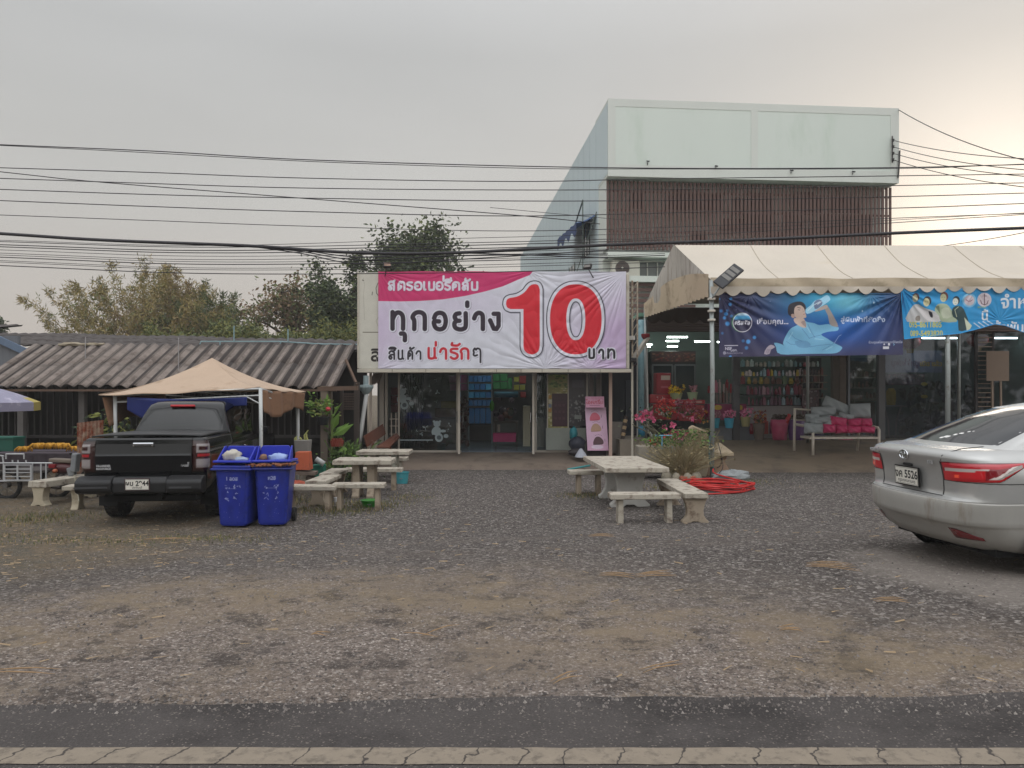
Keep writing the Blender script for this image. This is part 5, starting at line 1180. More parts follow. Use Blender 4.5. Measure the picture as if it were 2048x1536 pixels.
# ================================================================== old house with corrugated roof on the left
roofm = M('fibre_cement_roof', '#5f5650', rough=.9, var=.2, scale=3, bump=.3, bscale=40, spots=('#453b37', .35, 2.2), stretch=(1, .5, 1))
roof2 = M('fibre_cement_dark', '#4b4543', rough=.9, var=.2, scale=3, spots=('#38302e', .3, 2))
roofd = M('roof_valley_dirt', '#2f2826', rough=.95, var=.3, scale=3); roofc = M('roof_crest', '#7b7069', rough=.9, var=.22, scale=4, spots=('#5a504a', .35, 3))  # rib valleys coloured dark and crests pale: shading put into the colour
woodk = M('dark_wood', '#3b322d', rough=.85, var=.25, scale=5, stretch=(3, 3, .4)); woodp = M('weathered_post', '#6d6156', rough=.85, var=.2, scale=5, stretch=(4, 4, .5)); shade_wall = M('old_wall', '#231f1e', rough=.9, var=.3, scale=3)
t = T('old_house', 'low old wooden house with a weathered corrugated roof on the left', 'house', (-8.4, 18.2, 0))
def corr(mb, x0, x1, y0, z0, y1, z1, per=.31, amp=.055, rows=2, seedv=1, zdrop=0.0, jag=.02):
    r = random.Random(seedv); nper = int((x1 - x0) / per); nx = nper * 6
    for k in range(rows):
        f0 = len(mb.f)
        a, b = k / rows - (.03 if k else 0), (k + 1) / rows
        jit = [r.uniform(-jag, jag) for _ in range(nper + 2)]; skew = r.uniform(-.01, .01)
        def f(u, v):
            x = x0 + (x1 - x0) * u; s = lerp(a, b, v); i = int(u * nper); s2 = s + (jit[i] if v == 0 else 0) * .4
            return (x, lerp(y0, y1, s2), lerp(z0, z1, s2) + amp * abs(math.sin(math.pi * (x - x0) / per)) ** .8 * 1.6 + .012 * (rows - k) / rows + .006 * (1 - v) - zdrop * u + .015 * math.sin(x * 1.7))
        mb.grid(nx, 3, f)
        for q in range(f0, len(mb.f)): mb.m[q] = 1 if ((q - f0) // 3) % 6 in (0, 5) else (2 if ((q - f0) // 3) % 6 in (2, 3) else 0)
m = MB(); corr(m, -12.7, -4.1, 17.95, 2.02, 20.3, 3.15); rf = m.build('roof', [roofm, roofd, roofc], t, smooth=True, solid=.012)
m = MB(); corr(m, -17, -3.6, 20.5, 3.22, 24.2, 3.78, rows=3, seedv=4, zdrop=.28); m.build('roof', [roof2, roofd, roof2], t, smooth=True, solid=.012)
m = MB(); m.blob((-11.6, 20.25, 3.22), (.28, .1, .05), 12, 6, .3); m.blob((-11.0, 20.25, 3.22), (.22, .08, .04), 12, 6, .3); m.tube([(-11.9, 20.22, 3.2), (-10.7, 20.22, 3.22)], .04, 6); m.build('roof_sealant', M('foam_cream', '#948977', rough=.9), rf)
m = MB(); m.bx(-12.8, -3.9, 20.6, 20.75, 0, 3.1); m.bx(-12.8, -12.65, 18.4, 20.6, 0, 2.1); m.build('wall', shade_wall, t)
m = MB()
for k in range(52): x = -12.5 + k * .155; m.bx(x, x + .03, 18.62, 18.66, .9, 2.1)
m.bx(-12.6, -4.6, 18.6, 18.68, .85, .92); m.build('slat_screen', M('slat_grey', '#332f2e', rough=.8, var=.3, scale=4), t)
for px in (43, 165, 310): x = PX(px, 18.3); m = MB(); m.bx(x - .07, x + .07, 18.25, 18.39, 0, 2.15); m.build('post', M('grey_post', '#5a5654', rough=.85, var=.15), t)
for px0_, px1_, Y in ((641, 655, 17.85), (655, 662, 18.0)): m = MB(); m.bx(PX(px0_, Y), PX(px1_, Y), Y, Y + .16, 0, PZ(772, Y)); m.build('post', woodp, t)
m = MB(); m.bar(P(636, 778, 17.9), P(716, 776, 17.9), .14, .10); m.bar(P(692, 720, 18.9), P(714, 770, 18.2), .05, .05); m.bar((-12.7, 18.0, 2.0), (-4.1, 18.0, 2.0), .10, .05);  m.build('beam', M('brown_beam', '#5a473b', rough=.85, var=.2), t)
m = MB(); m.bx(PX(680, 18.2), PX(686, 18.2), 18.2, 18.26, 0, 2.0); m.bx(PX(708, 18.2), PX(718, 18.2), 18.2, 18.3, 0, 2.2); m.build('post', woodk, t)
m = MB()
for i in range(7): m.bar(P(684 + i * 4, 786, 18.4), P(684 + i * 4, 820, 18.4), .015); m.bar(P(683, 788 + i * 5, 18.4), P(712, 788 + i * 5, 18.4), .015)
m.build('lattice', M('lattice_brown', '#5e4d45', rough=.8), t)
# aerial pipes lying along the ridge
t = T('roof_pipe_frame', 'pale blue thin pipe frame lying across the old roof', 'pipe frame', P(500, 690, 20.2)); m = MB(); pipe = M('pale_pipe', '#7f9a9f', rough=.5)
m.tube([P(402, 683, 20.3), P(560, 683, 20.3), P(640, 688, 20.3), P(716, 689, 20.3)], .018, 6)
for a in (((402, 683), (392, 708)), ((468, 684), (468, 652)), ((576, 684), (576, 658)), ((562, 684), (556, 700)), ((440, 684), (440, 690))): m.tube([P(*a[0], 20.28), P(*a[1], 20.28)], .016, 6)
m.build('pipe', pipe, t)
t = T('roof_rail', 'thin grey conduit running level across the old roof slope', 'conduit', P(100, 750, 18.6)); m = MB(); m.tube([P(-40, 750, 18.75), P(180, 750, 18.75), P(335, 748, 18.75)], .012, 5); m.tube([P(170, 748, 18.75), P(171, 675, 20.4)], .012, 5); m.tube([P(357, 742, 18.75), P(357, 676, 20.4)], .012, 5); m.build('conduit', M('conduit_grey', '#6f6a68', rough=.6), t)
# neighbour's shed with a blue fascia at the far left
t = T('grey_shed', 'grey plank shed with a blue edged roof at the far left edge', 'shed', (-15.6, 21.5, 0)); m = MB(); m.bx(-18, -13.05, 20.36, 20.45, 0, 3.45); m.build('wall', M('grey_plank', '#66686d', rough=.8, var=.12, scale=4, stretch=(5, 1, .4)), t)
m = MB(); m.bar(P(-60, 652, 20.3), P(52, 704, 20.3), .07, .18); m.build('fascia', M('fascia_blue', '#5b6b80', rough=.6), t); m = MB(); corr(m, -19, -14.6, 20.4, 3.5, 23, 3.9, rows=1); m.build('roof', [roof2, roofd, roof2], t, smooth=True)

# ================================================================== tall white building
bw = M('building_white', '#c6cbc5', rough=.75, var=.04, scale=.5, spots=('#aeb2ab', .2, .6), stretch=(1, 1, .35)); bpan = M('building_mint', '#c4ccc6', rough=.6, var=.03, scale=.6, spots=('#bac5bc', .15, .8), stretch=(1, 1, .3)); bside = M('building_side', '#b9c6c9', rough=.7, var=.04, scale=.4, stretch=(1, 1, .3)); bgrey = M('building_trim', '#c3c7c2', rough=.75, var=.05, scale=1.2, stretch=(1, 1, .4))
t = T('white_building', 'tall white building with brown slat screen behind the shops', 'building', (8.4, 26.5, 0))
A0 = Vector((3.24, 26.0, 0)); A1 = Vector((13.52, 26.9, 0)); fd = (A1 - A0).normalized(); bd = Vector((-fd.y, fd.x, 0)); BWd = (A1 - A0).length
def Bp(a, d, z): p = A0 + fd * a + bd * d; return (p.x, p.y, z)
def bbox(m_, a0, a1, d0, d1, z0, z1): m_.add([Bp(a0, d0, z0), Bp(a1, d0, z0), Bp(a1, d1, z0), Bp(a0, d1, z0), Bp(a0, d0, z1), Bp(a1, d0, z1), Bp(a1, d1, z1), Bp(a0, d1, z1)], [(3, 2, 1, 0), (4, 5, 6, 7), (0, 1, 5, 4), (1, 2, 6, 5), (2, 3, 7, 6), (3, 0, 4, 7)])
ZT = PZ(197, 26.0); ZM = PZ(352, 26.0)
m = MB(); bbox(m, 0, BWd, .9, 30, 0, ZM - .02); m.build('wall', bw, t)
m = MB(); bbox(m, 0, BWd, .03, 2.2, ZM, ZT); bbox(m, .01, BWd - .01, 2.2, 30, ZM - .02, ZT - .05); m.build('upper_box', bw, t, bevel=.02)
m = MB(); bbox(m, -.012, 0, .04, 30, ZM + .1, ZT - .12); bbox(m, -.012, 0, 1.6, 30, 0, ZM + .1); m.build('side_cladding', bside, t)
m = MB()
for k in range(22): bbox(m, -.018, -.012, 2 + k * 1.25, 2.02 + k * 1.25, 0, ZT - .14)
m.build('cladding_joint', M('joint_grey', '#a2b0b3', rough=.7), t)
m = MB(); z0, z1 = PZ(328, 26), PZ(212, 26); a_mid = BWd * .495
for a0, a1, b0, b1 in ((0, BWd, ZM, z0), (0, BWd, z1, ZT), (0, .26, z0, z1), (a_mid - .12, a_mid + .12, z0, z1), (BWd - .30, BWd, z0, z1)): bbox(m, a0, a1, 0, .028, b0, b1)
m.build('panel_frame', bgrey, t)
for a0, a1 in ((.262, a_mid - .122), (a_mid + .122, BWd - .302)): m = MB(); bbox(m, a0, a1, .012, .026, z0, z1); m.build('front_panel', bpan, t)
m = MB(); rr_ = random.Random(8); a = .02; nsl = 0
slz0 = PZ(499, 26.4)
while a < BWd - .1:
    bbox(m, a, a + .086, .34, .38, slz0 + rr_.uniform(-.01, .01), ZM - .06); a += .139; nsl += 1
slatm = M('slat_brown', '#5a433e', rough=.6, var=.15, scale=2, stretch=(6, 6, .3))
sl_o = m.build('slat_screen', slatm, t)
m = MB()
for z in (slz0 + .12, lerp(slz0, ZM, .25), lerp(slz0, ZM, .55), lerp(slz0, ZM, .82)): bbox(m, 0, BWd - .1, .382, .43, z, z + .06)
m.build('slat_rail', slatm, sl_o)
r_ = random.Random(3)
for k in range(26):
    m = MB(); a0 = r_.uniform(.3, BWd - 1.2); zz = lerp(slz0, ZM, r_.choice((.02, .27, .57))); bbox(m, a0, a0 + r_.uniform(.4, 1.3), .44, .46, zz + .05, zz + r_.uniform(.5, .8)); m.build('dark_backing', M('slat_shadow_board', '#3a2926', rough=.8), sl_o)  # dark boards set at random behind the slats
m = MB(); bbox(m, .0, .02, .34, .9, slz0, ZM - .02); m.build('return_wall', bgrey, t)
m = MB(); bbox(m, 0, BWd, .10, .9, PZ(512, 26), PZ(502, 26)); bbox(m, 0, 4, .3, .9, PZ(560, 26), PZ(548, 26)); m.build('ledge', bw, t)
win = M('building_window', '#55605f', rough=.15, var=.1, spec=.6)
m = MB(); bbox(m, 1.2, 3.0, .86, .89, PZ(548, 26), PZ(514, 26)); wo = m.build('window', win, t); m = MB()
for k in range(6): bbox(m, 1.2 + k * .36, 1.24 + k * .36, .82, .858, PZ(548, 26), PZ(512, 26))
bbox(m, 1.2, 3.04, .82, .858, PZ(515, 26), PZ(511, 26)); m.build('window_frame', M('frame_white', '#c9cac4', rough=.5), wo)
m = MB()
for k in range(9): bbox(m, .85, 3.2, .5, .56, PZ(556 + k * 11, 26), PZ(549 + k * 11, 26))
m.build('louvre_screen', slatm, t)
for px, py in ((1292, 327), (1430, 333), (1585, 338), (1714, 337)):
    a = (PX(px, 26.4) - 3.24) / fd.x; q = Vector(Bp(a, -.08, PZ(py, 26.3))); m = MB(); m.box(q, (.06, .11, .045), (R(20), 0, .3)); m.tube([q + Vector((0, .05, -.02)), Bp(a, .05, PZ(py + 8, 26.3))], .015, 5); m.build('spotlight', M('lamp_dark', '#25252a'), t)
m = MB(); ai = BWd - .28
for k in range(4): q = Vector(Bp(ai, -.1, PZ(281 + k * 13, 26.8))); m.lathe([(.02, -.05), (.06, -.03), (.03, 0), (.06, .03), (.02, .05)], q, 10)
m.tube([Bp(ai, -.06, PZ(272, 26.8)), Bp(ai, -.06, PZ(325, 26.8))], .025, 6); m.build('insulator_rack', M('insulator_dark', '#3c3a3a', rough=.4), t)
m = MB(); m.tube([Bp(BWd + .01, -.03, PZ(300, 26.8)), Bp(BWd - .02, -.05, PZ(325, 26.8)), Bp(BWd - .06, -.05, PZ(355, 26.8))], .03, 6); m.build('cable_conduit', M('insulator_dark', '#3c3a3a'), t)
# side windows, awning, aerial
for d, z_, hgt, wd in ((3.2, PZ(440, 28) - 1.0, 1.3, 1.0), (6.5, 6.2, 1.2, 1.4), (9.5, 5.5, 1.1, 1.3), (13, 5.3, 1.0, 1.2), (5.0, 5.1, 1.2, 1.2)):
    m = MB(); bbox(m, -.03, -.019, d, d + wd, z_, z_ + hgt); w_o = m.build('window', win, t); m = MB(); bbox(m, -.05, -.031, d - .05, d, z_ - .05, z_ + hgt + .05); bbox(m, -.05, -.031, d + wd, d + wd + .05, z_ - .05, z_ + hgt + .05); bbox(m, -.05, -.031, d + wd / 2 - .02, d + wd / 2 + .02, z_, z_ + hgt); m.build('window_frame', M('frame_green', '#4a5650', rough=.6), w_o)
aw = T('blue_awning', 'blue canvas awning on the side wall of the white building', 'awning', Bp(-.3, 4, PZ(480, 29)))
m = MB(); p0, p1, p2, p3 = Vector(Bp(-.02, 1.9, PZ(430, 27.9))), Vector(Bp(-.02, 6.6, PZ(452, 32.4))), Vector(Bp(-.75, 6.6, PZ(478, 32.4))), Vector(Bp(-.75, 1.9, PZ(447, 27.9)))
m.grid(24, 8, lambda u, v: p0.lerp(p1, u).lerp(p3.lerp(p2, u), v) + Vector((0, 0, -.06 * math.sin(math.pi * v) + .05 * math.sin(u * 30)))); m.build('canvas', M('awning_blue', '#34507f', rough=.7, var=.2, scale=3), aw, smooth=True)
m = MB(); m.grid(24, 3, lambda u, v: p3.lerp(p2, u) + Vector((0, 0, -(.35 + .12 * math.sin(u * 21)) * v))); m.build('valance', M('awning_blue_dark', '#263c66', rough=.7, var=.2, scale=4), aw)
m = MB(); m.tube([p0 + Vector((0, -.05, .1)), p3 + Vector((0, 0, -1.8))], .02, 5); m.tube([Vector(Bp(-.5, 2.0, PZ(400, 28))), Vector(Bp(-.5, 2.0, PZ(540, 28)))], .02, 5); m.tube([Vector(Bp(-.5, 2.0, PZ(402, 28))), p1], .03, 5); m.build('frame', M('frame_green', '#4a5650'), aw)
ac = T('air_conditioner', 'cream air conditioner outdoor unit under the brown slat screen', 'air conditioner', Bp(.6, .4, PZ(550, 26)))
m = MB(); bbox(m, .22, 1.18, .30, .66, PZ(549, 26), PZ(517, 26)); m.build('casing', M('ac_cream', '#bab8ad', rough=.5, var=.05), ac, bevel=.02)
m = MB(); q = Vector(Bp(.56, .28, PZ(533, 26))); m.lathe([(.04, -.005), (.24, -.005), (.25, .02), (.04, .02)], q, 24, axis='y')
for k in range(8): a = k * math.pi / 8; m.bar(q + Vector((.23 * math.cos(a), -.012, .23 * math.sin(a))), q - Vector((.23 * math.cos(a), .012, .23 * math.sin(a))), .012)
m.build('fan_grille', M('grille_brown', '#544a47', rough=.6), ac); m = MB(); m.lathe([(.001, -.03), (.04, -.02), (.04, .0)], q, 12, axis='y'); m.build('fan_hub', M('ac_cream', '#bab8ad'), ac)

# ================================================================== kiosk shop under the sign
FY = 21.2; dkw = M('kiosk_wall', '#7a7674', rough=.8, var=.12, scale=2); alu = M('cream_aluminium', '#b5ada2', rough=.45, metal=.2, var=.05); glass = GLASS('shop_glass', (.70, .74, .76), .025)
ks = T('kiosk_shop', 'single storey glass fronted shop beneath the big banner', 'shop', (-.3, FY, .3)); XL, XR = PX(762, FY), PX(1196, FY)
m = MB(); m.bx(XL - .1, XL, FY, 26.5, .3, 3.3); m.bx(XR, XR + .1, FY, 26.5, .3, 3.3); m.bx(XL, XR, 26.4, 26.55, .3, 3.3); m.build('wall', dkw, ks)
m = MB(); m.bx(XL - .2, 3.15, 19.7, 26.7, 3.3, 3.4); m.build('roof', M('kiosk_ceiling', '#b5b1ab', rough=.85), ks)
for px, w_ in ((764, .12), (773, .07), (1182, .12), (1196, .10)): x = PX(px, FY); m = MB(); m.bx(x - w_ / 2, x + w_ / 2, FY - .06, FY + .04, .3, 3.3); m.build('door_post', M('grey_brown_post', '#6b6461', rough=.6) if px > 800 else alu, ks)
def fr(px0_, px1_, lab):
    x0_, x1_ = PX(px0_, FY), PX(px1_, FY); m = MB()
    m.bx(x0_, x1_, FY - .02, FY + .03, .302, .36); m.bx(x0_, x0_ + .05, FY - .02, FY + .03, .36, 3.1); m.bx(x1_ - .05, x1_, FY - .02, FY + .03, .36, 3.1); m.bx(x0_, x1_, FY - .02, FY + .03, 3.1, 3.16); f = m.build('door_frame', alu, ks); m = MB(); m.bx(x0_ + .05, x1_ - .05, FY, FY + .008, .36, 3.1); return m.build('glass_pane', glass, f), x0_, x1_
g1, gx0, gx1 = fr(796, 916, ''); g2, hx0, hx1 = fr(1070, 1176, '')
x = PX(920, 20.9); m = MB(); m.bx(x - .03, x + .02, 20.55, 21.15, .31, .36); m.bx(x - .03, x + .03, 20.5, 20.56, .31, 3.1); m.build('open_door', alu, ks); m = MB(); m.bx(x - .004, x + .004, 20.56, 21.15, .36, 3.0); m.build('glass_pane', glass, ks)
x = PX(1066, 20.9); m = MB(); m.bx(x - .03, x + .03, 20.5, 20.56, .31, 3.1); m.bx(x - .02, x + .03, 20.56, 21.15, .31, .36); m.build('open_door', alu, ks); m = MB(); m.bx(x - .004, x + .004, 20.56, 21.15, .36, 3.0); m.build('glass_pane', glass, ks)
for px in (914, 926, 1061, 1073): x = PX(px, 20.4); m = MB(); m.tube([(x, 20.47, 1.45), (x, 20.41, 1.42), (x, 20.41, 1.18), (x, 20.47, 1.15)], .014, 6); m.build('door_handle', M('chrome', '#d5d8dc'), ks)
# frosted teddy decals on the left pane
dec = M('decal_white', '#9aa7ab', rough=.8, var=.1)
def bear(px, py, s):
    m = MB(); Yd = FY - .012; c = P(px, py, Yd); u = s * FY / F
    def disc(dx, dy, rx, ry, n=20, k=0): m.lathe([(1e-6, -.001 - k), (rx * u, -.001 - k)], (c.x + dx * u, Yd, c.z - dy * u), n, axis='y', sx=1, sy=ry / rx, cap=False)
    disc(0, 0, 7, 6.2); disc(-6, -5, 2.4, 2.4, 12, .001); disc(6, -5, 2.4, 2.4, 12, .001); disc(-1, 14, 9, 9, 20, .0015); disc(4, 27, 8, 9, 20, .002); disc(-8, 16, 3, 6, 12, .003); disc(12, 14, 6, 3, 12, .0035); disc(18, 24, 5, 4, 12, .001)
    o = m.build('window_decal', dec, g1); m = MB(); m.tube([(c.x - 2.4 * u, Yd - .008, c.z - u), (c.x - 2.3 * u, Yd - .008, c.z - 1.4 * u)], .6 * u, 6); m.tube([(c.x + 2.4 * u, Yd - .008, c.z - u), (c.x + 2.3 * u, Yd - .008, c.z - 1.4 * u)], .6 * u, 6); m.lathe([(1e-6, -.006), (4.4 * u, -.006)], (c.x + 4 * u, Yd, c.z - 27 * u), 16, axis='y', cap=False); m.build('window_decal', M('decal_dark', '#4c565b', rough=.8), g1)
bear(805, 783, 1.0); bear(874, 848, 1.0)
m = MB(); r_ = random.Random(4)
for px, py, s in ((875, 785, 5), (858, 772, 3), (872, 760, 4), (850, 797, 3), (872, 803, 4), (828, 757, 3), (830, 775, 4), (851, 855, 6), (833, 862, 3), (843, 868, 4), (855, 882, 3), (895, 860, 4), (898, 850, 5), (846, 814, 3), (824, 812, 4)):
    c = P(px, py, FY - .012); 
    for k in range(3): m.leaf(c, (math.cos(k * 2.1 + px), 0, math.sin(k * 2.1 + px)), s * .016, s * .009, r_)
m.build('window_decal', dec, g1)
m = MB(); m.bx(PX(800, FY), PX(866, FY), FY - .016, FY - .012, PZ(881, FY), PZ(879, FY)); m.build('window_decal', dec, g1)
cvt = MB()
o = None
# inside: partition with curtains behind the left pane, cartons, shelves
m = MB(); m.grid(60, 2, lambda u, v: (lerp(PX(800, 22), PX(846, 22), u), 22.2 + .04 * math.sin(u * 60), lerp(.35, 3.0, v))); tag(m.build('curtain', M('grey_curtain', '#3d4348', rough=.9, var=.2, scale=4), smooth=True), 'grey pleated curtain hanging behind the left glass pane', 'curtain')
m = MB(); m.grid(40, 2, lambda u, v: (lerp(PX(1070, 22), PX(1094, 22), u), 22.0 + .03 * math.sin(u * 44), lerp(1.2, 3.1, v))); tag(m.build('curtain', M('grey_curtain', '#3d4348'), smooth=True), 'dark grey plastic strip curtain behind the right door', 'curtain')
def boxes(name, lab, cat, group, items, mat, Y, d=.35, bev=.01):
    first = None
    for a, b, c_, e in items:
        x0_, x1_ = PX(a, Y), PX(b, Y); z0_, z1_ = PZ(e, Y), PZ(c_, Y); m = MB(); m.bx(x0_, x1_, Y, Y + d, z0_, z1_); m.bx(x0_ - .004, x1_ + .004, Y - .006, Y + d, z1_ - .04, z1_ + .004); tag(m.build(name, mat if not isinstance(mat, (list, tuple)) else mat[(int(a) + int(c_)) % len(mat)], bevel=bev), lab, cat, group)
blue1 = [M('store_blue', '#3f8fc8', rough=.5, var=.1), M('store_blue2', '#55aee0', rough=.5, var=.1), M('store_blue3', '#3a78b8', rough=.5, var=.1)]
sh = T('shelf_unit', 'tall shelf unit of blue goods at the back of the shop', 'shelf', (PX(960, 25), 25, .3)); m = MB()
for y_ in (764, 780, 796, 812, 848): m = MB(); m.bx(PX(936, 25), PX(984, 25), 24.9, 25.5, PZ(y_, 25) - .03, PZ(y_, 25)); m.build('shelf_board', M('shelf_dark', '#3a4048', rough=.6), sh)
for px in (936, 983): m = MB(); m.bx(PX(px, 25), PX(px + 1.4, 25), 24.88, 25.5, .3, 3.1); m.build('shelf_upright', M('shelf_metal', '#8d939a', rough=.5), sh)
it = []
for y1_, n_ in ((764, 5), (780, 4), (796, 4), (812, 5)):
    for k in range(n_): it.append((937.5 + k * 45.5 / n_, 937.5 + (k + .93) * 45.5 / n_, y1_ - 12.5, y1_ - .5))
boxes('storage_box', 'small blue storage box on the shop back shelf', 'storage box', 'blue boxes on the shop shelf', it, blue1, 24.95)
boxes('storage_bin', 'upright dark blue bin on the lowest board of the shop shelf', 'storage bin', 'upright blue bins on the shop shelf', [(938 + k * 11.3, 948 + k * 11.3, 816, 847) for k in range(4)], blue1[2], 24.95)
boxes('plastic_basket', 'plum coloured plastic basket stacked left of the blue shelf', 'basket', 'plum baskets left of the blue shelf', [(898, 916, 752, 766), (917, 935, 750, 766), (922, 935, 768, 781), (900, 920, 768, 781)], M('plum', '#8a4a70', rough=.5, var=.15), 25)
boxes('plastic_basket', 'dark green wire basket high on the right back shelf', 'basket', 'green baskets high in the shop', [(986, 1000, 748, 762), (1001, 1015, 748, 762), (986, 1000, 764, 778), (1001, 1015, 764, 778), (1016, 1024, 756, 778)], M('basket_green', '#35804a', rough=.5, var=.25, scale=20), 25)
boxes('plastic_basket', 'small olive box beside the red baskets on the back shelf', 'box', 'olive boxes on the back shelf', [(1028, 1038, 754, 764), (1028, 1038, 770, 780), (1040, 1050, 770, 780)], M('olive_box', '#a8a040', rough=.5), 25)
boxes('plastic_basket', 'dark red basket at the top right of the back shelf', 'basket', 'red baskets on the back shelf', [(1039, 1052, 752, 767), (1041, 1052, 784, 795)], M('red_basket', '#a03a3a', rough=.5), 25)
tb = T('display_table', 'toy table with a rolled blue blanket inside the shop', 'table', (PX(1010, 23.8), 23.8, .3)); m = MB(); m.bx(PX(988, 23.8), PX(1036, 23.8), 23.6, 24.3, PZ(846, 23.8), PZ(842, 23.8)); m.build('tabletop', M('shelf_wood', '#5e544e', rough=.7), tb)
for px in (990, 1032): m = MB(); m.bx(PX(px, 23.8), PX(px + 3, 23.8), 23.65, 23.72, .31, PZ(846, 23.8)); m.build('leg', M('shelf_wood', '#5e544e'), tb)
r_ = random.Random(5)
for i in range(16):
    c = ('#4d3b47', '#3b3340', '#6b4638', '#57303c', '#3d4638', '#6a5f66')[i % 6]; px = r_.uniform(990, 1030); q = P(px, r_.uniform(795, 838), 23.7 + r_.uniform(0, .4)); q.z = max(q.z, PZ(840, 23.8)); m = MB(); m.blob(q, (r_.uniform(.06, .12), .08, r_.uniform(.07, .12)), 10, 7, .12, 0, r_); tag(m.build('plush_toy', M('plush' + c, c, rough=.95, var=.2, scale=20), smooth=True), 'soft dark plush toy heaped on the shop display table', 'plush toy', 'plush toys on the display table')
m = MB(); m.tube([P(988, 789, 23.6), P(1036, 789, 23.6)], .09, 14); tag(m.build('blanket_roll', M('blanket_blue', '#4a7b93', rough=.9, var=.15), smooth=True), 'rolled blue blanket above the heaped toys in the shop', 'blanket')
m = MB(); m.blob(P(984, 812, 23.3), (.07, .06, .16), 12, 8, .05); tag(m.build('green_bag', M('lime_bag', '#4d9a2c', rough=.5, var=.15), smooth=True), 'bright green bag hanging beside the toy table', 'bag')
boxes('pink_crate', 'magenta plastic crate on the tiled shop floor', 'crate', None, [(986, 1032, 867, 884)], M('magenta_crate', '#b02468', rough=.45, var=.12), 22.6, .4)
boxes('white_stool', 'small white stool under the toy table', 'stool', None, [(995, 1000, 850, 864)], M('stool_white', '#a9a49b', rough=.5), 23.0, .3)
boxes('carton', 'tall cream cabinet standing beside the right door', 'cabinet', None, [(1046, 1061, 812, 893)], M('cream_cabinet', '#8d8a78', rough=.6, var=.12, scale=5), 21.6, .4)
boxes('carton', 'low cream cabinet behind the right glass pane', 'cabinet', None, [(1066, 1088, 836, 894)], M('cream_cabinet', '#8d8a78'), 21.5, .4)
boxes('carton', 'yellowish carton on the counter behind the left pane', 'carton', None, [(882, 912, 803, 816)], M('carton_yellow', '#8d7b45', rough=.8), 22.0, .4)
boxes('counter', 'reddish wooden counter with cartons behind the left pane', 'counter', None, [(870, 912, 817, 834)], M('red_wood', '#5d3a30', rough=.6, var=.2), 21.9, .5)
boxes('counter', 'dark low counter on the shop floor behind the left pane', 'counter', None, [(846, 912, 836, 888)], M('dark_counter', '#34302f', rough=.7), 22.1, .6)
boxes('red_shelf_box', 'dull red box stacked against the left inner wall of the shop', 'box', 'red boxes along the left inner wall', [(782, 794, 775 + 17 * k, 790 + 17 * k) for k in range(3)], M('dull_red', '#6a2b2e', rough=.6, var=.2), 22, .4)
m = MB(); r_ = random.Random(9)
for k in range(40): q = P(r_.uniform(920, 936), r_.uniform(790, 892), 22.6 + r_.random() * .3); q.z = max(q.z, .33); m.blob(q, (.05, .05, .06), 7, 5, .2, 0, r_)
tag(m.build('trinkets', M('trinket_brown', '#4a3633', rough=.7, var=.45, scale=8)), 'crowded rack of small brown trinkets inside the door', 'trinkets', kind='stuff')
lt = T('tube_lamp', 'lit white tube lamp on the ceiling inside the kiosk behind the sign', 'lamp', (-.2, 23.6, 3.2)); m = MB(); m.bx(-.9, .5, 23.6, 23.65, 3.2, 3.24); m.build('tube', EMIT('tube_light', (.86, 1, .93), 22.0), lt); m = MB(); m.bx(-.95, .55, 23.58, 23.67, 3.242, 3.295); m.build('fitting', M('fitting_white', '#9aa39e', rough=.5), lt)  # unseen tube added to brighten the kiosk goods
# right side: dado wall, painted window reflection, poster, ice-cream board
m = MB(); m.bx(PX(1092, 21.1), PX(1172, 21.1), 21.1, 21.16, .37, PZ(856, 21.1)); m.build('dado_wall', M('dado_white', '#8f948d', rough=.7, var=.12, scale=3), ks)
cv = Canvas(1096, 1136, 749, 857, 2, '#8d8a52'); rr = np.random.RandomState(2)  # window reflection of greenery painted on a sheet, with the burgundy poster
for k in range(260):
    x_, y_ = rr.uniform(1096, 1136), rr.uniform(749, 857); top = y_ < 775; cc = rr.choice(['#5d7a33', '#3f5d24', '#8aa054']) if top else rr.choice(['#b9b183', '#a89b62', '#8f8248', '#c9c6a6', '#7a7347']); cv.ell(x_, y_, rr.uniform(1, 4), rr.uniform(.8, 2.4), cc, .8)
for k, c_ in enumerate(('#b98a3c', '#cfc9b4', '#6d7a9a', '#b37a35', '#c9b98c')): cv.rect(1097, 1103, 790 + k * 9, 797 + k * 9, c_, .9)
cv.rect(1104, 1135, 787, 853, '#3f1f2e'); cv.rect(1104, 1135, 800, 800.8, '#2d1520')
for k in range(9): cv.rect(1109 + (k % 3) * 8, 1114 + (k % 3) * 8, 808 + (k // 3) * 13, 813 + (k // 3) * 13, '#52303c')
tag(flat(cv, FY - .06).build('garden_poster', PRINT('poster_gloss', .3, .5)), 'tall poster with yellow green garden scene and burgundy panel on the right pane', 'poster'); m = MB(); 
for a, b in (((1095, 748), (1095, 858)), ((1136.5, 748), (1136.5, 858)), ((1095, 858), (1136.5, 858))): m.bar(P(*a, FY - .07), P(*b, FY - .07), .03)
m.build('poster_frame', alu, ks)
cv = Canvas(1138, 1172, 748, 852, 2, '#3e3c41'); rr = np.random.RandomState(6)
for k in range(60): cv.ell(rr.uniform(1139, 1171), rr.uniform(790, 845), rr.uniform(.8, 3), rr.uniform(.8, 3), rr.choice(['#8a898c', '#6b686b', '#4d4a52', '#9a9c9c']), .7)
cv.rect(1149, 1163, 830, 838, '#8d938f'); cv.rect(1144, 1168, 760, 775, '#504c58'); tag(flat(cv, FY - .06).build('dark_poster', PRINT('poster_gloss', .3, .5)), 'dark grey poster with pale blotches beside the garden poster', 'poster')
isg = T('ice_cream_sign', 'pink standing board with three scoops of ice cream and a pink header', 'sign', (PX(1194, 20.45), 20.45, .22))
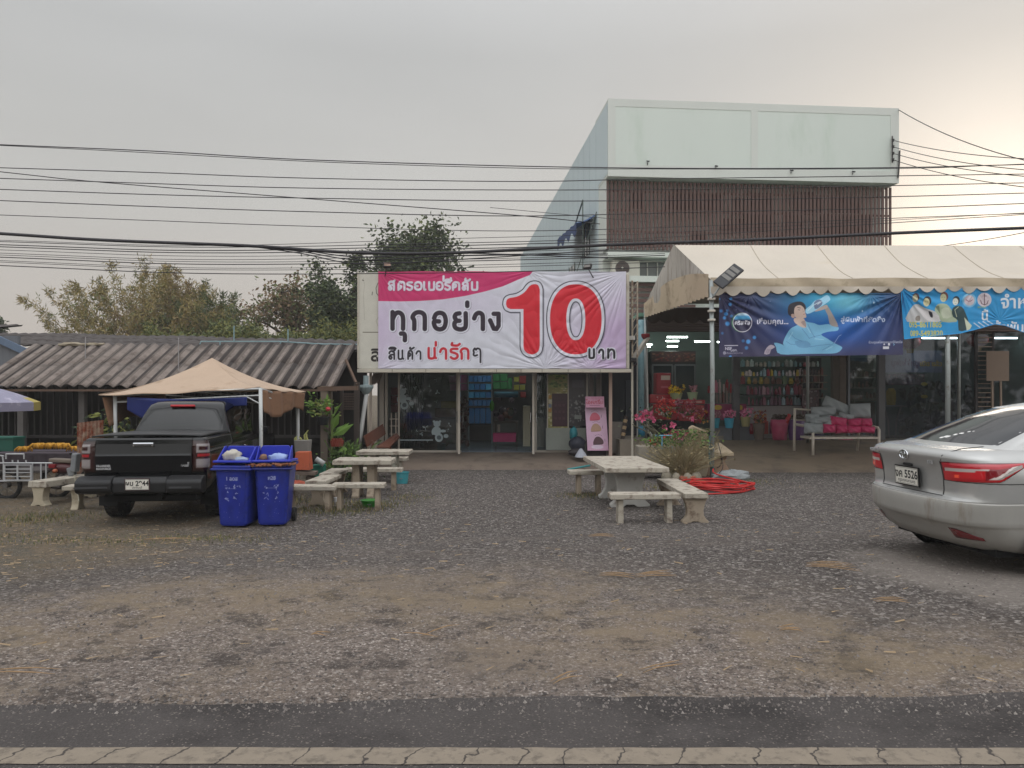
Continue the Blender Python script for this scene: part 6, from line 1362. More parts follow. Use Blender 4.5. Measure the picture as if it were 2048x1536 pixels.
cv = Canvas(1173, 1215, 815, 901, 3, '#c79bb4')
cv.grad(lambda X, Y: np.array(C('#cfa9c4')) * (1 - np.clip((Y - 860) / 60, 0, 1)[..., None] * .12) + np.array([.04, -.02, -.01]) * np.clip((Y - 880) / 20, 0, 1)[..., None])
for cx_, cy_, c_, c2_ in ((1192, 834, '#c4506a', '#a83a56'), (1193, 856, '#b08a72', '#94705c'), (1196, 882, '#4d2530', '#35171f')):
    cv.poly([(cx_ - 10, cy_ + 7), (cx_ - 9, cy_ - 2), (cx_ - 4, cy_ - 8), (cx_ + 3, cy_ - 8), (cx_ + 9, cy_ - 2), (cx_ + 10, cy_ + 4), (cx_ + 6, cy_ + 7)], c_, smooth=3); cv.line([(cx_ - 10, cy_ + 7), (cx_ + 6, cy_ + 6)], 2.2, c2_, .8); cv.line([(cx_ - 8, cy_ + 2), (cx_ - 3, cy_ + 3)], .8, c2_, .6)
    for k in range(5): cv.line([(cx_ - 6 + k * 3, cy_ - 13 + abs(k - 2)), (cx_ - 5 + k * 3, cy_ - 13 + abs(k - 2))], .9, '#5b3b55')
    cv.line([(cx_ + 13, cy_ - 4), (cx_ + 13, cy_ + 1)], .8, '#5b3b55')
cv.ell(1193, 894, 12, 4, '#d7c4d6')
m = cv.mesh(lambda X, Y: ((X - CX) / F * 20.42 + (Y - 858) * .0006, 20.40 + (901 - Y) * .002 - .0, CZ - (Y - HY) / F * 20.42)); m.build('board_print', PRINT('poster_gloss', .3, .5), isg)
m = MB(); m.bx(PX(1174, 20.45), PX(1214, 20.45), 20.62, 20.68, .22, PZ(812, 20.45)); m.build('board_back', M('board_dark', '#3a3338', rough=.6), isg)
cv = Canvas(1171.5, 1209, 793, 815, 3, '#c78aa8'); cv.text('ไอศกรีม', 1190, 808, 11, '#b0344f', bold=.03, align='CENTER'); cv.line([(1180, 811), (1200, 811)], 1, '#7d3a55')
for k in range(12): cv.line([(1184 + k * 2, 795), (1184.5 + k * 2, 798 + (k % 3))], .7, '#b0446a')
m = cv.mesh(lambda X, Y: ((X - CX) / F * 20.3, 20.33 + (815 - Y) * .003, CZ - (Y - HY) / F * 20.3)); m.build('header_print', PRINT('poster_gloss', .3, .5), isg)
m = MB(); x = PX(1221, 20.15); m.bx(x - .04, x + .04, 20.12, 20.2, .1, 2.52); m.build('front_column', M('pink_cream_post', '#b39a8d', rough=.6, var=.08), ks)
m = MB(); x = PX(741, 20.0); m.bx(x - .03, x + .03, 20, 20.06, .1, 2.52); m.build('front_column', M('cream_post', '#b5a79b', rough=.6, var=.08), ks)
m = MB(); m.prism([(PX(1224, 20.9), .3), (PX(1243, 20.9), .3), (PX(1249, 20.9), PZ(844, 20.9)), (PX(1224, 20.9), PZ(843, 20.9))], 20.85, 20.89); tag(m.build('leaning_board', M('grey_board', '#77706a', rough=.7, var=.1)), 'plain grey board leaning beside the right front column', 'board')
t = T('striped_pole', 'short leaning pole with dark and cream spiral stripes', 'pole', P(1246, 903, 20.7)); a, b = P(1241, 905, 20.7), P(1251, 832, 20.75)
for k in range(11): m = MB(); m.tube([a.lerp(b, k / 11), a.lerp(b, (k + 1) / 11) + Vector((.02, 0, .0))], .055, 10); m.build('stripe', M('stripe_cream', '#a8906f', rough=.6) if k % 2 else M('stripe_dark', '#3a2f2b', rough=.6), t)
for (px, py, Y, rx, rz_, col, lab, cat) in ((1147, 868, 20.6, .11, .2, '#1f6f78', 'teal fabric bag hung at the corner of the shop step', 'bag'), (1155, 890, 20.4, .22, .22, '#1f2230', 'dark bulging bag piled on the shop step', 'bag'), (1152, 905, 20.2, .2, .1, '#2a2427', 'black crumpled bag lying on the shop step edge', 'bag')):
    q = P(px, py, Y); m = MB(); m.blob(q, (rx, .13, rz_), 12, 8, .15); tag(m.build('bag', M('bag' + col, col, rough=.6, var=.3, scale=6), smooth=True), lab, cat)
m = MB(); m.lathe([(.17, 0), (.10, .12), (.03, .22)], P(1162, 914, 20.0), 12); tag(m.build('white_cloth', M('cloth_white', '#a4a7b0', rough=.8, var=.1)), 'small white cloth heap before the dark bags', 'cloth')
m = MB(); q0, q1_ = P(1135, 939, 19.2), P(1180, 931, 19.4); m.tube([q0, q1_], .025, 8); tag(m.build('garden_hose_piece', M('teal_pipe', '#3f8f92', rough=.4, var=.2), smooth=True), 'short teal pipe lying on the shop step edge', 'pipe')
# gutter funnel, slanted downpipe, awning edge and slat bench at the left of the kiosk
t = T('downpipe', 'slanting white drainpipe under a grey-blue funnel left of the shop', 'drainpipe', P(716, 905, 19.3)); m = MB(); m.tube([P(733, 788, 19.5), P(729, 815, 19.5), P(724, 850, 19.4), P(716, 908, 19.3)], .055, 10); m.build('pipe', M('pvc_white', '#b4b4b2', rough=.5, var=.06), t, smooth=True)
m = MB(); q = P(732, 775, 19.5); m.lathe([(.05, -.18), (.14, -.08), (.19, .0), (.19, .06), (.07, .07), (.07, .30)], q, 14); m.build('funnel', M('funnel_blue', '#8b9a9c', rough=.5, var=.08), t, smooth=False)
m = MB(); m.grid(60, 3, lambda u, v: (lerp(PX(744, 20.6), PX(764, 20.6), u), 20.2 + v * .6, lerp(PZ(772 - 8 * u, 20.3), PZ(745, 20.3), v) + .02 * math.sin(u * 45))); tag(m.build('awning_scrap', M('fibre_brown', '#77675c', rough=.9, var=.2), solid=.01), 'scrap of brown corrugated awning between the sign and house', 'awning')
t = T('slat_bench', 'red-brown wooden bench with reclined backrest left of the shop door', 'bench', (PX(760, 19.9), 19.9, .2)); rw_ = M('red_brown_wood', '#6a4234', rough=.55, var=.2, scale=4, stretch=(.5, 4, 4)); 
def plank(name, a, b, c, d, th): 
    m = MB(); n_ = (Vector(b) - Vector(a)).cross(Vector(d) - Vector(a)).normalized() * th; m.add([*(Vector(p) for p in (a, b, c, d)), *(Vector(p) + n_ for p in (a, b, c, d))], [(0, 1, 2, 3), (7, 6, 5, 4), (0, 4, 5, 1), (1, 5, 6, 2), (2, 6, 7, 3), (3, 7, 4, 0)]); m.build(name, rw_, t, bevel=.006)
plank('backrest', P(728, 872, 18.9), P(766, 848, 20.6), P(772, 868, 20.7), P(735, 894, 19.0), .03); plank('seat', P(753, 893, 19.0), P(793, 866, 20.8), P(800, 873, 20.8), P(778, 894, 19.0), .04)
for a, b in ((PX(745, 19.2), 19.2), (PX(780, 20.5), 20.5)): m = MB(); m.bx(a - .03, a + .03, b, b + .06, .1, .75); m.build('leg', rw_, t)
m = MB(); 
for px in (783, 792):  m.bar(P(px, 826, 20.9), P(px, 880, 20.9), .03)
for py in (838, 852, 868): m.bar(P(779, py, 20.9), P(796, py, 20.9), .025)
tag(m.build('wire_rack', M('rack_cream', '#9a8f84', rough=.5)), 'small cream wire rack against the shop corner', 'rack')
# ================================================================== gift and flower shop behind the tent
GY = 23.0; GZ0 = .53
gs = T('gift_shop', 'dark glass fronted gift shop under the beige tent', 'shop', (9, GY, GZ0)); gw = M('gift_wall', '#5f6a65', rough=.8, var=.15, scale=1.5)
X0, X1 = PX(1288, GY), 15.5
m = MB(); m.bx(X0 - .12, X0, GY + .3, 25.6, GZ0, 4.2); m.bx(X1, X1 + .1, GY, 32, GZ0, 4.2); m.bx(X0, X1, 25.5, 25.6, GZ0, 4.2); m.build('wall', gw, gs)
m = MB(); m.bx(X0 - .2, X1, 22.7, 25.6, 4.2, 4.3); m.build('roof', M('gift_ceiling', '#5f8674', rough=.8, var=.1), gs)
m = MB(); m.grid(240, 4, lambda u, v: (lerp(X0 - .05, 15, u), 22.75 + .0 * v, lerp(PZ(664, 22.8), PZ(641, 22.8), v) + 0)); m.grid(2, 40, lambda u, v: (lerp(X0 - .05, 15, u), 22.72 - .03 * abs(math.sin(v * 3.14 * 7)), lerp(PZ(664, 22.8), PZ(641, 22.8), v))); m.build('shutter_box', M('shutter_brown', '#57463e', rough=.6, var=.12, scale=3, stretch=(.3, 1, 5)), gs)
m = MB(); m.grid(200, 3, lambda u, v: (lerp(X0, 15, u), 22.5 - .4 * v, lerp(PZ(640, 22.5) - .10 * abs(math.sin(u * 90)), PZ(616, 22.1), v))); m.build('scalloped_fringe', M('fringe_brown', '#4b3f38', rough=.85, var=.15), gs, smooth=True)
steel = M('mullion_grey', '#56575a', rough=.5, var=.08); pan = M('grey_panel', '#6f747c', rough=.5, var=.08, scale=2); dglass = GLASS('dark_shop_glass', (.66, .70, .76), .0)
for px0_, px1_, mt in ((1465, 1478, steel), (1664, 1676, M('brown_pillar', '#4d453e', rough=.8, var=.2)), (1677, 1690, M('brown_pillar2', '#5a5047', rough=.8, var=.2)), (1755, 1768, steel), (1694, 1698, pan)):
    m = MB(); m.bx(PX(px0_, GY), PX(px1_, GY), GY - .08, GY + .1, GZ0, 4.2); m.build('pillar', mt, gs)
for a, b in ((1428, 1464), (1479, 1524)):
    m = MB(); m.bx(PX(a, GY), PX(b, GY), GY, GY + .05, GZ0, PZ(852, GY)); m.build('lower_panel', pan, gs, bevel=.006)
m = MB(); m.bx(PX(1769, GY), 15.4, GY, GY + .01, GZ0 + .05, 4.0); m.build('glass_pane', dglass, gs)
m = MB(); m.bx(PX(1698, GY), PX(1754, GY), GY, GY + .01, GZ0 + .05, 4.0); m.build('glass_pane', GLASS('clear_shop_glass', (.7, .75, .76), .03), gs)
m = MB(); m.bx(PX(1192, 22.4), X0 - .13, 22.4, 22.46, .3, 4.1); m.build('side_wall', M('alley_dark', '#23272e', rough=.7, var=.2, scale=2), gs)  # dark sheet added to stand in for the shaded alley
m = MB(); m.bx(PX(1252, 22.3), PX(1272, 22.3), 22.3, 22.36, .35, PZ(760, 22.3)); m.build('side_door', M('alley_door', '#30353d', rough=.5, var=.15), gs)
# lit tubes; the long right-hand ones are added to brighten the interior
tube = EMIT('tube_light', (.86, 1, .93), 22.0)
for px, py, Y, ln in ((1355, 674, 23.6, 40), (1345, 682, 24.2, 25), (1345, 693, 24.8, 20), (1405, 683, 23.9, 30), (1299, 689, 24.9, 10), (1297, 693, 25.1, 8), (1440, 684, 24.4, 9), (1560, 676, 23.4, 60), (1720, 676, 23.4, 60), (1880, 676, 23.3, 70), (2010, 676, 23.3, 50)):
    lt = T('tube_lamp', ['lit white fluorescent tube under the gift shop ceiling', ][0], 'lamp', P(px, py, Y), 0, 'lit tubes under the gift shop ceiling'); m = MB(); w_ = ln * Y / F / 2; c = P(px, py, Y); m.bx(c.x - w_, c.x + w_, Y, Y + .05, c.z - .018, c.z + .014); m.build('tube', tube, lt); m = MB(); m.bx(c.x - w_ - .03, c.x + w_ + .03, Y - .005, Y + .06, c.z + .022, c.z + .05); m.build('fitting', M('fitting_white', '#9aa39e', rough=.5), lt)
# fridge
fr_ = T('display_fridge', 'black display fridge with two glass doors at the left of the gift shop', 'fridge', P(1348, 880, 24.6)); m = MB(); m.bx(PX(1300, 24.6), PX(1392, 24.6), 24.6, 25.2, GZ0, PZ(702, 24.6)); m.build('cabinet', M('fridge_black', '#1d1f21', rough=.4), fr_, bevel=.02)
cv = Canvas(1303, 1391, 703, 724, 1.5, '#35201f'); rr = np.random.RandomState(5)
for k in range(70): cv.ell(rr.uniform(1305, 1389), rr.uniform(705, 722), rr.uniform(1, 4), rr.uniform(.6, 1.6), rr.choice(['#6d3a34', '#8a6a55', '#4d3a2d', '#7a2c2c']), .6)
flat(cv, 24.58).build('header_panel', PRINT('poster_gloss', .3, .5), fr_)
for a, b in ((1305, 1345), (1350, 1390)):
    m = MB(); m.bx(PX(a, 24.6), PX(b, 24.6), 24.57, 24.6, PZ(800, 24.6), PZ(730, 24.6)); d_ = m.build('glass_door', M('fridge_glass', '#23282a', rough=.1, spec=.6), fr_); m = MB()
    for q in ((a, 800, a, 730), (b, 800, b, 730), (a, 800, b, 800), (a, 730, b, 730)): m.bar(P(q[0], q[1], 24.56), P(q[2], q[3], 24.56), .05)
    m.build('door_frame', M('fridge_frame', '#5e6062', rough=.5), d_)
# blue post, conduit, slanted box
t = T('blue_post', 'pale blue round post with a bright blue band left of the gift shop', 'post', P(1282, 876, 21.6)); m = MB(); a, b = P(1282, 878, 21.6), P(1281, 640, 21.6); m.tube([a, b], .10, 14); m.build('shaft', M('post_pale_blue', '#7fa3ac', rough=.5, var=.08, spots=('#64868f', .2, 5)), t, smooth=True)
m = MB(); m.tube([P(1282.5, 871, 21.58), P(1282.5, 853, 21.58)], .107, 14); m.build('band', M('post_blue_band', '#2f87ad', rough=.4), t, smooth=True)
m = MB(); m.bx(PX(1273, 21.5), PX(1275.5, 21.5), 21.45, 21.5, .4, PZ(645, 21.5)); m.build('strip', M('strip_white', '#a9aaa6', rough=.5), t)
t = T('slanted_gutter', 'white gutter pipe slanting down under a red funnel', 'gutter', P(1260, 732, 20.6)); m = MB(); m.bar(P(1296, 674, 20.9), P(1264, 724, 20.6), .12, .10); m.build('pipe', M('gutter_white', '#a8a39a', rough=.6, var=.1), t, bevel=.01); m = MB(); m.lathe([(.05, -.1), (.11, -.03), (.12, .05), (.10, .06)], P(1291, 672, 20.9), 14); m.build('funnel', M('funnel_red', '#7d1f28', rough=.5), t)
m = MB(); m.tube([P(1264, 724, 20.55), P(1270, 731, 20.5)], .08, 8); m.build('end_cap', M('lamp_dark', '#25252a'), t); m = MB(); m.tube([P(1293, 690, 21), P(1296, 860, 21), P(1308, 876, 20.6)], .028, 8); m.build('conduit', M('strip_white', '#a9aaa6'), t)
# raised corner block of the forecourt
m = MB(); m.prism([(PX(1240, 20.2), -.1), (PX(1240, 20.2), PZ(878, 20.6)), (PX(1300, 20.2), PZ(878, 20.6)), (PX(1310, 20.2), -.1)], 20.2, 22.4); tag(m.build('concrete_step', M('step_concrete', '#7d7468', rough=.85, var=.1, spots=('#5f564b', .25, 3))), 'raised grey concrete step at the left corner of the gift shop', 'step')
# goods in front of and inside the shop
r6 = random.Random(66)
def flowers(name, lab, cat, px, py, Y, w_, h_, cols, potc=None, poth=0, potw=0, group=None, n=46, leafc='#41532f', pname='pot'):
    """py: base of the pot"""
    base = P(px, py, Y); t_ = T(name, lab, cat, base, 0, group); s = Y / F
    if potc:
        m = MB(); m.lathe([(potw * .36 * s, 0), (potw * .5 * s, poth * s), (potw * .53 * s, poth * s), (potw * .47 * s, poth * .9 * s)], base, 16); m.build(pname, M('pot' + potc, potc, rough=.5, var=.12), t_, smooth=False)
    c0 = base + Vector((0, 0, (poth + h_ * .45) * s)); m = MB()
    for i in range(26):
        d = Vector((r6.gauss(0, .6), r6.gauss(0, .5), r6.uniform(.2, 1))); m.leaf(base + Vector((0, 0, poth * s)), d, h_ * s * r6.uniform(.5, .95), .03, r6)
    m.build('leaves', M('leaf' + leafc, leafc, rough=.8, var=.3), t_)
    m = MB()
    for i in range(n):
        a = r6.random() * 6.28; rr_ = math.sqrt(r6.random()); p = c0 + Vector((math.cos(a) * rr_ * w_ * .5 * s, math.sin(a) * rr_ * w_ * .35 * s - .05, r6.uniform(-.45, .55) * h_ * s))
        for k in range(4): m.leaf(p, (math.cos(k * 1.57 + i), -.5 + r6.uniform(-.3, .3), math.sin(k * 1.57 + i)), 3.4 * s * r6.uniform(.7, 1.4), 2.8 * s, r6, i % len(cols))
    m.build('blooms', [M('bloom' + c, c, rough=.7, var=.25, scale=20) for c in cols], t_)
flowers('sunflower_pot', 'pale pot of bright yellow sunflowers on the red crates', 'potted flowers', 1352, 799, 21.7, 32, 16, ('#d8b51c', '#e0c02a', '#b8860e', '#3d2a12'), '#9aa37a', 13, 26, None, 60)
flowers('small_flower_pot', 'pale green pot with small pink flowers beside the sunflowers', 'potted flowers', 1385, 799, 21.6, 14, 12, ('#a96b78', '#c58f96'), '#8fa07f', 15, 22, None, 16)
for (px, py, w_, h_, lab) in ((1292, 836, 26, 16, 'bright pink desert roses nearest the blue post'), (1330, 826, 40, 30, 'red flower bunch before the red crates'), (1370, 832, 44, 34, 'dark red and pink flower bunch under the crates'), (1402, 845, 28, 26, 'deep red flower bunch beside the tent pole'), (1356, 872, 40, 18, 'bright red flower mass above the dry planter')):
    col = {'bri': ('#d2527c', '#e58aa5', '#c23a64'), 'red': ('#c0242c', '#d8493f', '#8f1a24'), 'dar': ('#7d2333', '#b06a80', '#a32c3c'), 'dee': ('#6d1822', '#8a2030', '#a97a3a')}[lab[:3]]
    flowers('flower_bunch', lab, 'flowers', px, py + (6 if 'mass' in lab else 0), 20.9, w_, h_, col, None, 0, 0, 'flower bunches before the gift shop', 90 if w_ > 35 else 48)
for (px, py, lab, c, cols) in ((1430, 856, 'cyan bucket of pink flowers left of the grey pillar', '#2f8fa5', ('#b98a95', '#8f5f6a')), (1458, 856, 'bright cyan bucket tight against the grey pillar', '#3f9fbd', ('#d0688f', '#e28fb0')), (1491, 853, 'pale olive bucket of pink flowers right of the grey pillar', '#9a9468', ('#cf6a92', '#e39ab8'))):
    flowers('flower_bucket', lab, 'flower bucket', px, py, 22.5, 24, 16, cols, c, 20, 20, 'flower buckets along the gift shop front', 34, pname='bucket')
flowers('dried_bouquet', 'wrapped bouquet of dark red flowers leaning in a glass vase', 'bouquet', 1518, 880, 22.3, 28, 24, ('#6d1f28', '#8a3a30', '#a8763a'), '#5d5149', 34, 24, None, 50, pname='vase')
for px, c, lab, py in ((1559, '#b0486a', 'pink glossy wrapped vase on the shop floor', 880), (1592, '#6a4a80', 'purple glossy wrapped vase beside the pink one', 880)):
    base = P(px, py, 22.3); t_ = T('wrapped_vase', lab, 'vase', base); s = 22.3 / F; m = MB(); m.lathe([(13 * s, 0), (14 * s, 12 * s), (17 * s, 30 * s), (18 * s, 41 * s), (16.5 * s, 41 * s)], base, 14); v = m.v; m.v = [(x + .02 * math.sin(z * 30 + x * 40), y, z) for x, y, z in v]; m.build('wrap', M('wrap' + c, c, rough=.3, var=.2, scale=6), t_, smooth=True)
    m = MB()
    for i in range(30): q = base + Vector((r6.uniform(-13, 13) * s, r6.uniform(-.1, .1), (44 + r6.uniform(-4, 6)) * s)); m.blob(q, (.05, .05, .045), 6, 4, .2, 0, r6)
    m.build('contents', M('dry_filling', '#4a4038', rough=.9, var=.3), t_)
m = MB(); m.bar(P(1572, 846, 22.1), P(1579, 829, 22.2), .08); tag(m.build('red_ribbon', M('ribbon_red', '#b01622', rough=.4)), 'bright red ribbon sticking out of the pink vase', 'ribbon')
def crate(px0_, px1_, py0, py1, Y, d, col, lab, cat, group=None, txt=None, rough=.5, name='crate', dec=None):
    t_ = T(name, lab, cat, P((px0_ + px1_) / 2, py1, Y), 0, group); m = MB(); m.bx(PX(px0_, Y), PX(px1_, Y), Y, Y + d, PZ(py1, Y), PZ(py0, Y)); m.build('box', M('crate' + col, col, rough=rough, var=.14, scale=5), t_, bevel=.012)
    cv_ = Canvas(px0_ + 1, px1_ - 1, py0 + 1, py1 - 1, 1.6, col)
    if txt: cv_.text(txt, (px0_ + px1_) / 2, lerp(py0, py1, .68), (py1 - py0) * .5, '#c9b9b4', bold=.02, align='CENTER')
    if dec: dec(cv_)
    if txt or dec: flat(cv_, Y - .006).build('face_print', PRINT('poster_gloss', .3, .5), t_)
def dots(cols, n, seed):
    def f(c_):
        q = np.random.RandomState(seed)
        for k in range(n): c_.ell(q.uniform(c_.x0, c_.x1), q.uniform(c_.y0, c_.y1), q.uniform(.8, 2.5), q.uniform(.8, 2.5), q.choice(cols), .8)
    return f
crate(1313, 1342, 746, 788, 22.2, .5, '#8d1a26', 'red square drinks cooler with a pale label by the fridge', 'cooler', None, None, .4, 'drinks_cooler', lambda c_: (c_.rect(1322, 1340, 751, 760, '#b9a99a'), c_.rect(1322, 1336, 772, 776, '#a9505a')))
crate(1300, 1343, 789, 806, 22.0, .5, '#9a2028', 'upper left red crate with white lettering', 'crate', 'red drink crates stacked under the flowers', 'โคล่า')
crate(1344, 1410, 800, 808, 22.0, .5, '#a3242a', 'thin red crate board carrying the flower pots', 'crate', 'red drink crates stacked under the flowers', None, .5, 'crate', lambda c_: (c_.rect(1346, 1366, 802, 806, '#c9b9b4'), c_.rect(1372, 1404, 802, 806, '#c08f88')))
crate(1306, 1355, 808, 840, 21.9, .5, '#8a1f26', 'lower left red crate behind the red flowers', 'crate', 'red drink crates stacked under the flowers', 'โคล่า')
crate(1357, 1409, 810, 842, 21.9, .5, '#94222a', 'lower right red crate beside the tent pole', 'crate', 'red drink crates stacked under the flowers', None, .5, 'crate', dots(['#c9a9a4', '#7d1a20', '#b05a50'], 40, 3))
flowers('yellow_sprig', 'short yellow flower sprig before the lower red crates', 'flowers', 1338, 836, 21.3, 8, 22, ('#b39a2a', '#8a7a2a'), None, 0, 0, None, 14)
for px0_, px1_, k in ((1416, 1464, 0), (1479, 1493, 1)):
    crate(px0_, px1_, 808, 840, 23.4, .4, '#8a2352', ['magenta box with a round yellow sticker behind the tent pole', 'magenta box half hidden right of the grey pillar'][k], 'box', 'magenta boxes in the shop window', None, .5, 'gift_box', (lambda c_: c_.ell(1436, 815, 8, 5, '#c9a92a')) if k == 0 else (lambda c_: c_.ell(1481, 815, 4, 5, '#c9a92a')))
cn = T('glass_counter', 'white glass topped counter in the shop window', 'counter', P(1550, 880, 23.8)); m = MB(); m.bx(PX(1492, 23.8), PX(1612, 23.8), 23.8, 24.3, GZ0, PZ(812, 23.8)); m.build('base', M('counter_white', '#8f8a8a', rough=.5, var=.08), cn, bevel=.01)
m = MB(); m.bx(PX(1490, 23.8), PX(1614, 23.8), 23.76, 24.34, PZ(812, 23.8), PZ(810, 23.8)); m.bx(PX(1490, 23.8), PX(1614, 23.8), 23.76, 24.34, PZ(791, 23.8), PZ(789, 23.8)); m.build('shelf_trim', M('trim_dark', '#3a3136', rough=.5), cn)
def goods(lab, cat, group, x0_, x1_, pyb, hpx, Y, n, cols, seed, kind='small_gift'):
    q = random.Random(seed)
    for k in range(n):
        px = lerp(x0_, x1_, (k + .5) / n); w_ = (x1_ - x0_) / n * q.uniform(.55, .9); h_ = hpx * q.uniform(.65, 1.1); c = cols[q.randrange(len(cols))]; b = P(px, pyb, Y); s = Y / F; m = MB()
        if q.random() < .5: m.lathe([(w_ * .38 * s, 0), (w_ * .5 * s, h_ * .4 * s), (w_ * .3 * s, h_ * .75 * s), (w_ * .36 * s, h_ * s)], b, 10)
        else: m.bx(b.x - w_ * s / 2, b.x + w_ * s / 2, Y, Y + .12, b.z, b.z + h_ * s); m.bx(b.x - w_ * s * .2, b.x + w_ * s * .2, Y + .02, Y + .1, b.z + h_ * s, b.z + h_ * 1.25 * s)
        tag(m.build(kind, M('gd' + c, c, rough=.5, var=.2, scale=10)), lab, cat, group)
pinks = ('#8f5b6d', '#7d3448', '#a37f8a', '#6a4a5c', '#8fa5b0', '#7a2f38')
goods('small glass or boxed gift inside the white glass counter', 'gift', 'gifts inside the glass counter', 1494, 1610, 810, 15, 23.85, 15, pinks, 1)
goods('small pink or silver gift standing on the glass counter', 'gift', 'gifts on top of the glass counter', 1492, 1604, 789, 16, 23.95, 14, pinks, 2)
goods('red and pink gift jar high behind the glass counter', 'gift', 'gift jars behind the counter', 1480, 1600, 768, 15, 24.9, 10, ('#6d4a44', '#8a6a4a', '#7d3a40', '#5d6a4a', '#a38a3a'), 3)
goods('red or pink wrapped bunch lined along the shop floor front', 'gift', 'wrapped bunches along the floor', 1496, 1625, 868, 24, 22.9, 9, ('#b03a58', '#8f2436', '#c46a86', '#7d3f6a', '#a8443a'), 51)
goods('pink or white packet on the middle shelf behind the counter', 'gift', 'packets on the middle shelf', 1482, 1606, 752, 12, 25.0, 17, ('#b57f8c', '#c9b5b8', '#9a3a4a', '#8fa5b0', '#c4a24a'), 52)
goods('pale cup or jar on the top shelf of the gift shop', 'gift', 'cups on the top shelf', 1482, 1640, 733, 11, 25.1, 18, ('#a5adab', '#8f8a86', '#b5a79b', '#6d8a8f', '#a3545c'), 53)
goods('red or rose bundle in the left shop window', 'gift', 'rose bundles in the left window', 1414, 1466, 786, 20, 24.0, 7, ('#a83a44', '#c27a8a', '#8f2a34', '#b5a3a0'), 54)
goods('small figurine lined on the floor behind the bench', 'gift', 'figurines behind the bench', 1692, 1756, 876, 18, 23.6, 8, ('#8f7a6d', '#a3545c', '#6d7a7f', '#b59a7a'), 55)
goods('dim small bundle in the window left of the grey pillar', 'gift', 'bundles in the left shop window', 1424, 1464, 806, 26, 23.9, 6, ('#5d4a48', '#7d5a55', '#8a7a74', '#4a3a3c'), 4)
t = T('gift_display', 'dark pegboard with framed gifts right of the glass counter', 'display', P(1622, 830, 23.5)); cv = Canvas(1606, 1636, 781, 832, 1.6, '#41262d'); dots(['#8d7a80', '#5d3a44', '#a39298', '#6d2a34'], 60, 9)(cv); flat(cv, 23.5).build('print', PRINT('poster_gloss', .3, .5), t); m = MB(); m.bx(PX(1605, 23.52), PX(1637, 23.52), 23.51, 23.56, PZ(833, 23.5), PZ(780, 23.5)); m.build('board', M('pink_board', '#6d4a54', rough=.6), t)
for j, (a, b, lab) in enumerate(((1598, 1650, 'dark wall shelf rack seen between the counter and brown pillar'), (1696, 1756, 'dark wall shelf rack right of the brown pillar'))):
    t = T('shelf_rack', lab, 'shelf', P((a + b) / 2, 880, 25.2))
    ys_ = ((750, 764, 777, 795) if j == 0 else (754, 775, 797))
    for y_ in ys_: m = MB(); m.bx(PX(a, 25.1), PX(b, 25.1), 24.9, 25.4, PZ(y_, 25.1) - .03, PZ(y_, 25.1)); m.build('shelf_board', M('shelf_tan', '#7d6d62', rough=.6), t)
    m = MB(); m.bx(PX(a, 25.1), PX(b, 25.1), 25.4, 25.45, GZ0, PZ(715, 25.1)); m.build('back_panel', M('shelf_back', '#2a2a2a', rough=.7), t)
    for y_ in ys_: goods(['dim brown jar on the wall rack left of the brown pillar', 'dim brown jar on the wall rack right of the brown pillar'][j], 'jar', 'jars on the wall racks', a + 2, b - 2, y_ - .5, 11, 24.95, 7, ('#4a3533', '#5d4038', '#6d5148', '#3a3a38', '#7a4a44'), 10 + j + y_)
crate(1680, 1725, 790, 800, 23.6, .4, '#7d4a3a', 'low basket of reddish sweets on the low shelf', 'basket', None, None, .7, 'sweets_basket', dots(['#a35a48', '#5d2f28', '#b08a5a'], 40, 12))
t = T('low_shelf', 'low brown open shelf behind the white bench', 'shelf', P(1730, 880, 23.4)); m = MB(); m.bx(PX(1705, 23.4), PX(1757, 23.4), 23.35, 23.8, PZ(802, 23.4), PZ(799, 23.4)); m.build('top', M('shelf_tan', '#7d6d62'), t)
for px in (1706, 1754): m = MB(); m.bx(PX(px, 23.4), PX(px + 3, 23.4), 23.35, 23.4, GZ0, PZ(802, 23.4)); m.build('leg', M('shelf_tan', '#7d6d62'), t)
m = MB(); m.bx(PX(1709, 23.5), PX(1753, 23.5), 23.6, 23.7, GZ0, PZ(804, 23.4)); m.build('back_panel', M('red_dark_back', '#4a2326', rough=.8, var=.3, scale=12), t)
# white metal bench loaded with pillows
WB = T('white_bench', 'white metal garden bench heaped with grey and pink pillows', 'bench', (PX(1682, 20.4), 20.4, .33)); wm_ = M('bench_white', '#c2b9ad', rough=.45, var=.06, spots=('#948a7c', .12, 8)); YB0, YB1 = 20.3, 20.95
zg = lambda Y: float(np.interp(Y, [20.5, 23], [.33, .53])); zg0 = lambda Y: float(np.interp(Y, [19.3, 20.5, 23], [.13, .33, .53]))
xa, xb = PX(1626, YB0), PX(1758, YB0)
for a, b, nm in (((xa, YB0, zg0(YB0)), (xa, YB0, .98), 'leg'), ((xb, YB0, zg0(YB0)), (xb, YB0, .98), 'leg'), ((xa - .26, YB1, zg0(YB1)), (xa - .24, YB1, 1.52), 'leg'), ((xb - .28, YB1, zg0(YB1)), (xb - .2, YB1, 1.42), 'leg')):
    m = MB(); m.tube([a, b], .038, 8); m.build(nm, wm_, WB, smooth=True)
m = MB(); m.bx(xa - .1, xb, YB0 - .02, YB1, .72, .78); m.build('seat', wm_, WB, bevel=.01)
for x_ in (xa, xb): m = MB(); m.tube([(x_, YB0, .96), (x_ - .02, YB0 + .02, 1.02), (x_ - .10, YB0 + .15, 1.05), (x_ - .22, YB1, 1.08)], .036, 8); m.build('armrest', wm_, WB, smooth=True)
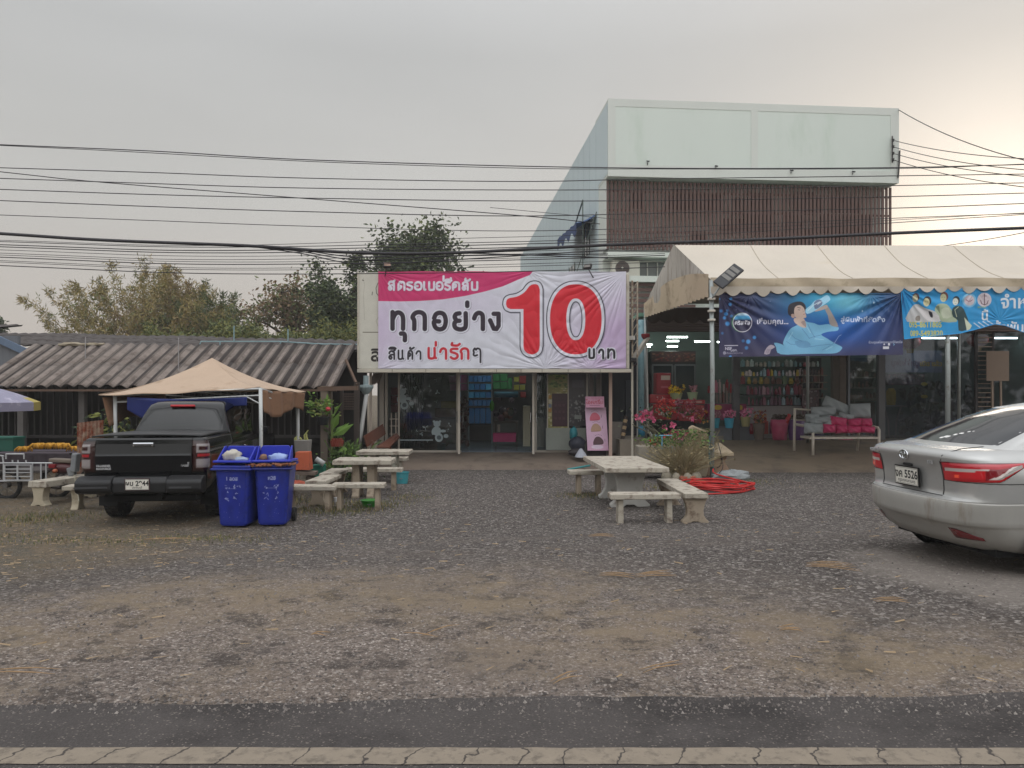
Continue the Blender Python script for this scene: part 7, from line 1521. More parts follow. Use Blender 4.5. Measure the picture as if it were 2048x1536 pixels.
m = MB(); m.tube([(xa - .24, YB1 + .05, 1.50), (xb - .2, YB1 + .05, 1.40)], .03, 6); m.tube([(xa - .24, YB1 + .05, 1.2), (xb - .2, YB1 + .05, 1.15)], .025, 6); m.build('backrest', wm_, WB)
def pillow(px, py, w_, h_, rot, Y, mt, lab, grp):
    c = P(px, py, Y); s = Y / F; a_, b_ = w_ * s / 2, h_ * s / 2; m = MB(); n_ = 14
    for i in range(n_ + 1):
        for j in range(n_ + 1):
            u, v = i / n_ * 2 - 1, j / n_ * 2 - 1; q = (1 - u ** 4) * (1 - v ** 4); e = 1 - .10 * (1 - abs(v)) * 0 - .07 * (abs(u) ** 2) * (1 - v * v); e2 = 1 - .09 * (abs(v) ** 2) * (1 - u * u)
            x_, z_ = u * a_ * e2, v * b_ * e; cs, sn = math.cos(rot), math.sin(rot); m.v.append((c.x + x_ * cs - z_ * sn, c.y - .15 * q ** .6 - .012 * math.sin(u * 7 + v * 5 + px), c.z + x_ * sn + z_ * cs))
    k = len(m.v); m.v += [(x, 2 * c.y - y + .0, z) for x, y, z in m.v[:k]]
    for i in range(n_):
        for j in range(n_):
            p = i * (n_ + 1) + j; m.face((p, p + n_ + 1, p + n_ + 2, p + 1)); m.face((k + p, k + p + 1, k + p + n_ + 2, k + p + n_ + 1))
    tag(m.build('pillow', mt, smooth=True), lab, 'pillow', grp)
pg_ = M('pillow_grey', '#939a9d', rough=.7, var=.08, scale=4); pk_ = M('pillow_pink', '#b52a5e', rough=.45, var=.12, scale=4); GG, GP = 'grey pillows on the white bench', 'pink pillows on the white bench'
for a in ((1673, 812, 56, 22, -.42, 20.75, pg_, 'long grey pillow lying slanted on top of the heap', GG), (1647, 823, 50, 20, .05, 20.65, pg_, 'flat grey pillow left below the slanted one', GG), (1720, 822, 42, 30, .02, 20.6, pg_, 'big square grey pillow at the right of the heap', GG), (1625, 836, 28, 18, .1, 20.6, pg_, 'small grey pillow at the left arm of the bench', GG), (1642, 840, 44, 14, .15, 20.45, pg_, 'thin grey pillow low in the left middle', GG), (1692, 833, 30, 12, -.2, 20.5, pg_, 'small pale pillow between grey and pink ones', GG), (1628, 857, 40, 22, -.03, 20.4, pg_, 'grey pillow standing on the seat at far left', GG), (1664, 845, 34, 16, .4, 20.42, pg_, 'slanting grey pillow beside the upper pink pillow', GG),
          (1676, 843, 34, 18, -.15, 20.35, pk_, 'upper left pink pillow', GP), (1708, 845, 28, 16, .1, 20.35, pk_, 'upper middle pink pillow', GP), (1731, 845, 24, 17, 0, 20.35, pk_, 'upper right pink pillow', GP), (1658, 857, 24, 18, 0, 20.3, pk_, 'lower pink pillow beside the grey one', GP), (1682, 858, 24, 17, .1, 20.28, pk_, 'lower pink pillow second from the left', GP), (1706, 859, 30, 15, 0, 20.28, pk_, 'lower pink pillow second from the right', GP), (1734, 859, 30, 14, -.08, 20.28, pk_, 'lower pink pillow at the right end of the bench', GP)): pillow(*a)
crate(1684, 1706, 873, 880, 22.2, .3, '#b02a62', 'pink box on the floor under the white bench', 'box', None, None, .5, 'floor_box'); crate(1625, 1652, 870, 880, 22.2, .3, '#3a2a68', 'violet box on the floor under the left end of the bench', 'box', None, None, .5, 'floor_box')
# things behind the dark glass on the right
t = T('folding_table', 'small pale folding table behind the dark glass', 'table', P(1786, 880, 24)); m = MB(); m.bx(PX(1763, 24), PX(1808, 24), 23.8, 24.3, PZ(813.5, 24), PZ(811, 24)); m.build('tabletop', M('table_pale', '#7d756e', rough=.6), t)
for a, b in (((1768, 813), (1778, 878)), ((1802, 813), (1790, 878))): m = MB(); m.tube([P(a[0], a[1], 24), P((a[0] + b[0]) / 2 + (3 if a[0] < 1780 else -3), 840, 24), P(b[0], b[1], 24)], .03, 6); m.build('leg', M('table_pale', '#7d756e'), t)
m = MB(); q = P(1782, 810, 24); m.lathe([(.12, 0), (.14, .2), (.14, .42), (.08, .52)], q, 14); tag(m.build('yellow_canister', M('canister_yellow', '#b08a1c', rough=.5)), 'yellow canister standing on the folding table', 'canister')
cv = Canvas(1768, 1884, 701, 745, 1.6, '#6b7085'); cv.text('บุฟเฟ่ต์หมูกระทะ', 1826, 732, 17, '#54355a', bold=.03, align='CENTER', sx=.8); cv.text('เปิด แล้ว', 1862, 732, 13, '#a3862a', bold=.04, align='CENTER'); cv.ell(1787, 703, 9, 3, '#a3a8b5')
tag(flat(cv, 24.2).build('window_banner', PRINT('poster_gloss', .3, .5)), 'grey-blue banner with purple and yellow lettering inside the dark glass', 'banner')
def lantern(px, py, lab):
    c = P(px, py, 23.6); t_ = T('red_lantern', lab, 'lantern', c, 0, 'red lanterns in the gift shop'); m = MB(); m.blob(c, (.30, .30, .22), 20, 10); m.build('body', M('lantern_red', '#8a1f22', rough=.6, var=.15), t_, smooth=True); m = MB(); m.lathe([(.09, -.34), (.11, -.2)], c, 12); m.lathe([(.10, .2), (.08, .26)], c, 12); m.build('trim', M('lantern_gold', '#94722a', rough=.5), t_)
    m = MB(); m.tube([c + Vector((0, 0, .24)), c + Vector((0, 0, .8))], .01, 4); m.build('cord', M('lamp_dark', '#25252a'), t_)
lantern(1820, 684, 'red paper lantern at the left under the light blue banner'); lantern(1955, 680, 'red paper lantern before the slatted rack')
t = T('slatted_rack', 'tall dark rack with pale slats behind the silver car', 'rack', P(1972, 880, 22.9)); 
m = MB(); m.bx(PX(1951, 22.9), PX(1956, 22.9), 22.9, 22.98, GZ0, PZ(660, 22.9)); m.bx(PX(1985, 22.9), PX(1989, 22.9), 22.9, 22.98, GZ0, PZ(650, 22.9)); m.build('upright', M('rack_dark', '#2f2a2a', rough=.6), t)
for k in range(20): m = MB(); m.bx(PX(1956.2, 22.9), PX(1984.8, 22.9), 22.91, 22.96, PZ(665 + k * 9.2, 22.9) - .025, PZ(665 + k * 9.2, 22.9)); m.build('slat', M('slat_tan', '#8a7768', rough=.6, var=.12), t)
t = T('cardboard_sign', 'blank brown cardboard sheet on two legs beside the slatted rack', 'sheet', P(1995, 830, 22.6)); m = MB(); m.box(P(1995, 732, 22.6), (.66, .03, .88)); m.build('sheet', M('cardboard', '#7d6c5e', rough=.85, var=.06), t)
for px in (1984, 2001): m = MB(); m.bar(P(px, 760, 22.65), P(px + 1, 850, 22.65), .05); m.build('leg', M('slat_tan', '#8a7768'), t)
crate(2022, 2100, 690, 760, 24, .1, '#47525c', 'grey-blue poster panel at the right edge behind the car', 'panel', None, None, .5, 'panel', dots(['#5d6a75', '#39424c', '#6a5a5a'], 40, 21))
crate(1776, 1850, 748, 770, 24.4, .2, '#5a4450', 'row of dim mauve packets hanging under the window banner', 'packets', None, None, .6, 'packets', dots(['#7d6070', '#42323c', '#8a5a5a'], 60, 22))
for py in (768, 793): q = P(1849, py, 24.0); m = MB(); m.lathe([(.001, 0), (.10, 0), (.10, .03)], q, 16, axis='y', sy=.55); tag(m.build('price_tag', M('tag_yellow', '#b0962a', rough=.5)), ['upper', 'lower'][py > 780] + ' round yellow price tag in the dark window', 'price tag')
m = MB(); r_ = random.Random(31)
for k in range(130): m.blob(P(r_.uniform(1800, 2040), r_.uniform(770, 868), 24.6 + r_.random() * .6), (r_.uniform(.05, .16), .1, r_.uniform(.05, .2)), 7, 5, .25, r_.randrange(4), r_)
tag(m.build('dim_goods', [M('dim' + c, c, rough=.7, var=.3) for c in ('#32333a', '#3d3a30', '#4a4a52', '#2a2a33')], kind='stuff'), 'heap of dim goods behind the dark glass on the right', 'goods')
m = MB(); q0 = P(1900, 800, 23.8)
m.tube([P(1905, 822, 23.6), P(1880, 880, 23.2)], .04, 6); m.tube([P(1900, 822, 23.6), P(1925, 880, 23.2)], .04, 6); m.tube([P(1905, 822, 23.6), P(1904, 800, 23.6)], .05, 8); tag(m.build('wooden_easel', M('easel_wood', '#4a3934', rough=.7)), 'dark wooden easel legs behind the second tent pole', 'easel')

# ================================================================== planter, hose and odds and ends in front of the shops
grassy = M('dry_stem', '#8e8262', rough=.9, var=.3, scale=6); grn = M('leaf_green', '#4d6232', rough=.8, var=.35, scale=3); grn2 = M('leaf_fresh', '#5f7d35', rough=.7, var=.3, scale=3); grnd = M('leaf_dark', '#2c3d24', rough=.8, var=.35, scale=3)
pl = T('dry_planter', 'planter of dry grey stems with a few green leaves beside the hose', 'planter', P(1365, 948, 16.8)); r8 = random.Random(88); c = P(1362, 946, 16.9)
m = MB()
for i in range(9): a = i * .7; m.blob((c.x + .34 * math.cos(a), c.y + .3 * math.sin(a) - .05, .10), (.10, .09, .12), 9, 6, .15, 0, r8)
m.build('stone_ring', M('ring_stone', '#8f8777', rough=.9, var=.15), pl, smooth=True)
m = MB()
for i in range(420):
    a = r8.random() * 6.28; u = r8.random() ** .6; b0 = Vector((c.x + .22 * math.cos(a) * u, c.y + .2 * math.sin(a) * u, .12)); d = Vector((r8.gauss(0, .55), r8.gauss(0, .45), 1)).normalized(); ln = r8.uniform(.35, 1.0)
    p1 = b0 + d * ln * .5; p2 = b0 + d * ln + Vector((d.x * .25, d.y * .2, -.10 * r8.random())); m.tube([b0, p1, p2], [.007, .006, .003], 4, cap=False)
    if r8.random() < .5: m.leaf(p2, (r8.gauss(0, 1), r8.gauss(0, 1), r8.uniform(-.6, .6)), .09, .035, r8)
m.build('dry_stems', grassy, pl)
m = MB()
for i in range(260): p = Vector((c.x + r8.gauss(.05, .32), c.y + r8.gauss(0, .2), r8.uniform(.75, 1.12))); m.leaf(p, (r8.gauss(0, 1), r8.gauss(0, 1), r8.uniform(-.3, 1)), r8.uniform(.06, .12), .045, r8, r8.choice((0, 0, 1)))
m.build('green_leaves', [grn, grn2], pl)
box_ = T('flower_trough', 'grey concrete trough with green leaves and coral flowers', 'planter', P(1315, 935, 17.6)); m = MB(); m.box(P(1312, 918, 17.7), (.85, .5, .62), taper=1.06); m.build('trough', M('trough_concrete', '#8b8478', rough=.85, var=.1, spots=('#686055', .2, 4)), box_, bevel=.02)
m = MB(); c2 = P(1318, 893, 17.6)
for i in range(240): p = c2 + Vector((r8.gauss(.02, .2), r8.gauss(0, .15), r8.uniform(-.05, .22))); m.leaf(p, (r8.gauss(0, 1), r8.gauss(0, 1), r8.uniform(-.2, 1)), r8.uniform(.06, .12), .04, r8, r8.choice((0, 1)))
m.build('leaves', [grn, grn2], box_); m = MB()
for px, py in ((1303, 881), (1317, 879), (1310, 889), (1330, 872)):
    for k in range(9): m.leaf(P(px, py, 17.5), (r8.gauss(0, 1), -.5, r8.gauss(0, 1)), .065, .05, r8)
m.build('blooms', M('bloom_coral', '#d0584f', rough=.6), box_)
# young green shrubs on stems behind the planter (desert rose)
ds = T('desert_rose', 'desert rose shrub with pink flowers beside the blue post', 'shrub', P(1310, 885, 19.4)); m = MB(); b = P(1308, 890, 19.4)
for k in range(6): m.tube([b, b + Vector((r8.gauss(0, .12), 0, .3)), b + Vector((r8.gauss(0, .35), r8.gauss(0, .15), r8.uniform(.5, .8)))], [.03, .022, .01], 5)
m.build('stem', M('stem_grey', '#6d6a58', rough=.8), ds); m = MB()
for i in range(150): m.leaf(b + Vector((r8.gauss(.05, .35), r8.gauss(0, .15), r8.uniform(.35, .95))), (r8.gauss(0, 1), r8.gauss(0, 1), r8.uniform(-.2, 1)), .10, .04, r8, r8.choice((0, 1)))
m.build('leaves', [grnd, M('leaf_grey', '#5c604c', rough=.8, var=.3)], ds); m = MB()
for px, py in ((1273, 834), (1284, 838), (1288, 833), (1304, 840), (1330, 855), (1300, 832), (1388, 838), (1345, 850)):
    for k in range(10): m.leaf(P(px, py, 19.2), (r8.gauss(0, 1), -.6, r8.gauss(0, 1)), .11, .08, r8)
m.build('blooms', M('bloom_pink', '#d66a8e', rough=.6, var=.2), ds)
t = T('tap_pipe', 'thin pale blue tap pipe frame standing in the flower trough', 'pipe', P(1325, 900, 17.3)); m = MB(); m.tube([P(1311, 871, 17.4), P(1344, 871, 17.4), P(1344, 905, 17.4)], .018, 6); m.tube([P(1324, 898, 17.4), P(1324, 871, 17.4)], .018, 6); m.build('pipe', M('tap_blue', '#5f97b3', rough=.4), t)
# stone bench pair behind the tent pole
t = T('stone_table', 'rough tan concrete table with a curved leg behind the tent pole', 'table', P(1440, 945, 17.9)); z = PZ(897, 17.9); st_ = M('tan_concrete', '#9a7f69', rough=.85, var=.14, scale=3, spots=('#7d6350', .25, 4)); tt = M('rough_slab', '#a3937c', rough=.9, var=.15, scale=5, bump=.4, bscale=30)
m = MB(); m.add([P(1395, 905, 17.8), P(1468, 905, 17.8), P(1440, 884, 18.9), P(1395, 886, 18.9)] + [p + Vector((0, 0, -.09)) for p in (P(1395, 905, 17.8), P(1468, 905, 17.8), P(1440, 884, 18.9), P(1395, 886, 18.9))], [(0, 1, 2, 3), (7, 6, 5, 4), (0, 4, 5, 1), (1, 5, 6, 2), (2, 6, 7, 3), (3, 7, 4, 0)]); m.build('tabletop', tt, t, bevel=.02)
xl, xr = PX(1412, 18), PX(1456, 18); m = MB(); m.prism([(xl, 0), (xl + .05, .2), (xl + .03, z - .12), (xr, z - .12), (xr - .08, .32), (xr + .04, .12), (xr + .06, 0), (xr - .12, 0), (xr - .2, .06), (xl + .18, .06), (xl + .12, 0)], 17.95, 18.1); m.build('leg', st_, t, bevel=.02)
m = MB(); cc = P(1432, 922, 17.94); m.tube([cc + Vector((.13 * math.cos(a), 0, .16 * math.sin(a))) for a in np.linspace(-1.4, 1.5, 14)], .012, 5); m.build('leg_groove', M('groove_dark', '#4d3d33', rough=.9), t)
m = MB(); m.prism([(PX(1378, 17.8), 0), (PX(1412, 17.8), 0), (PX(1424, 17.8), PZ(905, 17.8)), (PX(1412, 17.8), PZ(862, 17.8)), (PX(1384, 17.8), PZ(850, 17.8)), (PX(1376, 17.8), PZ(856, 17.8)), (PX(1385, 17.8), PZ(890, 17.8))], 17.75, 17.85); tag(m.build('leaning_slab', tt, bevel=.03), 'broken tan concrete slab standing on edge behind the dry planter', 'slab')
for px, py, lab in ((1400, 880, 'drooping dry grass clump against the broken slab'), (1412, 895, 'lower dry grass clump beside the tent pole')):
    m = MB(); c = P(px, py, 17.6)
    for i in range(90): b0 = c + Vector((r8.gauss(0, .12), r8.gauss(0, .06), r8.uniform(-.1, .25))); m.tube([b0, b0 + Vector((r8.gauss(0, .1), -.05, .05)), b0 + Vector((r8.gauss(-.05, .15), -.08, -r8.uniform(.15, .5)))], [.005, .006, .002], 4, cap=False)
    tag(m.build('dry_grass_clump', grassy), lab, 'dry grass')
m = MB(); m.blob(P(1462, 953, 17.4), (.44, .2, .15), 14, 7, .22, 0, r8); tag(m.build('grey_rock', M('rock_grey', '#8d9192', rough=.9, var=.2, scale=8)), 'pale grey rough rock behind the red hose', 'rock')
for px, py, a, lab in ((1372, 955, .25, 'short terracotta tile slab beside the right bench, rear'), (1392, 962, .3, 'short terracotta tile slab beside the right bench, front')): m = MB(); m.box(P(px, py, 16.6), (.34, .24, .06), (0, 0, .2)); tag(m.build('terracotta_tile', M('terracotta', '#a5604a', rough=.8, var=.15)), lab, 'tile')
m = MB(); c = P(1440, 985, 15.3); pts_ = []; zz = .03
for k in range(10):
    rx_, ry_ = r8.uniform(.26, .70), r8.uniform(.25, .72); ox, oy = r8.gauss(0, .05), r8.gauss(0, .08)
    for i in range(22): a = 2 * math.pi * i / 22; pts_.append((c.x + ox + rx_ * math.cos(a), c.y + .2 + oy + ry_ * math.sin(a), .03 + .012 * k + .012 * math.sin(a * 3 + k)))
pts_ = [(PX(1342, 14.4), 14.4, .03), (PX(1390, 14.45), 14.5, .03), (PX(1470, 14.8), 14.75, .03), (PX(1500, 15.2), 15.2, .03)] + pts_ + [tuple(P(1432, 948, 16.2)), tuple(P(1427, 938, 16.4))]
m.tube(crom(pts_, 3), .016, 6); tag(m.build('garden_hose', M('hose_red', '#b5211f', rough=.4, var=.12), smooth=True), 'coiled bright red garden hose on the gravel by the tent pole', 'hose')
m = MB(); m.tube(crom([tuple(P(1428, 938, 16.9)), tuple(P(1420, 925, 17.2)), tuple(P(1419, 890, 17.3)), tuple(P(1420, 872, 17.36))], 6), .022, 6); tag(m.build('hose_end', M('hose_dark', '#2f4a4a', rough=.5)), 'dark hose end strapped along the tent pole', 'hose')
m = MB(); m.tube(crom([tuple(P(1436, 885, 17.35)), tuple(P(1446, 930, 17.3)), tuple(P(1438, 947, 17.2))], 6), .008, 4); tag(m.build('dark_cable', M('lamp_dark', '#25252a')), 'thin dark cable looping beside the tent pole', 'cable')
# buckets and basins
def pail(px, py, Y, r0, r1, h, col, lab, name='bucket'):
    b = P(px, py, Y); b.z = gzf(b.x, Y); t_ = T(name, lab, name.replace('_', ' '), b); m = MB(); m.lathe([(r0, 0), (r1, h), (r1 * 1.07, h), (r1 * 1.07, h * .93)], b, 20); m.lathe([(r1 * .95, h * .96), (r0 * .9, h * .1)], b, 20, cap=False); m.build('body', M('pail' + col, col, rough=.4, var=.1), t_, smooth=False)
    m = MB(); m.tube([b + Vector((-r1, 0, h)), b + Vector((-r1 * .7, -.03, h * .6)), b + Vector((0, -r1 * 1.08, h * .45)), b + Vector((r1 * .7, -.03, h * .6)), b + Vector((r1, 0, h))], .008, 5); m.build('handle', M('wire_grey', '#77767a', rough=.4), t_)
pail(804, 965, 16.6, .12, .15, .25, '#3f8f98', 'teal bucket at the right end of the left concrete benches'); pail(741, 1012, 13.1, .13, .16, .11, '#2f7d2a', 'bright green basin on the grass under the front left bench', 'basin')
m = MB(); m.lathe([(.03, 0), (.04, .10)], P(672, 1006, 13.6), 10); tag(m.build('paper_cup', M('cup_white', '#c4c4c4', rough=.5)), 'small white paper cup on the ground under the left benches', 'cup')
m = MB(); m.box(P(638, 941, 16.5), (.26, .22, .26)); tag(m.build('green_box', M('teal_box', '#1f6a58', rough=.5, var=.1), bevel=.02), 'dark green plastic box between the pots and left benches', 'box')
m = MB(); m.tube([P(632, 918, 16.3), P(648, 928, 16.3)], .06, 8); tag(m.build('white_pipe_stub', M('pvc_white', '#b4b4b2'), smooth=True), 'short white pipe stub lying above the green box', 'pipe')
# pots by the canopy post
t = T('orange_planter', 'orange terracotta planter box behind the right wheelie bin', 'planter', P(607, 940, 14.6)); m = MB(); m.box(P(607, 921, 14.6), (.30, .28, .34), taper=.82); m.build('box', M('planter_orange', '#b0573a', rough=.75, var=.15, spots=('#7d4632', .2, 6)), t, bevel=.01)
m = MB(); m.box(P(607, 945, 14.6), (.5, .3, .06), (0, .05, .1)); m.blob(P(622, 958, 14.6), (.1, .08, .12), 8, 5, .2); m.build('stand', M('stand_stone', '#6d5f55', rough=.9, var=.2), t)
t = T('grey_pot', 'grey square pot with pale cactus stems on the canopy post', 'potted plant', P(606, 905, 15.2)); m = MB(); m.box(P(606, 893, 15.2), (.25, .25, .26), taper=1.15); m.build('pot', M('pot_grey', '#7d7a76', rough=.8, var=.1), t, bevel=.01)
m = MB()
for px, h in ((590, 8), (594, 10), (604, 9), (610, 22), (616, 15)): b = P(px, 882, 15.2); m.tube([b, b + Vector((r8.gauss(0, .02), 0, h * .5 * .01)), b + Vector((r8.gauss(0, .03), 0, h * .0098))], [.018, .02, .008], 6)
m.build('stem', M('cactus_pale', '#9a9a5c', rough=.7), t)
m = MB(); m.blob(P(596, 968, 13.8), (.16, .12, .06), 10, 6, .3, 0, r8); m.blob(P(588, 972, 13.9), (.1, .1, .05), 8, 5, .3, 0, r8); tag(m.build('terracotta_shards', M('shard_orange', '#a3503c', rough=.8, var=.2)), 'broken terracotta pieces beside the right bin', 'shards')
t = T('hanging_pot', 'black hanging pot of leafy green plants with a red flower', 'hanging plant', P(645, 845, 17.6)); m = MB(); q = P(646, 850, 17.6); m.lathe([(.10, 0), (.16, .18), (.17, .19)], q, 14); m.build('pot', M('pot_black', '#1f2023', rough=.5), t)
m = MB()
for i in range(170): m.leaf(q + Vector((r8.gauss(-.02, .16), r8.gauss(0, .1), r8.uniform(.14, .5) + .1 * r8.random())), (r8.gauss(0, 1), r8.gauss(0, 1), r8.uniform(-.5, .8)), r8.uniform(.06, .14), .05, r8, r8.choice((0, 1)))
for i in range(30): m.leaf(q + Vector((-.25 + r8.gauss(0, .07), 0, .5 + r8.gauss(0, .12))), (r8.gauss(-.5, 1), r8.gauss(0, 1), r8.uniform(-.2, .8)), .12, .05, r8, 1)
m.build('leaves', [M('leaf_lime', '#7d8246', rough=.8, var=.3), grn2], t); m = MB(); m.blob(P(656, 818, 17.5), (.06, .06, .05), 10, 6, .15); m.build('bloom', M('bloom_red', '#b5323a', rough=.6), t)
# lush plants between house and kiosk
def fern(px, py, Y, n, ln, lab, name='palm_plant', mats=None, wide=.5, h=.6, cat='plant'):
    b = P(px, py, Y); b.z = gzf(b.x, Y); t_ = T(name, lab, cat, b); m = MB(); st = MB()
    for i in range(n):
        a = r8.random() * 6.28; l = ln * r8.uniform(.6, 1.1); e = r8.uniform(.25, 1.0) * wide; pts2 = [b + Vector((math.cos(a) * e * l * u, math.sin(a) * e * l * u * .7, h * (u * 1.5 - u * u * .75 * r8.uniform(.8, 1.3)))) for u in (0, .25, .5, .75, 1)]
        st.tube(pts2, [.012, .010, .008, .006, .003], 5, cap=False)
        for k in range(1, 22):
            u = k / 22; j = min(3, int(u * 4)); p = pts2[j].lerp(pts2[j + 1], u * 4 - j); d = (pts2[j + 1] - pts2[j]).normalized(); sd2 = d.cross(Vector((0, 0, 1)))
            for s_ in (-1, 1): m.leaf(p, d * .6 + sd2 * s_ * 1.0 + Vector((0, 0, -.15)), l * .26 * (1 - abs(u - .45)), .03, r8, r8.choice((0, 1)))
    st.build('stem', M('frond_stem', '#5a6a34', rough=.7), t_); m.build('fronds', mats or [grn, grn2], t_)
fern(700, 935, 17.6, 12, 1.0, 'arching green palm between the house post and drainpipe', wide=.7, h=1.0); fern(676, 935, 18.0, 9, .9, 'leafy dark palm behind the house post', mats=[grnd, grn], wide=.6, h=1.35)
t = T('banana_plant', 'broad green leaf plant hanging beside the house post', 'plant', P(665, 930, 17.7)); m = MB(); b = P(664, 925, 17.7)
for k in range(7): m.leaf(b + Vector((r8.gauss(0, .06), 0, r8.uniform(.5, 1.1))), (r8.gauss(.2, .5), r8.gauss(0, .3), r8.uniform(-.2, 1)), r8.uniform(.45, .7), .2, r8)
m.build('leaves', grn2, t); m = MB(); m.tube([b, b + Vector((0, 0, 1.1))], .03, 6); m.build('stem', M('frond_stem', '#5a6a34'), t)
for px, py, Y, lab, c_ in ((712, 925, 17.2, 'low bushy green plant at the foot of the drainpipe', 0), (690, 928, 17.0, 'low dark shrub left of the drainpipe foot', 1), (672, 930, 17.2, 'small green shrub at the foot of the house post', 0)):
    t = T('low_shrub', lab, 'shrub', P(px, py, Y)); m = MB(); b = P(px, 950, Y); b.z = .0; st = MB()
    for i in range(300): m.leaf(b + Vector((r8.gauss(0, .2), r8.gauss(0, .15), abs(r8.gauss(.25, .15)))), (r8.gauss(0, 1), r8.gauss(0, 1), r8.uniform(-.2, 1)), r8.uniform(.05, .12), .04, r8, r8.choice((0, 1)))
    for i in range(5): st.tube([b, b + Vector((r8.gauss(0, .15), r8.gauss(0, .1), .4))], .01, 4)
    m.build('leaves', [grn, grn2] if c_ == 0 else [grnd, grn], t); st.build('stem', M('frond_stem', '#5a6a34'), t)
m = MB()
for i in range(7): m.lathe([(.05, 0), (.07, .14)], P(666 + i * 2.6, 893 - (i % 2) * 4, 17.5), 8)
tag(m.build('clay_pots', M('clay_red', '#7d3427', rough=.7, var=.2), kind='stuff'), 'cluster of small red clay pots behind the house post', 'pots')
# left yard: banana table, cart, motorbike
t = T('fruit_table', 'low table covered in dark cloth under the house eave', 'table', P(100, 950, 16.4)); m = MB(); m.bx(PX(-10, 16.4), PX(160, 16.4), 16.2, 17.2, .62, .68); m.build('tabletop', M('cloth_dark', '#4a4148', rough=.85, var=.15), t, bevel=.02); m = MB(); m.grid(60, 4, lambda u, v: (lerp(PX(-10, 16.4), PX(160, 16.4), u), 16.18 + .02 * math.sin(u * 50) * (1 - v), lerp(.40, .66, v))); m.build('cloth_drop', M('cloth_dark', '#4a4148'), t)
for px in (0, 150): m = MB(); m.bx(PX(px, 16.5), PX(px, 16.5) + .06, 16.5, 16.56, 0, .62); m.build('leg', woodk, t)
yb_ = M('banana_yellow', '#c08a1f', rough=.6, var=.2, scale=6, spots=('#8a5f1a', .2, 8))
for k, px in enumerate((45, 56, 72, 82, 93, 103, 113, 123, 133, 147)):
    b = P(px, 906, 16.5 + .12 * (k % 2)); b.z = .70; m = MB()
    for i in range(9):
        a = lerp(-1.2, 1.2, i / 8); d = Vector((math.sin(a), -.3 + r8.uniform(-.2, .2), .0)); p0 = b + Vector((0, 0, .12 if 60 < px < 140 else .05)); m.tube([p0, p0 + d * .07 + Vector((0, 0, .03)), p0 + d * .13 + Vector((0, 0, -.02)), p0 + d * .15 + Vector((0, 0, -.08))], [.012, .022, .02, .006], 6)
    tag(m.build('banana_bunch', yb_, smooth=True), 'ripe yellow banana bunch laid out on the dark table', 'bananas', 'banana bunches on the fruit table')
for k, (a, b, c_, lab) in enumerate(((0, 38, '#1f5a4c', 'teal plastic crate on the table at the left edge'), (-30, -2, '#23604a', 'green plastic crate at the extreme left edge'))): 
    m = MB(); m.bx(PX(a, 16.8), PX(b, 16.8), 16.6, 17.0, .68, .98); m.bx(PX(a, 16.8) - .015, PX(b, 16.8) + .015, 16.585, 17.015, .94, .99); tag(m.build('fruit_crate', M('fcrate' + c_, c_, rough=.5, var=.1), bevel=.01), lab, 'crate', 'plastic crates at the fruit table')
ct = T('side_cart', 'white tubular metal side cart with a rack at the left edge', 'cart', P(50, 985, 14.2)); cm = M('cart_metal', '#b5b6b8', rough=.4, metal=.3, var=.08); m = MB(); Yc = 14.0
for a, b in (((0, 926), (105, 926)), ((-10, 962), (88, 962)), ((7, 926), (7, 962)), ((65, 926), (65, 962)), ((82, 926), (82, 962)), ((92, 926), (92, 958)), ((12, 908), (48, 908)), ((12, 908), (12, 918)), ((48, 908), (48, 918)), ((0, 911), (8, 912)), ((5, 912), (7, 926)), ((25, 920), (25, 926)), ((36, 920), (36, 926)), ((52, 920), (52, 926))): m.tube([P(a[0], a[1], Yc), P(b[0], b[1], Yc)], .014, 6)
m.build('frame', cm, ct); m = MB()
for a, b in (((9, 930), (62, 930)), ((9, 960), (62, 960)), ((9, 930), (9, 960)), ((62, 930), (62, 960)), ((35, 930), (35, 960)), ((9, 938), (62, 938)), ((9, 945), (62, 945)), ((9, 953), (62, 953))): m.bar(P(a[0], a[1], Yc - .06), P(b[0], b[1], Yc - .06), .03, .014)
m.build('side_rack', cm, ct); m = MB(); m.bx(PX(0, 14.2), PX(90, 14.2), 14.1, 14.9, .48, .52); m.build('bed', M('cart_bed', '#4d4745', rough=.8), ct)
def cyc(px, Y, r, parent, rx=0):
    b = P(px, 900, Y); b.z = r + gzf(b.x, Y); m = MB(); m.tube([(b.x + r * math.cos(a), b.y, b.z + r * math.sin(a)) for a in np.linspace(0, 6.283, 28)[:-1]], .04, 8, closed=True); w_ = m.build('wheel', tyre_m, parent, smooth=True); m = MB()
    for k in range(8): a = k * math.pi / 4; m.tube([(b.x, b.y, b.z), (b.x + r * math.cos(a), b.y, b.z + r * math.sin(a))], .006, 4)
    m.lathe([(.05, -.06), (.05, .06)], (b.x, b.y, b.z), 10, axis='y'); m.build('spokes', M('spoke_grey', '#6d6a68', rough=.4, metal=.5), w_)
cyc(14, 14.1, .24, ct)
mb_ = T('motorbike', 'small dark red motorbike half hidden behind the pickup', 'motorbike', P(128, 990, 14.3)); cyc(112, 14.4, .27, mb_); cyc(190, 14.5, .27, mb_)
m = MB(); m.blob(P(128, 936, 14.4), (.28, .13, .11), 12, 8, .06); m.tube([P(150, 930, 14.4), P(172, 900, 14.4)], .05, 8); m.build('body', M('bike_maroon', '#4a2023', rough=.4, var=.2), mb_, smooth=True); m = MB(); m.box(P(125, 921, 14.4), (.42, .2, .07), (0, .05, 0)); m.build('seat', M('bike_seat', '#6d6258', rough=.6), mb_, bevel=.02)
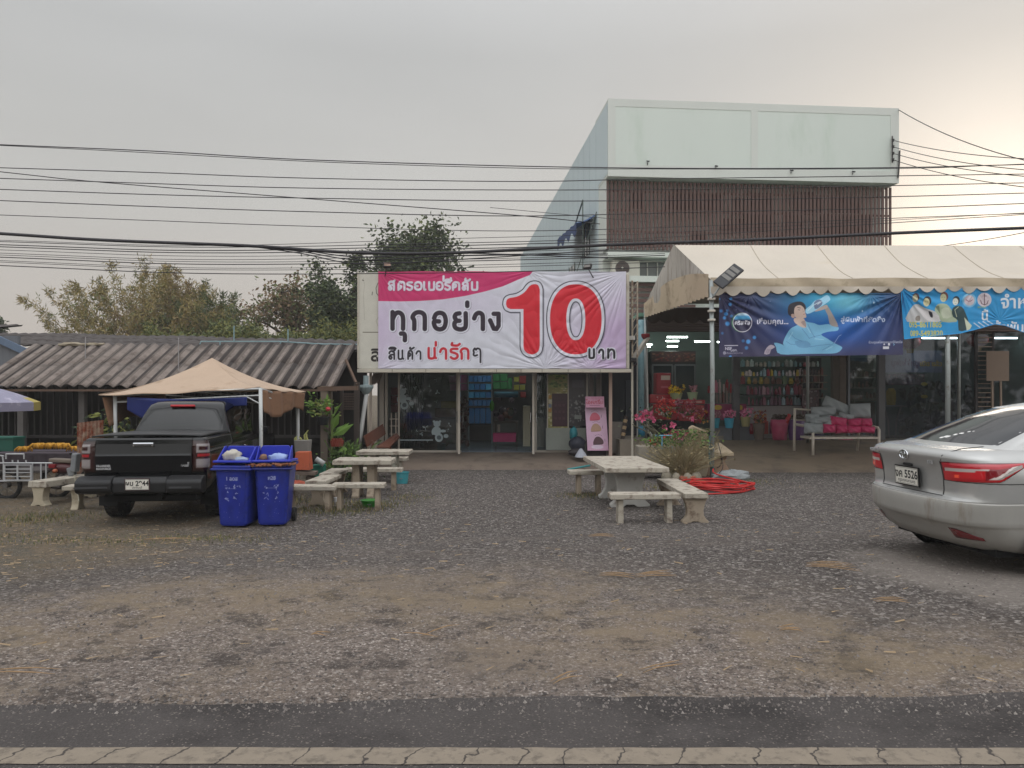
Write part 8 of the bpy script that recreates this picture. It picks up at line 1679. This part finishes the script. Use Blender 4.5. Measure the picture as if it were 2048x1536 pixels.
m = MB(); m.box(P(106, 932, 14.3), (.12, .1, .07)); m.build('tail_lamp', M('bike_red', '#7d1c22', rough=.3), mb_, bevel=.01); m = MB(); m.blob(P(110, 942, 14.25), (.05, .05, .04), 8, 6); m.build('indicator', M('bike_orange', '#a35a3a', rough=.3), mb_)
m = MB(); m.blob(P(128, 962, 14.4), (.2, .12, .16), 10, 7, .15); m.tube([P(118, 975, 14.3), P(98, 972, 14.2)], .04, 8); m.build('engine', M('bike_engine', '#55504d', rough=.5, metal=.4, var=.3), mb_)
m = MB(); m.box(P(151, 925, 14.1), (.10, .16, .34), (0, .1, 0)); m.box(P(143, 943, 14.1), (.12, .1, .16), (0, -.3, 0)); m.build('leg_shield', M('shield_grey', '#74777a', rough=.5), mb_, bevel=.02)
m = MB(); m.tube([P(148, 950, 13.2), P(154, 975, 12.9), P(158, 1003, 12.7)], .008, 4); tag(m.build('thin_stick', M('stick_pale', '#8a8676', rough=.8)), 'thin pale stick leaning by the cream bench', 'stick')
m = MB(); m.grid(20, 8, lambda u, v: (lerp(PX(154, 14.9), PX(206, 14.9), u), 14.9 + .02 * math.sin(u * 40), lerp(.3, PZ(846 - 6 * u, 14.9), v))); tag(m.build('rusty_sheet', M('rust_sheet', '#9a8674', rough=.8, var=.15, scale=4, spots=('#7a3a22', .55, 5)), solid=.01), 'rust streaked metal sheet standing behind the pickup', 'metal sheet')
t = T('yellow_shrub', 'yellow-green leafy shrub behind the left canopy post', 'shrub', P(210, 900, 15.4)); m = MB(); b = P(212, 872, 15.4); st = MB(); st.tube([(b.x, b.y, 0), b], .02, 5)
for i in range(260): m.leaf(b + Vector((r8.gauss(.05, .28), r8.gauss(0, .15), r8.gauss(-.05, .22))), (r8.gauss(0, 1), r8.gauss(0, 1), r8.uniform(-.3, 1)), r8.uniform(.1, .24), .06, r8, r8.choice((0, 1)))
m.build('leaves', [M('leaf_yellow', '#757a3c', rough=.8, var=.3), grnd], t); st.build('stem', M('frond_stem', '#5a6a34'), t)

# ================================================================== trees behind
def bark(name='bark'): return M('bark', '#4a3f36', rough=.9, var=.25, scale=5)
def tree(lab, px, pyt, pyb, wpx, Y, mats, seed, n=5200, lsize=.22, dens=1.0, gaps=.0, lean=0, group=None, ground=0.0, shape=1.0):
    r = random.Random(seed); s = Y / F; top = PZ(pyt, Y); bot = PZ(pyb, Y); W = wpx * s; H = top - bot; cx_ = PX(px, Y)
    t_ = T('tree', lab, 'tree', (cx_, Y, ground), 0, group); tr = MB(); cr_ = MB(); tips = []
    base = Vector((cx_, Y, ground)); fork = Vector((cx_ + lean * W * .2, Y, bot + H * .12))
    tr.tube([base, base.lerp(fork, .5) + Vector((r.gauss(0, .1), 0, 0)), fork], [H * .035 + .08, H * .028 + .06, H * .022 + .05], 8)
    nb = 9
    for i in range(nb):
        a = 2 * math.pi * i / nb + r.uniform(-.3, .3); u = r.uniform(.35, 1); up = r.uniform(.25, .95)
        e = Vector((cx_ + math.cos(a) * W * .46 * u * (1.1 - up * .55 * shape), Y + math.sin(a) * W * .40 * u * (1.1 - up * .55), bot + H * up)); mid = fork.lerp(e, .5) + Vector((r.gauss(0, W * .04), r.gauss(0, W * .04), H * .05))
        tr.tube([fork, mid, e], [H * .016 + .03, H * .010 + .02, .012], 6, cap=False)
        for k in range(6):
            f = r.uniform(.35, 1); b0 = (fork.lerp(mid, f * 2) if f < .5 else mid.lerp(e, f * 2 - 1)); e2 = b0 + Vector((r.gauss(0, W * .11), r.gauss(0, W * .09), abs(r.gauss(H * .08, H * .10)))); tr.tube([b0, b0.lerp(e2, .5) + Vector((0, 0, .05)), e2], [.022, .016, .006], 4, cap=False); tips.append((e2, b0))
    for i in range(n):
        e2, b0 = tips[r.randrange(len(tips))]; c = b0.lerp(e2, r.uniform(.35, 1.12)); g = W * .055 * dens; p = c + Vector((r.gauss(0, g), r.gauss(0, g), r.gauss(0, g * .8)))
        cr_.leaf(p, (r.gauss(0, 1), r.gauss(0, 1), r.gauss(-.2, .7)), lsize * r.uniform(.6, 1.3), lsize * .55, r, r.choices(range(len(mats)), [3, 2, 1][:len(mats)])[0])
    tr.build('trunk', bark(), t_, smooth=True); cr_.build('crown', mats, t_)
lg1 = M('foliage_mid', '#4b5636', rough=.85, var=.35, scale=.9); lg2 = M('foliage_light', '#646b42', rough=.85, var=.3, scale=.9); lg3 = M('foliage_deep', '#3d4833', rough=.85, var=.35, scale=.9); ly = M('foliage_yellow', '#84794a', rough=.85, var=.3, scale=.9); lb = M('foliage_brown', '#7c6850', rough=.85, var=.3, scale=.9)
tree('round green tree rising behind the signboard', 815, 455, 620, 300, 42, [lg1, lg3, lg2], 3, 8500, .26, 1.0)
tree('tall dark green tree close to the left edge of the signboard', 685, 510, 720, 170, 36, [lg3, lg1, lg2], 5, 8000, .22, 1.15)
tree('bare branched tree with sparse brown leaves left of the dark tree', 575, 555, 690, 230, 40, [lb, lg2, lb], 8, 3600, .22, .9)
tree('yellow green sparse tree between the bare tree and the dark tree', 642, 590, 700, 80, 38, [ly, lg2, lg1], 12, 2200, .2, 1.1)
tree('green tree crown showing at the right edge above the tent', 2110, 448, 760, 190, 50, [lg3, lg1, lg2], 15, 6500, .3, 1.1)
tree('small dull tree top at the left edge above the shed', -12, 640, 700, 60, 48, [lg3, lg1], 17, 1500, .25, 1.0)
def bamboo(lab, px, Y, n, seed, spread, hmax, mats):
    r = random.Random(seed); t_ = T('bamboo', lab, 'bamboo', (PX(px, Y), Y, 0), 0, 'bamboo clumps behind the old house'); cu_ = MB(); lf = MB(); b = Vector((PX(px, Y), Y, 0))
    for i in range(n):
        a = lerp(-1, 1, (i + r.random()) / n); h = hmax * r.uniform(.78, 1.0) * (1 - .14 * abs(a)); rch = spread * a * h * .58; yb = r.gauss(0, .8)
        pts2 = [b + Vector((a * .5 + rch * (u ** 1.5), yb * (1 + u), h * (u - .13 * u ** 4 * abs(a)))) for u in (0, .2, .4, .6, .75, .88, 1)]
        cu_.tube(pts2, [.05, .045, .04, .03, .02, .012, .004], 5, cap=False); pc = crom(pts2, 6)
        for k in range(135):
            u = r.uniform(.36, 1.0); q = pc[min(len(pc) - 1, int(u * (len(pc) - 1)))]; sp_ = (.92 - .76 * u) * r.uniform(.3, 1.1); c = q + Vector((r.gauss(0, sp_), r.gauss(0, sp_), r.gauss(-.1, sp_ * .7)))
            m_ = 0 if r.random() < .5 else (1 if r.random() < .7 else 2)
            for j in range(4): lf.leaf(c, (r.gauss(a * .5, .7), r.gauss(0, .7), r.gauss(-.1, .8)), r.uniform(.16, .36), .05, r, m_)
    cu_.build('culms', M('culm_tan', '#7a6f4c', rough=.7, var=.2), t_); lf.build('leaves', mats, t_)
bamboo('wide golden bamboo clump fanning out behind the house roof', 285, 40, 46, 4, 1.12, 9.3, [ly, M('foliage_gold', '#8f7d52', rough=.85, var=.3), lg2])
bamboo('upright browner bamboo clump right of the golden one', 352, 41, 26, 9, .5, 9.2, [M('foliage_gold', '#8f7d52'), lb, ly])
bamboo('greener bamboo clump next to the bare tree', 430, 40, 28, 14, .6, 7.8, [lg1, lg2, ly])
r5 = random.Random(55); m = MB()
for i in range(9000): px = r5.uniform(290, 720); Y = r5.uniform(30, 33); hgt = 22 + 10 * math.sin(px * .03) + 6 * math.sin(px * .09); c = P(px, 685 - abs(r5.gauss(0, 1)) * hgt * .6, Y); m.leaf(c, (r5.gauss(0, 1), r5.gauss(0, 1), r5.gauss(0, .8)), r5.uniform(.1, .24), .07, r5, r5.choice((0, 1, 1, 2)))
for i in range(4000): px = r5.uniform(290, 720); c = P(px, r5.uniform(690, 740), r5.uniform(30, 33)); m.leaf(c, (r5.gauss(0, 1), r5.gauss(0, 1), r5.gauss(0, .8)), .3, .12, r5, 2)
tag(m.build('hedge', [lg2, M('foliage_olive', '#6a6a38', rough=.85, var=.3), lg1], kind='stuff'), 'mass of olive green scrub behind the old house roof', 'scrub')

m = MB(); r5 = random.Random(91)      # what stands across the road, behind the camera: seen only in glass and paint
for i in range(7000):
    x = r5.uniform(-45, 45); hgt = 4.8 + 1.6 * math.sin(x * .35) + 1.0 * math.sin(x * .9 + 1); m.leaf((x, -17 + r5.gauss(0, 1.2), hgt * r5.random() ** .8), (r5.gauss(0, 1), r5.gauss(0, 1), r5.gauss(0, .8)), r5.uniform(.6, 1.3), .6, r5, r5.choice((0, 1)))
tag(m.build('far_side_hedge', [lg3, lg1], kind='stuff'), 'dense dark hedge on the far side of the road', 'hedge')

# ================================================================== overhead wires
wirem = M('wire_black', '#2a282c', rough=.6, var=.1)
def wire(pts, r, lab, Y=12.5, dY=0):
    r *= .78
    if pts[0][0] < 0: (ax, ay), (bx2, by2) = pts[0], pts[1]; pts = [(ax - 1300, ay - (by2 - ay) / (bx2 - ax) * 1300)] + pts
    if pts[-1][0] > 2048: (ax, ay), (bx2, by2) = pts[-2], pts[-1]; pts = pts + [(bx2 + 1300, by2 + (by2 - ay) / (bx2 - ax) * 1300)]
    q = [(PX(px, Y + dY * px / 2048), Y + dY * px / 2048, PZ(py, Y + dY * px / 2048)) for px, py in [(p.x, p.y) for p in crom(pts, 8)]]
    m = MB(); m.tube(q, r, 5); tag(m.build('overhead_wire', wirem, smooth=True), lab, 'wire', 'overhead wires across the street front')
ORD = ['topmost', 'second', 'third', 'fourth', 'fifth', 'sixth', 'seventh', 'eighth', 'ninth', 'tenth', 'eleventh', 'twelfth', 'thirteenth', 'fourteenth', 'fifteenth', 'sixteenth', 'seventeenth', 'eighteenth']
wl = [([(-80, 286), (300, 302), (600, 319), (1024, 332), (1400, 337), (1800, 335), (2130, 327)], .011), ([(-80, 287), (250, 303), (620, 323), (1024, 336), (1300, 338), (1800, 337), (2130, 325)], .008),
      ([(-80, 333), (300, 345), (600, 356), (1024, 363), (1300, 358), (1700, 353), (2130, 347)], .010), ([(-80, 354), (300, 367), (600, 376), (1024, 380), (1400, 378), (1800, 371), (2130, 364)], .010),
      ([(-80, 376), (300, 389), (600, 396), (1024, 402), (1400, 400), (1800, 393), (2130, 384)], .010), ([(-80, 398), (300, 413), (600, 423), (1024, 432), (1400, 424), (1800, 416), (2130, 404)], .010), ([(-80, 427), (300, 441), (600, 452), (1024, 462), (1400, 452), (1800, 436), (2130, 424)], .008)]
rwi = random.Random(77)
for k in range(11):
    y0 = 480 + k * 5.0 + rwi.uniform(-2, 2); ym = 474 + k * 6.6 + rwi.uniform(-2, 2); wl.append(([(-80, y0 - 3), (400, y0 + 10 + k * .6), (900, max(ym, 470) + 4), (1216, ym - 4), (1330, ym - 8)] + ([(2130, y0 - 60)] if k < 2 else []), rwi.choice((.006, .008, .010))))
for k, (p, r_) in enumerate(wl): wire(p, r_, 'thin black overhead wire, %s from the top at the left edge' % ORD[k], 12.5 + .12 * (k % 4))
wire([(-80, 462), (200, 480), (500, 492), (700, 505), (900, 506), (1216, 490), (1500, 480), (1800, 466), (2130, 453)], .034, 'thick black cable bundle sagging across the whole view', 12.2)
wire([(-80, 335), (175, 362), (560, 393), (1050, 432), (1200, 448)], .010, 'dotted diagonal wire dropping from upper left toward the building', 12.9)
for k, (ya, yb2) in enumerate(((491, 528), (491.5, 520), (492, 514))): wire([(480, ya - 1), (600, (ya + yb2) / 2 - 3), (720, yb2), (900, yb2 - 8), (1216, 500 + k * 8)], .012, ['lowest', 'middle', 'upper'][k] + ' twisted cable splitting from the thick bundle near the green tree', 12.6)
wire([(980, 415), (1216, 437), (1216, 437)][:2] + [(1300, 444)], .006, 'short thin wire crossing the white side wall', 13)
def wire3(a, b, sag, r, lab):
    m = MB(); m.tube([Vector(a).lerp(Vector(b), u) - Vector((0, 0, sag * 4 * u * (1 - u))) for u in np.linspace(0, 1, 14)], r, 5); tag(m.build('overhead_wire', wirem, smooth=True), lab, 'wire', 'wires fixed to the white building')
for k in range(4): wire3(Bp(ai, -.1, PZ(281 + k * 13, 26.8)), P(2130, (320, 345, 358, 382)[k], 18), .15, .012, ORD[k] + ' of four wires leaving the insulator rack to the right')
wire3(Bp(BWd, .1, PZ(216, 26.9)), P(2130, 338, 18), .25, .014, 'dotted wire running down right from the top corner of the building')
wire3(P(1790, 500, 26), P(2130, 448, 17), .1, .010, 'faint wire rising to the right above the tent roof')
# thin haze between here and the far trees
hz = MB(); hz.bx(-70, 70, -14, 75, -1, 24); ho = hz.build('haze', MATS['gravel_dummy'] if 'gravel_dummy' in MATS else M('haze_air', '#ffffff'), kind='stuff')
hm = bpy.data.materials.new('haze_volume'); hm.use_nodes = True; hm.node_tree.nodes.clear(); o_ = N(hm.node_tree, 'ShaderNodeOutputMaterial'); pv = N(hm.node_tree, 'ShaderNodeVolumePrincipled'); pv.inputs['Color'].default_value = (.93, .92, .90, 1); pv.inputs['Density'].default_value = .0013; hm.node_tree.links.new(pv.outputs[0], o_.inputs['Volume'])
ho.data.materials.clear(); ho.data.materials.append(hm); ho['label'] = 'thin evening haze filling the air of the scene'; ho['category'] = 'haze'
